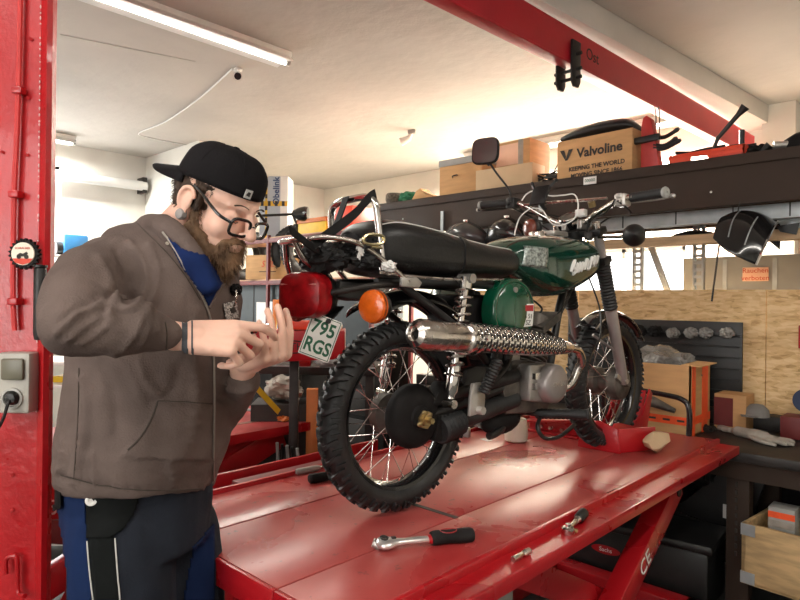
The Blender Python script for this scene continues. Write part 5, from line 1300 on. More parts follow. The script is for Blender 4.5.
# ---- items on the high shelf
ZS = zt - .002
def px_box(name, label, cat, x0, x1, ytop, ybot, y, dep, m, group=None, rz=0, flaps=False, z0=None):
    a, b_ = onb(x0, ybot, y), onb(x1, ybot, y); top = onb(x0, ytop, y).z; z0 = ZS if z0 is None else z0
    o = thing(name, label, cat, ((a.x+b_.x)/2, y, z0), rz, group); W_ = b_.x-a.x; H_ = max(.04, top-z0)
    MB().bb((-W_/2, 0, 0), (W_/2, dep, H_), .003).build('carton', m, o)
    return o, W_, H_
o, W_, H_ = px_box('cardboard_box', 'printed oil carton in brown cardboard on the high shelf under the black saddle', 'box', 556, 633, 142, 173, 3.46, .30, K['card'], 'boxes on the high shelf', rad(-3))
text('brand_text', 'Valvoline', .078, K['ink'], (.040, -.002, H_*.62), X1, Z1, o, .0004, sx=1.02, bold=.0022)
lx = -W_/2+.065
MB().prism([(-.045, .03), (-.015, .03), (-.002, -.008), (-.006, -.035)], (lx, -.002, H_*.64), X1, Z1, .001).build('brand_emblem', K['ink'], o)
MB().prism([(-.006, -.035), (.004, -.004), (.016, .03), (.045, .03), (.008, -.035)], (lx, -.002, H_*.64), X1, Z1, .001).build('brand_emblem', K['ink'], o)
text('slogan', 'KEEPING THE WORLD', .036, K['ink'], (.02, -.002, H_*.26), X1, Z1, o, .0004, bold=.001); text('slogan', 'MOVING SINCE 1866', .036, K['ink'], (.02, -.002, H_*.09), X1, Z1, o, .0004, bold=.001)
valH = H_
p, q = onb(563, 140, 3.55), onb(636, 128, 3.55)
sd = thing('loose_saddle', 'black motorcycle saddle lying on the printed oil carton', 'saddle', (p.x, 3.6, ZS+valH)); L = q.x - p.x
rings = []
for i in range(12):
    u_ = i/11; x = L*u_; h = .03 + .075*math.sin(PI*min(1, u_*.62+.12))*(1 if u_ < .9 else (1-u_)*7+.3); wv_ = .05+.07*math.sin(PI*(.15+.6*u_)); z0 = .0
    rings.append([(x, wv_*math.cos(2*PI*k/16), z0 + h*.5 + h*.5*math.sin(2*PI*k/16)) for k in range(16)])
MB().loft(rings).build('seat_pad', K['seat'], sd, ang=80)
MB().bb((L*.25, -.08, -.0), (L*.9, .08, .012), .003).build('seat_base', K['black'], sd)
o, _, H1 = px_box('cardboard_box', 'orange-brown box with a grey lid at the left of the high shelf boxes', 'box', 440, 481, 163, 188, 3.46, .28, K['card'], 'boxes on the high shelf', rad(2))
MB().bb((-_/2-.006, -.006, H1-.035), (_/2+.006, .286, H1+.012), .003).build('lid', K['greyplastic'], o)
MB().tube([(-.06, -.004, H1*.5), (-.06, -.012, H1*.55), (-.02, -.012, H1*.57), (-.02, -.004, H1*.56)], .004, 6).build('pull_cord', K['ink'], o)
o, W_, H2 = px_box('cardboard_box', 'low pale cardboard carton lying in front of the taped box', 'box', 476, 532, 171, 184, 3.45, .16, K['cardlt'], 'boxes on the high shelf', rad(1))
o, W_, H2 = px_box('cardboard_box', 'taped cardboard box standing behind the low pale carton', 'box', 492, 530, 145, 182, 3.64, .25, K['card'], 'boxes on the high shelf', rad(-2))
MB().bb((W_*.2, -.003, .0), (W_*.33, -.0005, H2)).build('packing_tape', K['cloth'], o)
MB().bb((-W_*.45, -.003, H2*.55), (W_*.2, -.0005, H2*.95)).build('shipping_label', K['signpaper'], o)
# open flap box and cables
fl = thing('cable_heap', 'tangle of dark cables and torn cardboard between the boxes on the high shelf', 'cables', (onb(545, 178, 3.5).x, 3.55, ZS))
random.seed(9)
for k in range(6):
    pts = [(random.uniform(-.12, .12), random.uniform(-.06, .06), random.uniform(.01, .09)) for _ in range(5)]
    MB().tube(catmull(pts, 6), .006, 6).build('cable', K['black'], fl)
MB().bar((-.12, 0, .10), (.05, .02, .03), .10, .005).build('cardboard_flap', K['card'], fl); MB().bar((-.04, .05, .02), (.11, .03, .06), .10, .005).build('cardboard_flap', K['card'], fl)
MB().tube([(.02, 0, .06), (.06, 0, .13), (.12, 0, .15)], .003, 6).build('wire', K['steelblk'], fl)
# left end soft things
x = onb(390, 192, 3.5).x
o = thing('wicker_basket', 'dark round woven basket at the left end of the high shelf', 'basket', (x, 3.55, ZS))
MB().lathe([(.0, 0), (.055, 0), (.07, .05), (.068, .09), (.060, .10), (.05, .07), (.04, .02), (0, .01)], (0, 0, 0), (0, 0, 1), 24).build('basket_body', mat('dark_wicker', (.10, .08, .06), .8, var=.5, vs=60, bump=.5), o)
b = MB(); lump(b, (onb(405, 190, 3.5).x, 3.55, ZS+.045), (.10, .08, .055), 3.3, .25); tag(b.build('green_rag', mat('green_cloth', (.02, .14, .07), .9, bump=.3)), 'dark green crumpled cloth beside the basket on the high shelf', 'cloth')
o = thing('torn_carton', 'torn open orange cardboard piece leaning left of the lidded box', 'cardboard', (onb(425, 190, 3.5).x, 3.52, ZS))
MB().prism([(-.12, 0), (.10, 0), (.11, .03), (.02, .05), (-.02, .095), (-.06, .08)], (0, 0, 0), X1, Z1, .10, .003).build('carton', K['card'], o); MB().bar((-.02, -.03, .08), (.12, -.02, .02), .08, .004).build('flap', K['card'], o)
# red tapered trestle foot with black clamp
x0, x1 = onb(650, 166, 3.5).x, onb(652, 166, 3.5).x; zt_ = onb(645, 116, 3.5).z
o = thing('red_support_leg', 'upright tapered red steel leg with black clamp on the high shelf', 'support leg', (x0, 3.52, ZS)); H_ = zt_-ZS
MB().prism([(-.05, 0), (.06, 0), (.03, H_*.55), (.005, H_*.93), (-.02, H_), (-.04, H_*.97), (-.05, H_*.8)], (0, 0, 0), X1, Z1, .06, .006).build('leg_body', mat('faded_red', (.50, .035, .03), .45, var=.15), o)
MB().bar((-.08, -.04, H_*.55), (.06, -.04, H_*.57), .03, .035, bev=.004).build('clamp', K['black'], o)
for dz, l_ in ((.60, .16), (.45, .15), (.40, .17)): MB().tube(catmull([(.02, -.02, H_*dz), (.08, -.02, H_*(dz-.04)), (l_, -.03, H_*(dz+.06))], 5), [.012]*9 + [.014, .008], 8).build('lever', K['black'], o)
# wires standing up
# red tool crate with black tools
x0, x1 = onb(669, 160, 3.47).x, onb(745, 155, 3.47).x; ztop = onb(700, 150, 3.47).z
o = thing('red_tool_tray', 'bright red plastic tool tray heaped with black tools on the high shelf', 'tool tray', ((x0+x1)/2, 3.47, ZS)); W_ = x1-x0; H_ = ztop-ZS
b = MB(); b.bb((-W_/2, 0, 0), (W_/2, .26, .012), .003)
b.prism([(-W_/2, .0), (-W_*.22, .0), (-W_*.2, H_*.6), (W_*.02, H_*.6), (W_*.05, 0), (W_/2, 0), (W_/2, H_), (-W_/2+.02, H_*.9)], (0, .006, 0), X1, Z1, .012, .002)
b.bb((-W_/2, 0, 0), (-W_/2+.012, .26, H_*.9)); b.bb((W_/2-.012, 0, 0), (W_/2, .26, H_)); b.bb((-W_/2, .248, 0), (W_/2, .26, H_)); b.build('tray', K['orange_red'], o)
for fz in (.35, .7): MB().bb((W_*.08, -.006, H_*fz), (W_*.48, -.0005, H_*fz+.008)).build('rib', K['orange_red'], o)
random.seed(4)
for k in range(9):
    a = V((random.uniform(-W_*.4, W_*.4), random.uniform(.04, .2), H_*random.uniform(.9, 1.15))); d = V((random.uniform(-.12, .12), random.uniform(-.05, .05), random.uniform(0, .02)))
    tag(MB().tube([a+o.location-d, a+o.location, a+o.location+d], [.010, .013, .009], 8).build('dark_hand_tool', K['steelblk']), 'dark steel hand tool heaped in the red tool tray', 'tool', 'tools heaped in the red tray')
p0_, p1_, p2_ = onb(714, 148, 3.5), onb(718, 138, 3.5), onb(738, 115, 3.5)
tag(MB().tube([p0_ - Z1*.03, p0_, p1_, p2_, p2_ + (p2_-p1_).normalized()*.05], [.010, .010, .011, .013, .024], 10).build('wheel_brace', K['black']), 'long black wheel brace sticking up out of the red tray', 'wheel brace')
p0_, p1_ = onb(742, 150, 3.5), onb(742, 130, 3.5)
tag(MB().tube([p0_ - Z1*.03, p0_, p1_], [.013, .012, .013], 10).build('pry_bar', K['black']), 'short upright black tool handle at the right of the red tray', 'tool')
p0_, p1_ = onb(762, 152, 3.5), onb(770, 145, 3.5)
tag(MB().tube([p0_ - Z1*.03, p0_, p1_], [.013, .013, .022], 10).build('rubber_mallet', K['black']), 'black rubber tool end leaning right of the red tray', 'tool')
b = MB(); lump(b, (onb(752, 153, 3.5).x, 3.55, ZS+.03), (.09, .06, .04), 7.7, .4); tag(b.build('black_hose', K['blackmatte']), 'heap of black hose behind the tray on the high shelf', 'hose')
t_ = thing('black_helmet', 'black rounded machine part at the far right of the high shelf', 'machine part', (onb(800, 145, 3.5).x, 3.58, ZS))
MB().lathe([(.0, .0), (.09, 0), (.10, .03), (.085, .07), (.04, .10), (0, .105)], (0, 0, 0), Z1, 24).build('housing', K['blackmatte'], t_); MB().cyl((-.05, -.06, .04), (-.11, -.09, .04), .02, n=12).build('nozzle', K['alu'], t_)
for px, dz in ((655, 0), (658.5, 0)):
    pa_, pb_ = onb(px, 132, 3.9), onb(px-.5, 107, 3.9)
    tag(MB().tube(catmull([V((pa_.x, 3.9, ZS)), (pa_+pb_)/2 + V((.008, 0, 0)), pb_], 5), .0035, 6).build('upright_wire', K['steelblk']), ('left' if px == 655 else 'right') + ' of two thin wire rods standing behind the red support leg', 'wire', 'wire rods behind the red support leg')

# ---- things on and under the timber board
hbx0, hbx1 = onb(432, 240, 3.3).x, onb(536, 240, 3.3).x
hbd = thing('hanging_board', 'dark narrow board hung below the shelf beam behind the motorcycle seat', 'shelf', ((hbx0+hbx1)/2, 3.30, 1.78))
MB().bb((-(hbx1-hbx0)/2, -.10, 0), ((hbx1-hbx0)/2, .09, .018), .002).build('board', K['brownbeam'], hbd)
for sx_ in (-1, 1): MB().bb((sx_*(hbx1-hbx0)/2*.95-.012, .08, .0), (sx_*(hbx1-hbx0)/2*.95+.012, .088, .30)).build('hanger_strip', K['zinc'], hbd)
for (px, w_, seed, lb_) in ((466, .17, 1, 'dark grey dented motorcycle tank on the hanging board behind the seat'), (507, .15, 2, 'black motorcycle tank on the hanging board behind the green tank')):
    c = onb(px, 236, 3.30)
    o = thing('spare_fuel_tank', lb_, 'fuel tank', (c.x, 3.30, 1.80), .2 if seed == 1 else -.1, 'spare tanks behind the seat')
    rings = []
    for i in range(11):
        u_ = i/10; s_ = math.sin(PI*(.06+.88*u_))**.6
        rings.append([(-w_ + 2*w_*u_, .11*s_*math.cos(2*PI*k/18), .095*s_*(.9+.25*math.sin(2*PI*k/18)) + .085*s_*math.sin(2*PI*k/18)*(1-.35*u_)) for k in range(18)])
    MB().loft(rings).build('tank_shell', K['blackgloss'] if seed == 2 else mat('grey_gloss', (.05, .05, .05), .25, coat=.4), o, ang=80)
    MB().lathe([(.0, .02), (.022, .018), (.024, 0)], (0, 0, .17), Z1, 16).build('cap', K['chromeworn'], o)
# hanging black mudguard
c = onb(752, 236, 3.30)
CAMV = V((0, 0, CZ))
mg = thing('loose_mudguard', 'black glossy motorcycle mudguard with wire stays hanging below the shelf', 'mudguard', c)
b = MB(); gl0 = [at(*q_) - c for q_ in ((713, 238, 2.97), (724, 249, 2.93), (738, 257, 2.90), (756, 265, 2.88))]      # lower near rim
gl1 = [at(*q_) - c for q_ in ((716, 226, 3.02), (730, 222, 3.00), (748, 228, 2.93), (766, 243, 2.88))]                       # flank
gl2 = [at(*q_) - c for q_ in ((722, 217, 3.08), (738, 211, 3.08), (758, 213, 3.05), (777, 223, 3.02))]                       # crown
gl3 = [at(*q_) - c for q_ in ((726, 222, 3.17), (742, 216, 3.18), (762, 219, 3.17), (781, 230, 3.15))]                       # far side
gl4 = [at(*q_) - c for q_ in ((726, 234, 3.20), (744, 232, 3.22), (764, 238, 3.21), (780, 250, 3.19))]
rails = [catmull(g, 8) for g in (gl0, gl1, gl2, gl3, gl4)]
cols_ = [catmull([r_[i_] for r_ in rails], 6) for i_ in range(len(rails[0]))]
b.loft(cols_, loop=False, cap=False); b.build('mudguard_shell', K['blackgloss'], mg, solid=.0025, ang=80)
MB().tube(cols_[-1][:14], .006, 6).build('edge_bead', K['chrome'], mg)
for ci, l_ in ((9, 10), (17, 8)):
    MB().tube([p_ + (CAMV-p_-c).normalized()*.006 for p_ in cols_[ci][3:3+l_]], .0032, 6).build('stay', K['zinc'], mg)
MB().tube([cols_[5][0], cols_[5][0] + V((-.03, 0, -.27))], .0045, 6).build('rod', K['steelblk'], mg)
MB().prism([(-.02, .0), (.085, .010), (.07, -.05), (.0, -.03)], cols_[-1][16], X1, Z1, .003).build('mudflap', K['black'], mg)
MB().tube([cols_[8][12], cols_[8][12] + V((.01, .03, .12))], .003, 6).build('hanging_wire', K['steelblk'], mg)
c = onb(792, 228, 3.62)
for k in range(2):
    o = thing('metal_tin', ['lower', 'upper'][k] + ' of two round grey metal tins stacked on the timber board at the right', 'tin', (c.x, 3.68, 1.831+k*.051), 0, 'metal tins on the timber board')
    MB().lathe([(.0, 0), (.075, 0), (.077, .004), (.077, .008), (.074, .01), (.074, .038), (.078, .04), (.078, .048), (.0, .05)], (0, 0, 0), Z1, 28).build('tin_body', K['zinc'], o)
c = onb(690, 234, 3.64)
o = thing('pan_lid', 'flat dark dish lying on the timber board left of the mudguard', 'dish', (c.x, 3.72, 1.831)); MB().lathe([(.0, .032), (.05, .030), (.11, .014), (.125, 0), (.12, .0), (.04, .02), (0, .02)], (0, 0, 0), Z1, 28).build('dish', K['steelblk'], o)
MB().cyl((.02, 0, .03), (.02, 0, .06), .008, n=8).build('knob', K['zinc'], o)

# ---- bench right
BZ = .785
bn = thing('workbench', 'dark steel workbench running below the chipboard wall', 'workbench', (-.9, 3.35, 0))
def bx_(mb, a, b_, bev=0): return mb.bb((a[0]+.9, a[1]-3.35, a[2]), (b_[0]+.9, b_[1]-3.35, b_[2]), bev)
bx_(MB(), (-3.3, 3.07, BZ-.045), (1.3, 3.78, BZ), .004).build('bench_top', K['steelblk'], bn)
bx_(MB(), (-3.3, 3.70, BZ), (1.3, 3.785, BZ+.075), .003).build('upstand', K['steelblk'], bn)
bx_(MB(), (-3.3, 3.10, BZ-.13), (1.3, 3.13, BZ-.046)).build('apron', K['brownbeam'], bn)
xl = onb(726, 520, 3.12).x; xr = onb(749, 520, 3.12).x
for x in (xl, -3.25, 1.2):
    for y in (3.12, 3.68): bx_(MB(), (x, y, 0), (x+(xr-xl), y+.07, BZ-.046), .003).build('leg', K['brownbeam'], bn)
b = MB()
for i in range(12): b.bb((xl+.9+(xr-xl)*.40, 3.114-3.35, .30+i*.035), (xl+.9+(xr-xl)*.5, 3.121-3.35, .32+i*.035))
lab(b.build('leg_slots', K['ink'], bn), 'row of dark slots')
b = MB(); bx_(b, (-3.3, 3.40, .24), (xl+.03, 3.74, .27)); bx_(b, (xl+.03, 3.14, .24), (1.3, 3.74, .27)); b.build('lower_shelf', K['blackmatte'], bn)
# perforated black back panel
p, q = onb(622, 319, 3.76), onb(741, 393, 3.76)
pn = thing('louvre_panel', 'black steel storage panel with hooks leaning against the chipboard wall', 'panel', ((p.x+q.x)/2, 3.775, BZ+.08)); W_ = 1.05; x1 = q.x-(p.x+q.x)/2; zt_ = p.z-(BZ+.08)
MB().bb((x1-W_, 0, 0), (x1, .015, zt_), .002).build('panel_sheet', K['black'], pn)
for i in range(7): MB().bb((x1-W_+.01, -.008, .03+i*(zt_-.05)/7), (x1-.01, 0, .04+i*(zt_-.05)/7)).build('louvre', K['black'], pn)
for i, px in enumerate((673, 691, 706, 727)):
    c = onb(px, 333, 3.72); o = thing('parts_bag', ['clear plastic parts bag hanging at the left of the black panel', 'second clear parts bag from the left on the black panel', 'third clear parts bag from the left on the black panel', 'clear parts bag at the right end of the black panel'][i], 'bag', c, 0, 'parts bags on the black panel')
    b = MB(); lump(b, (0, 0, 0), (.040, .020, .032), i*4.4+1, .22, 9); b.build('bag', K['bag'] if i != 3 else mat('grey_shiny', (.25, .24, .22), .3, .5, bump=.5), o)
    b = MB(); lump(b, (.002, .0, -.012), (.024, .012, .018), i*2.4+1, .4, 12); b.build('contents', K['steelblk'], o)
for px in (640, 655):
    c = onb(px, 331, 3.72); b = MB(); lump(b, c, (.04, .02, .035), px, .4); tag(b.build('dark_parts_bag', K['blackmatte']), ('left' if px == 640 else 'right') + ' of two dark wrapped parts hanging near the front wheel on the black panel', 'bag', 'dark parts near the front wheel')
# cardboard box with bag and warning tape
A_, B_ = onb(628, 437, 3.22), onb(690, 437, 3.22); top = onb(690, 366, 3.22).z
bxo = thing('cardboard_box', 'large open cardboard box with orange warning tape on the bench end', 'box', ((A_.x+B_.x)/2, 3.22, BZ)); W_ = B_.x-A_.x+.16; H_ = top-BZ; D_ = .30
hx = W_/2
b = MB(); b.bb((-hx-.0, 0, 0), (hx-.08, .008, H_)); b.bb((-hx, D_-.008, 0), (hx-.08, D_, H_)); b.bb((-hx, 0, 0), (-hx+.008, D_, H_)); b.bb((hx-.088, 0, 0), (hx-.08, D_, H_)); b.bb((-hx, 0, 0), (hx-.08, D_, .008)); b.build('carton', K['card'], bxo)
XR = hx-.08
MB().bb((-hx, -.002, .055), (XR, -.0003, .095)).build('warning_tape', K['tape'], bxo); MB().bb((XR, -.002, .055), (XR+.002, D_, .095)).build('warning_tape', K['tape'], bxo)
MB().bb((XR, .02, 0), (XR+.0018, .07, H_)).build('warning_tape', K['tape'], bxo); MB().bb((XR, .17, 0), (XR+.0018, .26, H_)).build('warning_tape', K['tape'], bxo)
for i in range(5): MB().bb((-hx+.05+i*.07, -.003, .070), (-hx+.085+i*.07, -.0021, .080)).build('tape_print', K['ink'], bxo)
MB().bar((XR, .0, H_), (XR+.03, D_*.5, H_+.012), .10, .005).build('flap', K['card'], bxo)
pb_ = thing('plastic_sack', 'clear plastic sack bulging out of the large open cardboard box', 'bag', (bxo.location.x-.03, 3.22+D_/2, BZ+H_*.55))
b = MB(); lump(b, (-.02, 0, .12), (.19, .13, .12), 4.2, .22, 7); b.build('sack', K['bag'], pb_)
b = MB(); lump(b, (-.04, 0, .10), (.13, .09, .08), 9.2, .3, 7); b.build('contents', K['steelblk'], pb_)
# dark flat parts leaning before the box
p, q = onb(632, 396, 3.18), onb(675, 411, 3.18)
tag(MB().tube([p, (p+q)/2+V((0, 0, .008)), q], [.02, .028, .012], 10).build('leaning_hose_part', K['aludark']), 'grey-brown bent part lying against the taped cardboard box', 'machine part')
# small boxes right
def small(name, label, cat, x0, x1, yt, yb, y, dep, m, z0=BZ+.002, **k):
    return px_box(name, label, cat, x0, x1, yt, yb, y, dep, m, z0=z0, **k)
o, W_, H_ = small('parts_carton', 'small flat brown carton with a red end beside the big taped box', 'box', 714, 746, 393, 415, 3.56, .16, K['card'])
MB().bb((-W_/2, -.002, H_*.1), (W_*.1, -.0003, H_*.9)).build('red_label', K['reddark'], o)
o, W_, H_ = small('red_parts_box', 'flat dull red box at the right end of the bench', 'box', 780, 812, 416, 430, 3.54, .14, K['reddark'])
c = onb(757, 402, 3.6); o = thing('flat_cap', 'grey fabric cap lying on the small brown carton', 'cap', (c.x, 3.60, BZ+.085))
b = MB(); b.lathe([(.0, .065), (.03, .06), (.055, .035), (.06, .0), (.055, .0)], (0, 0, 0), Z1, 20); b.prism([(-.05, -.03), (.05, -.03), (.03, -.09), (-.03, -.09)], (-.02, 0, .005), X1, Y1, .004); b.build('cap_cloth', mat('grey_wool', (.22, .21, .20), .9, bump=.2), o)
# grey work gloves
c = onz(750, 438, BZ); gl = thing('work_gloves', 'pair of crumpled light grey work gloves on the bench top', 'gloves', (c.x, c.y, BZ), rad(-14))
b = MB(); random.seed(8)
b.tube(catmull([(-.15, .02, .016), (-.05, .0, .022), (.05, -.01, .02), (.13, -.02, .015)], 6), [.014]*5+[.026]*5+[.03]*5+[.022]*4, 10)
for k in range(4): b.tube(catmull([(.10, -.04+k*.02, .014), (.16, -.05+k*.024, .018), (.20+.02*math.sin(k*2), -.06+k*.03, .012)], 4), [.012]*7 + [.008]*2, 8)
b.tube(catmull([(-.10, .0, .02), (-.16, .04, .018), (-.19, .05, .012)], 4), .014, 8)
for k in range(3): b.tube(catmull([(.0, -.02, .015), (.08, -.06-k*.012, .012), (.13+k*.02, -.07-k*.012, .01)], 4), .009, 8)
g_ = b.build('glove', K['cloth'], gl); remesh(g_, .004, 2)
for px, s_ in ((703, .03), (712, .022)):
    c = onz(px, 431, BZ); b = MB(); lump(b, (c.x, c.y, BZ+s_*.6), (s_, s_, s_*.7), px, .3); tag(b.build('dark_machine_part', K['steelblk']), ('larger left' if px == 703 else 'smaller right') + ' of two dark greasy parts on the bench by the taped box', 'machine part', 'dark parts by the taped box')
c = onb(806, 401, 3.7); o = thing('blue_roll', 'dark blue round object at the right edge on the chipboard wall', 'roll', c); MB().lathe([(.035, 0), (.06, 0), (.06, .06), (.035, .06)], (0, .06, 0), -Y1, 24).build('roll', mat('navy', (.02, .035, .09), .5), o)
c = onb(802, 337, 3.76); tag(MB().box(c, (.03, .02, .12), None, .004).build('red_strap', K['red']), 'red vertical object hanging at the right edge of the chipboard wall', 'strap')
# crate on lower shelf with boxes
A_ = onb(741, 582, 3.02); tp = onb(741, 522, 3.02).z
cr = thing('wooden_crate', 'open wooden crate with steel corner plates under the workbench', 'crate', (A_.x, 3.02, 0), rad(-6)); W_ = .62; z0_, z1_ = .30, .30 + (tp-A_.z)
sh = V((0, 0, A_.z-.30))
z0_ = A_.z; z1_ = tp
b = MB(); b.bb((0, 0, z0_), (W_, .018, z1_), .002); b.bb((0, .30, z0_), (W_, .318, z1_), .002); b.bb((0, 0, z0_), (.018, .318, z1_), .002); b.bb((W_-.018, 0, z0_), (W_, .318, z1_), .002); b.bb((0, 0, z0_), (W_, .318, z0_+.012)); b.build('crate_body', K['crate'], cr)
for z in (z0_+.002, z1_-.052): MB().bb((-.002, -.003, z), (.055, -.0005, z+.05)).build('corner_plate', K['zinc'], cr); MB().bb((-.003, -.002, z), (-.0005, .05, z+.05)).build('corner_plate', K['zinc'], cr)
if z0_ > .275: MB().bb((0.02, .13, .271), (W_-.02, .30, z0_-.001)).build('wooden_feet', K['blackmatte'], cr)
p, q = onb(768, 520, 3.10), onb(795, 520, 3.10); zz_ = onb(768, 506, 3.10).z
for (dx, lbl_) in ((0, 'grey parts box with an orange stripe inside the wooden crate'),):
    o = thing('oil_filter_box', lbl_, 'box', (p.x, 3.10, z0_+.013)); w2 = q.x-p.x; h2 = zz_-z0_-.013
    MB().bb((0, 0, 0), (w2, .10, h2), .002).build('carton', K['greyplastic'], o); MB().bb((0, -.0015, h2-.045), (w2, -.0003, h2-.018)).build('orange_stripe', K['tape'], o)
    MB().bb((0, -.0015, h2-.085), (w2, -.0003, h2-.055)).build('label', K['cloth'], o)
c = onb(800, 508, 3.16); tag(MB().lathe([(.0, 0), (.045, 0), (.045, .07), (.02, .085), (.02, .10), (0, .10)], (c.x, 3.18, z0_+.013), Z1, 20).build('oil_bottle', K['blackmatte']), 'dark round bottle beside the parts box in the wooden crate', 'bottle')
# dark trunk with red oval sticker, dark tyres and panels beneath the lift
c = onz(672, 598, .30)
tk_ = thing('tool_chest', 'low black plastic chest with a red oval sticker under the workbench', 'chest', (-1.04, 3.15, 0), rad(4))
MB().bb((-.62, -.10, 0), (.12, .22, .29), .02).build('trunk_body', K['black'], tk_); MB().bb((-.64, -.12, .29), (.14, .24, .335), .015).build('trunk_lid', K['black'], tk_)
c2 = onb(648, 591, 2.935) ; c2l = V((c2.x+.95, -.103, c2.z))
ov = [(.075*math.cos(a*PI/16), .022*math.sin(a*PI/16)) for a in range(32)]
st_ = MB().prism(ov, (-.36, -.1015, .19), X1, Z1, .002).build('oval_sticker', K['red'], tk_); text('sticker_text', 'Sachs', .030, K['white'], (-.36, -.1035, .19), X1, Z1, st_, .0003)
def tyre(name, label, loc, R, w_, rot, group=None, rim=False):
    b = MB(); n = 48; prof = []
    for j in range(12):
        a = 2*PI*j/12; prof.append((R - w_*.55 + w_*.55*math.cos(a), w_*.5*math.sin(a)))
    b.loft([[(r*math.cos(2*PI*i/n), y, r*math.sin(2*PI*i/n)) for r, y in prof] for i in range(n)], closed=True)
    m_ = 40
    for i in range(m_):
        a = 2*PI*i/m_; b.box((R*math.cos(a), 0, R*math.sin(a)), (.006, w_*.6, R*.09), M.Rotation(-a, 3, 'Y'))
    o = b.build(name, K['rubber']); o.location = loc; o.rotation_euler = rot
    return tag(o, label, 'tyre', group)
tyre('tyre', 'black tyre lying low beneath the lift table beside the workbench leg', (-1.25, 3.42, .53), .24, .10, (rad(68), 0, rad(20)))
p = onb(712, 548, 3.0)
pn2 = thing('leaning_bumper', 'dark panel with a small white label leaning below the workbench', 'panel', (-.86, 3.45, 0))
MB().prism([(-.42, .30), (.0, .28), (.10, .62), (-.05, .66), (-.28, .40)], (0, 0, 0), X1, Z1, .03, .006).build('panel', K['black'], pn2)
MB().bb((-.10, -.018, .36), (-.055, -.0155, .43)).build('white_label', K['white'], pn2)
MB().bar((-.42, -.02, .33), (.08, -.02, .27), .02, .04).build('rail', K['steelblk'], pn2); MB().bar((-.30, -.0, 0), (-.30, -.0, .31), .03, .04).build('leg', K['steelblk'], pn2)
b = MB().bar((-1.45, 3.46, .502), (-1.22, 3.48, .502), .05, .03, bev=.003).build('wood_strip', K['wood']); tag(b, 'short pale wooden strip beneath the bench behind the lift legs', 'wood'); b2 = tag(MB().bb((-1.60, 3.42, .271), (-1.18, 3.7, .485), .005).build('dark_toolbox', K['steelblk']), 'dark steel box under the bench behind the lift legs', 'box')
# ================================================================ RACK AND BENCHES BEHIND THE MAN
RY = 3.46
z1 = onb(280, 236, RY).z; z2 = onb(280, 279, RY).z
rk_ = thing('storage_rack', 'dull red steel rack with two boards behind the man', 'rack', (-4.6, RY, 0))
def bq(mb, a, b_, bev=0): return mb.bb((a[0]+4.6, a[1]-RY, a[2]), (b_[0]+4.6, b_[1]-RY, b_[2]), bev)
XL, XR_ = -5.95, -3.54
for z in (z1, z2): bq(MB(), (XL, RY, z-.03), (XR_, RY+.5, z), .003).build('shelf_board', mat('shelf_wood', (.52, .30, .18), .6, var=.2), rk_); bq(MB(), (XL, RY-.01, z-.055), (XR_, RY, z-.012), .002).build('shelf_edge', K['reddark'], rk_)
for x in (XL, -5.02, XR_-.05):
    for y in (RY-.012, RY+.46): bq(MB(), (x, y, 0), (x+.03, y+.03, z1+.02)).build('upright', K['reddark'], rk_)
def rbox(name, label, x0, x1, yt, yb, z, m, dep=.25, y=RY+.03, rz=0, group=None):
    a, b_ = onb(x0, yb, y), onb(x1, yb, y); tp = onb(x0, yt, y).z; H_ = max(.05, tp-z); W_ = b_.x-a.x
    o = thing(name, label, 'box', ((a.x+b_.x)/2, y, z+.001), rz, group); MB().bb((-W_/2, 0, 0), (W_/2, dep, H_), .003).build('carton', m, o); return o, W_, H_
c = onb(280, 234, RY+.18); W_, H_ = .275, onb(271, 179, RY+.16).z - z1
o = thing('tall_carton', 'tall grey and white carton with yellow warning tape on the rack top', 'box', (c.x, RY+.10, z1+.001), rad(42))
MB().bb((-W_/2, 0, 0), (W_/2, .26, H_), .003).build('carton', mat('carton_grey', (.42, .46, .52), .6, var=.05), o)
MB().bb((W_/2, -.001, 0), (W_/2+.003, .26, H_)).build('white_side', K['white'], o)
MB().bb((W_*.24, -.003, 0), (W_/2, -.0005, H_)).build('white_panel', K['white'], o)
tp_ = mat('yellow_black_tape', (.75, .45, .03), .5)
lab(MB().bb((-W_*.30, -.004, 0), (-W_*.22, -.002, H_)).build('warning_tape', tp_, o), 'vertical yellow and black tape'); lab(MB().bb((-W_*.5, -.004, H_*.52), (W_*.5, -.002, H_*.60)).build('warning_tape', tp_, o), 'horizontal yellow and black tape')
for i in range(5): MB().bb((-W_*.30, -.005, H_*(.07+.19*i)), (-W_*.22, -.0041, H_*(.14+.19*i))).build('tape_mark', K['ink'], o)
for i in range(4): MB().bb((-W_*.45+W_*.25*i, -.005, H_*.52), (-W_*.35+W_*.25*i, -.0041, H_*.6)).build('tape_mark', K['ink'], o)
text('brand_text', 'Obelink', .085, K['inkblue'], (W_*.10, -.004, H_*.76), Z1, -X1, o, .0005, bold=.002)
o, W_, H_ = rbox('orange_crate', 'orange plastic crate on the rack top behind the strap', 298, 326, 252 if False else 221, 234, z1, K['yellow'], .3)
MB().bb((-W_/2-.01, -.012, H_-.03), (W_/2+.01, .31, H_+.008), .004).build('crate_rim', K['orange'], o)
c = onb(343, 232, RY+.05); o, W_, H_ = rbox('red_crate', 'red plastic crate beside the orange crate on the rack top', 333, 352, 208, 232, z1, K['orange_red'], .3)
MB().bb((-W_/2, -.004, H_*.4), (W_/2, -.0005, H_*.45)).build('crate_rib', K['red'], o)
o, W_, H_ = rbox('cardboard_box', 'brown cardboard box with a red logo on the lower rack board', 252, 284, 256, 277, z2, K['card'], .22, rz=rad(18))
lg_ = text('box_logo', 'STIL', .085, K['inkred'], (-.0, -.002, H_*.62), X1, Z1, o, .0004, shear=.3)
MB().bb((-.10, -.0015, H_*.30), (.10, -.0005, H_*.33)).build('print_line', K['ink'], o)
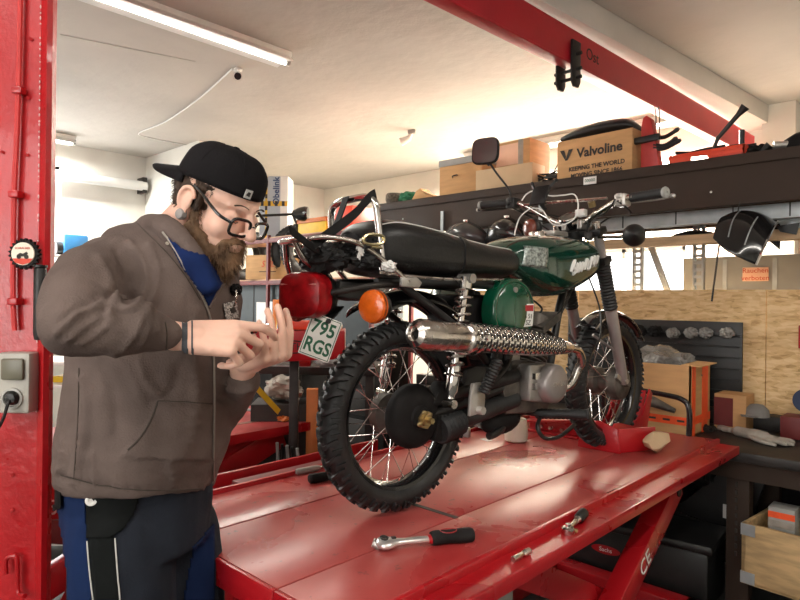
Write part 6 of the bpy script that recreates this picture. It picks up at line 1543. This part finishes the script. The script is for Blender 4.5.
for i, (px, R_, rz_) in enumerate(((236, .30, 70), (245, .28, 78), (298, .27, 60), (308, .27, 64))):
    c = onb(px, 262, RY+.25); z_ = z2 + R_
    tyre('tyre', ['leftmost black tyre standing on the lower rack board beside the beard', 'black tyre standing just left of the logo box', 'black tyre standing just right of the logo box', 'rightmost black tyre on the lower rack board'][i], (c.x, RY+.26, z_), R_, .11, (0, 0, rad(rz_)), 'tyres on the lower rack board')
# black round mirror of another motorcycle
p0_, p1_ = at(256, 216, 5.62), at(296, 214, 5.62)
o = thing('spare_mirror', 'black round mirror on a long rod behind the tall carton', 'mirror', p1_)
MB().tube([p0_-p1_, V((0, 0, 0))], .012, 8).build('rod', K['black'], o); MB().tube([V((-.05, .0, 0)), V((-.05, .05, -.08)), V((-.05, .06, z1-p1_.z))], .012, 8).build('stand_rod', K['black'], o)
MB().lathe([(.0, -.03), (.03, -.03), (.06, .03), (.07, .08), (.065, .11), (0, .115)], (0, 0, 0), V((.75, .65, 0)), 24).build('mirror_shell', K['blackgloss'], o)
# things left: blue bin + jar on the far left wall shelf
c = at(73, 256, 6.6)
ws = thing('wall_shelf', 'narrow white shelf on the far left wall beside the post', 'shelf', (-7.08, c.y, c.z)); MB().bb((-.17, -.6, -.03), (.14, .35, 0), .003).build('board', K['white'], ws); MB().bb((-.17, -.5, -.13), (-.14, -.47, -.03)).build('bracket', K['zinc'], ws)
o = thing('blue_canister', 'blue canister with black ends on the far left wall shelf', 'canister', (-7.05, c.y-.0, c.z)); MB().bb((-.09, -.12, 0), (.09, .12, .22), .02).build('body', K['blue'], o); MB().cyl((.0, -.18, .07), (0, -.12, .07), .07, n=20).build('black_knob', K['black'], o)
c3 = at(86, 250, 6.9); o = thing('clay_pot', 'small terracotta coloured pot on the far left wall shelf', 'pot', (-7.05, c.y+.25, c.z)); MB().lathe([(.0, 0), (.05, 0), (.07, .14), (.06, .2), (0, .2)], (0, 0, 0), Z1, 20).build('pot_body', K['pink'], o); MB().lathe([(.072, .13), (.075, .15), (.07, .17)], (0, 0, 0), Z1, 20).build('pot_rim', K['pink'], o)

# grey-blue cupboard under the rack, clutter
cu = thing('steel_cupboard', 'blue-grey steel cupboard row under the red rack', 'cupboard', (-4.75, 3.50, 0)); MB().bb((-1.1, 0, 0), (1.1, .42, 1.62), .004).build('body', K['bluegrey'], cu)
for x in (-.55, 0, .55): MB().bb((x-.005, -.004, .05), (x+.005, 0, 1.58)).build('door_gap', K['ink'], cu)
pa_ = onb(262, 292, 3.49)
lab(MB().bb((pa_.x+4.75-.10, -.006, pa_.z-.5-1.5+1.5), (pa_.x+4.75+.10, -.001, pa_.z-.10)).build('paper_sheet', K['white'], cu), 'pale paper sheet')
wb = thing('back_bench', 'cluttered dark workbench in front of the grey cupboards', 'workbench', (-4.6, 2.75, 0))
MB().bb((-1.2, 0, 1.0), (.95, .70, 1.05), .004).build('bench_top', K['steelblk'], wb)
for x in (-1.15, .88): MB().bb((x, .03, 0), (x+.06, .09, 1.0)).build('leg', K['steelblk'], wb); MB().bb((x, .6, 0), (x+.06, .66, 1.0)).build('leg', K['steelblk'], wb)
MB().bb((-1.1, .1, .1), (.85, .66, .95), .004).build('dark_drawers', K['blackmatte'], wb)
random.seed(21)
cols = [K['yellow'], K['blue'], K['white'], K['greenlt'], K['card'], K['black'], K['orange'], K['zinc'], K['cloth'], K['steelblk']]
cn = ['yellow', 'blue', 'white', 'green', 'brown', 'black', 'orange', 'grey', 'beige', 'dark']
k = 0
for i, (px, py, cidx) in enumerate(((238, 318, 5), (243, 312, 2), (249, 318, 0), (250, 306, 6), (256, 312, 1), (258, 323, 3), (263, 306, 1), (266, 318, 4), (246, 326, 8), (236, 308, 7), (270, 326, 9))):
    p = at(px, py, 4.6); s_ = random.uniform(.035, .06)
    zz_ = 1.05; h_ = max(.05, p.z+.05-zz_)
    b = MB(); 
    if i % 3 == 1: b.lathe([(.0, 0), (s_*.8, 0), (s_*.8, h_*.7), (s_*.4, h_*.85), (s_*.4, h_), (0, h_)], (p.x, max(2.85, min(3.35, p.y)), zz_), Z1, 14)
    else: b.box((p.x, max(2.85, min(3.35, p.y)), zz_+h_/2), (s_*1.5, s_*1.2, h_), random.uniform(-.5, .5), .004)
    tag(b.build(['parts_box', 'spray_bottle', 'tin_can'][i % 3], cols[cidx]), 'small %s container in the clutter on the bench behind the hands, number of its colour beside the %s one' % (cn[cidx], cn[(cidx+3) % 10]) if False else 'small %s %s in the clutter on the bench behind the hands' % (cn[cidx], ['box', 'bottle', 'can'][i % 3]), ['box', 'bottle', 'can'][i % 3], 'clutter on the bench behind the hands')

# red machine box on a dark post
c = at(296, 341, 3.15); R0 = YAW + rad(4)
rm = thing('red_machine_head', 'red workshop machine box on a dark post behind the number plate', 'machine', (c.x, c.y, 0), R0)
w2 = .50*3.15/3.15*.5; zb_ = at(296, 361, 3.15).z; zt2 = at(296, 329, 3.15).z
MB().prism([(-w2-.05, zb_+.02), (-w2+.02, zb_), (w2*.8, zb_+.02), (w2, zb_+.06), (w2, zt2), (-w2-.05, zt2-.01)], (0, 0, 0), X1, Z1, .26, .006).build('housing', K['red'], rm)
text('oval_mark', 'ATH', .05, K['ink'], (-.0, -.132, (zb_+zt2)/2-.0), X1, Z1, rm); 
ov = MB().tube([(.07*math.cos(a*PI/16), -.132, (zb_+zt2)/2 + .030*math.sin(a*PI/16)) for a in range(32)], .003, 6, closed=True).build('oval_outline', K['ink'], rm)
MB().bb((-.02, -.10, zt2), (.10, .0, zt2+.045), .008).build('orange_tray', K['orange_red'], rm)
MB().bb((.13, -.08, zt2), (.235, .05, zt2+.03), .012).build('cream_tray', mat('cream_plastic', (.72, .62, .42), .5), rm)
px_ = .02
MB().bb((-.03, -.02, .03), (.015, .03, zb_+.01), .004).build('post', K['steelblk'], rm); MB().bb((-.2, -.15, 0), (.2, .2, .03), .005).build('foot_plate', K['steelblk'], rm)
# mid dark table with rag, red can
mtp = at(297, 372, 3.6)
mt = thing('steel_table', 'dark steel table with a front edge painted pale as if lit behind the rear wheel', 'table', (at(305, 372, 3.5).x, at(305, 372, 3.5).y, 0), R0-rad(10))
zt3 = at(300, 368, 3.4).z
MB().bb((-.28, 0, zt3-.05), (.40, .36, zt3), .004).build('table_top', K['steelblk'], mt)
for x in (-.2, .15, .34): MB().bb((x, .03, 0), (x+.045, .075, zt3-.05)).build('leg', K['steelblk'], mt)
MB().bb((-.28, -.004, zt3-.006), (.40, .0, zt3+.001)).build('lit_edge', K['zinc'], mt)  # pale strip paints the light caught by the front edge
MB().bb((-.27, .1, .0), (.38, .34, .50), .005).build('lower_cabinet', K['blackmatte'], mt)
o = thing('red_oil_can', 'small red can lying on the steel table under the number plate', 'can', (at(303, 364, 3.45).x, at(303, 364, 3.45).y, zt3), R0)
MB().tube([(-.035, .0, .032), (-.03, 0, .032), (.04, 0, .032), (.045, 0, .032)], [.02, .030, .030, .02], 16).build('can_body', K['red'], o); MB().cyl((.045, 0, .032), (.055, 0, .032), .01, n=10).build('spout', K['zinc'], o)
p = at(326, 362, 3.45); b = MB(); lump(b, (0, 0, 0), (.075, .05, .035), 3, .2); o = tag(b.build('silver_part', K['zinc']), 'rounded silver-grey part on the steel table beside the red can', 'machine part'); o.location = (p.x, p.y, zt3+.034)
p = at(284, 388, 3.4); b = MB(); lump(b, (0, 0, 0), (.14, .08, .07), 6, .3, 7); o = tag(b.build('crumpled_sack', K['cloth']), 'crumpled light grey sack on a crate behind the red lift tip', 'sack'); o.location = p
o = tag(MB().bb((-.16, -.12, 0), (.16, .12, p.z-.07), .004).build('dark_crate', K['steelblk']), 'dark crate under the crumpled sack behind the second lift', 'crate'); o.location = (p.x, p.y, 0); o.rotation_euler = (0, 0, R0)
# orange-brown stand
p = at(313, 420, 3.3); o = thing('orange_stand', 'orange painted steel stand behind the rear wheel', 'stand', (p.x, p.y, 0), R0)
MB().bb((-.035, -.02, 0), (.025, .03, at(313, 400, 3.3).z+.06), .003).build('upright', K['orange'], o); MB().bb((-.15, -.15, 0), (.15, .15, .02)).build('foot', K['orange'], o)
# second lift
s2 = thing('second_lift', 'faded red second scissor lift deck behind the man, empty but for a yellow strap', 'lift table', (-2.98, 1.16, 0))
MB().bb((-.38, -1.2, .765), (.38, .96, .80), .003).build('deck', mat('faded_deck_red', (.40, .05, .05), .45, var=.15, vs=5), s2)
MB().bb((.38, -1.2, .755), (.392, .96, .80), .002).build('edge_strip', K['red'], s2)
lab(MB().bb((.16, -1.2, .8001), (.20, .90, .8012)).build('worn_strip', mat('worn_brown', (.20, .08, .05), .6, var=.3), s2), 'worn brown wheel track')
MB().bb((.26, -1.1, .66), (.32, .60, .765), .003).build('side_rail', K['red'], s2); MB().bb((-.32, -1.1, .66), (-.26, .90, .765), .003).build('side_rail', K['red'], s2)
MB().bar((.30, .78, .74), (.30, -.85, .12), .06, .12, bev=.004).build('scissor_leg', K['red'], s2); MB().bar((.24, -.85, .70), (.24, .78, .12), .06, .09, bev=.004).build('scissor_leg', K['reddark'], s2)
MB().bb((-.32, -1.0, 0), (.34, .9, .06), .004).build('base_frame', K['steelblk'], s2)
p, q = at(254, 385, 3.05), at(279, 412, 3.2)
ys = MB().bar((p.x, p.y, p.z), (q.x, q.y, q.z), .004, .030).build('yellow_strap', K['yellow']); tag(ys, 'yellow strap slanting over the second lift deck', 'strap')
p, q = at(240, 408, 3.4), at(278, 417, 3.35); tag(MB().tube([p, q], .008, 8).build('silver_rod', K['zinc']), 'thin silver rod lying at the back edge of the second lift deck', 'rod')
p = at(283, 414, 3.3); b = MB(); lump(b, (p.x, p.y, .815), (.05, .04, .018), 4, .3); tag(b.build('orange_part', K['orange']), 'small orange part at the tip of the second lift deck', 'machine part')
# bundle of hoses standing behind second lift
hb_ = thing('hose_bundle', 'bundle of black and silver hoses hanging behind the second lift tip', 'hoses', (at(287, 445, 3.0).x, at(287, 445, 3.0).y, 0))
for k in range(5):
    x = -.08 + .04*k
    MB().tube(catmull([(x, 0, .74), (x-.03, .02, .6), (x-.10-.02*k, .0, .45), (x-.16, 0, .36)], 6), .008, 8).build('hose', K['black'] if k % 2 else K['zinc'], hb_)
MB().bb((-.26, -.1, .0), (.1, .15, .38), .01).build('pump_unit', K['aludark'], hb_)
o = tag(MB().bb((-.2, -.15, 0), (.2, .15, .55), .01).build('grey_bin', mat('grey_green', (.10, .10, .085), .7, var=.1)), 'grey-green bin standing under the second lift', 'bin'); p = at(235, 450, 2.9); o.location = (p.x, p.y, 0); o.rotation_euler = (0, 0, .5)
# dark cabinets closing the view behind the bench legs, behind the bikes
for i, (x, w3, h3) in enumerate(((-3.02, .5, 1.12),)):
    o = thing('tool_cabinet', ['dark tool cabinet behind the rear wheel', 'lower dark tool cabinet left of the tool cabinet behind the rear wheel'][i], 'cabinet', (x, 2.83, 0))
    MB().bb((-w3/2, 0, 0), (w3/2, .20, h3), .006).build('body', K['blackmatte'], o)
    for j in range(5): MB().bb((-w3/2+.02, -.008, .08+j*h3/5.6), (w3/2-.02, -.0005, .08+(j+.85)*h3/5.6), .003).build('drawer', K['steelblk'], o)
# red frame with numeral behind the man at the lower left
p = at(56, 480, 2.0)
rf = thing('red_jack', 'red trolley jack frame with a white numeral between post and man', 'jack', (p.x, p.y, 0), YAW)
za = at(56, 478, 2.0).z; zc_ = at(56, 520, 2.0).z
MB().bb((-.12, 0, zc_), (.20, .05, za), .006).build('side_plate', K['red'], rf); text('numeral', '5', .07, K['white'], (-.008, -.002, at(53, 508, 2.0).z), X1, Z1, rf)
MB().bar((-.12, .02, .10), (.20, .02, zc_-.02), .05, .10, bev=.003).build('lift_arm', K['red'], rf); MB().bb((-.12, -.02, .0), (.20, .2, .10), .006).build('base', K['red'], rf); MB().tube([(-.10, -.003, .16), (.18, -.003, zc_+.0)], .008, 6).build('white_edge', K['white'], rf)
# shelving unit glimpsed between post and man
p = at(58, 400, 3.4)
su = thing('parts_shelf', 'cream metal parts shelf glimpsed between the red post and the man', 'shelf', (p.x, p.y, 0), YAW)
for z in (at(58, 362, 3.4).z, at(58, 385, 3.4).z, .5, .1): MB().bb((-.45, 0, z-.02), (.45, .35, z), .002).build('board', K['white'], su)
for x in (-.45, .42): MB().bb((x, 0, 0), (x+.03, .03, 1.25)).build('upright', K['zinc'], su)
za = at(58, 385, 3.4).z
for i, (x, m_, nm_) in enumerate(((-.06, K['black'], 'black'), (.03, K['bluegrey'], 'blue-grey'), (-.14, K['red'], 'red'))):
    o = tag(MB().bb((-.04, 0, 0), (.04, .2, .14 if i else .10), .004).build('parts_box', m_), '%s box on the cream parts shelf behind the man' % nm_, 'box', 'boxes on the cream parts shelf'); o.location = (p.x + x*math.cos(YAW) - .08*math.sin(YAW), p.y + x*math.sin(YAW) + .08*math.cos(YAW), .5 if i != 1 else za); o.rotation_euler = (0, 0, YAW)
zz_ = at(58, 362, 3.4).z
o = tag(MB().bb((-.10, 0, 0), (.16, .1, .035), .003).build('yellow_level', K['yellow']), 'yellow flat tool on the upper board of the cream parts shelf', 'tool'); o.location = (p.x-.05, p.y+.08, za+.001); o.rotation_euler = (0, 0, YAW)

# ================================================================ TOOLS ON THE LIFT DECK
def deckp(px, py, z=TZ0): return onz(px, py, z)
def dirp(a, b_): d = (b_-a); d.z = 0; return math.atan2(d.y, d.x), d.length
# ratchet
a, b_ = deckp(388, 549), deckp(473, 541); an, L = dirp(a, b_)
rt_ = thing('ratchet', 'chrome ratchet with a red and black grip lying on the red deck', 'ratchet', a, an)
MB().loft([[V((x, w_*math.cos(2*PI*k/16), .012 + h*math.sin(2*PI*k/16))) for k in range(16)] for x, w_, h in ((-.030, .004, .003), (-.026, .013, .008), (-.016, .0185, .010), (-.004, .0195, .010), (.008, .016, .009), (.020, .010, .007), (.04, .0075, .006), (.104, .0080, .0062), (.107, .006, .005))]).build('head', mat('satin_chrome', (.82, .80, .78), .28, .75), rt_, ang=60)
MB().lathe([(.009, .020), (.0105, .0232), (.008, .0236), (.007, .022), (.004, .0225), (0, .0225)], (-.010, 0, 0), Z1, 22).build('selector_ring', K['steelblk'], rt_)
MB().box((.014, 0, .0215), (.012, .008, .003), None, .001).build('lever', K['steelblk'], rt_)
MB().cyl((-.020, .006, .003), (-.034, .012, .010), .009, n=14).build('drive_socket', K['alu'], rt_)
MB().tube([(.104, 0, .012), (.114, 0, .012)], [.0095, .011], 16, flat=.85).build('red_collar', K['red'], rt_)
g_ = MB().tube(catmull([(.112, 0, .012), (.12, 0, .013), (.14, 0, .0135), (.17, 0, .013), (L-.008, 0, .013), (L, 0, .012)], 3), [.011, .0125, .0132, .0135, .0137, .0135, .013, .0128, .0128, .013, .0138, .0142, .0140, .0125, .009, .006][:16], 16).build('grip', K['blackmatte'], rt_)
MB().tube([(.158+.022*math.cos(t_*PI/12), .009*math.sin(t_*PI/12), .0265-.0006*abs(math.sin(t_*PI/12))*3) for t_ in range(24)], .0011, 5, closed=True).build('red_oval', K['red'], g_)
rt_.scale = (1, 1.55, 1.3)
# small ratchet on ledge
zl = TZ0-.016
a, b_ = onz(568, 534, zl), onz(588, 515, zl); an, L = dirp(a, b_)
r2 = thing('stubby_ratchet', 'stubby chrome ratchet with a dark grip lying on the side ledge', 'ratchet', a, an)
MB().lathe([(.0, 0), (.016, 0), (.018, .004), (.018, .016), (.013, .020), (.008, .020), (.008, .028), (0, .028)], (0, 0, 0), Z1, 20).build('head', K['chromeworn'], r2)
MB().tube([(.012, 0, .012), (.04, 0, .014), (.085, 0, .016), (.09, 0, .016)], [.009, .0065, .008, .011], 12).build('shaft', K['chromeworn'], r2)
MB().tube([(.088, 0, .016), (.095, 0, .0165), (.14, 0, .018), (.148, 0, .018)], [.010, .0145, .0155, .009], 14).build('grip', K['black'], r2)
MB().cyl((.015, -.012, .008), (.02, -.018, .006), .006, n=8).build('selector', K['brass'], r2)
a, b_ = onz(513, 563, zl), onz(529, 554, zl); an, L = dirp(a, b_)
so_ = thing('socket', 'small steel socket lying on the side ledge near the rating plate', 'socket', a, an)
MB().lathe([(.0, 0), (.0065, 0), (.0075, .001), (.0075, L*.5), (.0068, L*.52), (.0068, L*.62), (.0082, L*.65), (.0082, L), (.005, L), (.005, L-.008), (0, L-.008)], (0, 0, .0085), X1, 18).build('socket_body', K['chromeworn'], so_); MB().lathe([(.0084, L*.78), (.0088, L*.8), (.0084, L*.82)], (0, 0, .0085), X1, 18).build('ring', K['chromeworn'], so_)
# screwdrivers at back of deck
for i, (p_, q_, lb_) in enumerate((((296, 475), (326, 469), 'dark handled screwdriver lying farther back beside the rear tyre'), ((309, 484), (350, 477), 'thick black grip tool lying in front of the screwdriver beside the rear tyre'))):
    a, b_ = deckp(*p_), deckp(*q_); an, L = dirp(a, b_); r_ = .011 + i*.006
    o = thing('screwdriver' if i == 0 else 'grip_tool', lb_, 'tool', a, an)
    MB().tube([(0, 0, r_), (.006, 0, r_), (.03, 0, r_), (.085, 0, r_), (.10, 0, r_)], [r_*.7, r_, r_, r_*.92, r_*.6], 12).build('grip', K['greyplastic'] if i == 0 else K['blackmatte'], o)
    MB().cyl((.10, 0, r_), (L, 0, r_*.7), .005 if i == 0 else .010, n=10).build('shank', K['chromeworn'] if i == 0 else K['black'], o)
# red ramp bracket behind the deck
a = onz(292, 466, TZ0); rb_ = thing('red_bracket', 'red steel channel bracket on the second deck edge behind the rear tyre', 'bracket', (-1.93, a.y+.10, 0))
MB().bb((-.10, -.36, TZ0-.10), (.13, .50, TZ0-.085), .003).build('base_plate', K['red'], rb_); MB().bb((-.10, -.36, TZ0-.085), (-.085, .50, TZ0-.02), .003).build('flange', K['red'], rb_)
MB().bb((-.02, -.30, TZ0-.085), (.08, .2, TZ0-.03), .003).build('sliding_block', K['reddark'], rb_); MB().bb((-.06, -.3, 0), (.0, -.24, TZ0-.1), .003).build('leg', K['red'], rb_); MB().bb((-.06, .38, 0), (.0, .44, TZ0-.1), .003).build('leg', K['red'], rb_)
# jar, clear bag, paper, silver piece, red clamp under the engine
a = deckp(516, 441); jr = thing('plastic_jar', 'milky plastic jar standing on the deck under the engine', 'jar', a)
MB().lathe([(.0, .002), (.040, .0), (.050, .006), (.052, .03), (.050, .07), (.046, .095), (.043, .10), (.044, .075), (.045, .03), (.035, .012), (0, .012)], (0, 0, 0), Z1, 30).build('jar_body', K['jar'], jr)
MB().lathe([(.0, .013), (.044, .013), (.044, .035), (0, .036)], (0, 0, 0), Z1, 24).build('old_oil', K['brass'], jr)
a = deckp(488, 430); b = MB(); lump(b, (0, 0, 0), (.07, .05, .028), 2.7, .45, 11); o = tag(b.build('clear_parts_bag', K['bag']), 'small clear plastic bag of parts on the deck left of the jar', 'bag'); o.location = a + Z1*.026
a = deckp(466, 437); o = tag(MB().box((0, 0, .022), (.035, .03, .043), .3, .004).build('silver_block', K['zinc']), 'small silver metal block on the deck behind the rear wheel', 'block'); o.location = a
a = deckp(486, 440); o = tag(MB().box((0, 0, .001), (.055, .03, .0015), -.3).build('paper_slip', K['white']), 'small white paper slip on the deck left of the jar', 'paper'); o.location = a
a = deckp(548, 436); rc = thing('red_wheel_clamp', 'red steel clamp block with bolts on the deck between jar and front tyre', 'clamp', a)
MB().bb((-.13, .02, 0), (.13, .12, .012), .003).build('base_plate', K['red'], rc); MB().bb((-.13, .05, .012), (.13, .062, .085), .003).build('back_plate', K['red'], rc); MB().bar((-.13, .03, .05), (.12, .03, .085), .06, .012, bev=.003).build('top_plate', K['red'], rc)
for x in (-.06, -.01, .05): MB().cyl((x, .03, .03), (x, .048, .03), .009, n=6).build('bolt', K['chromeworn'], rc)
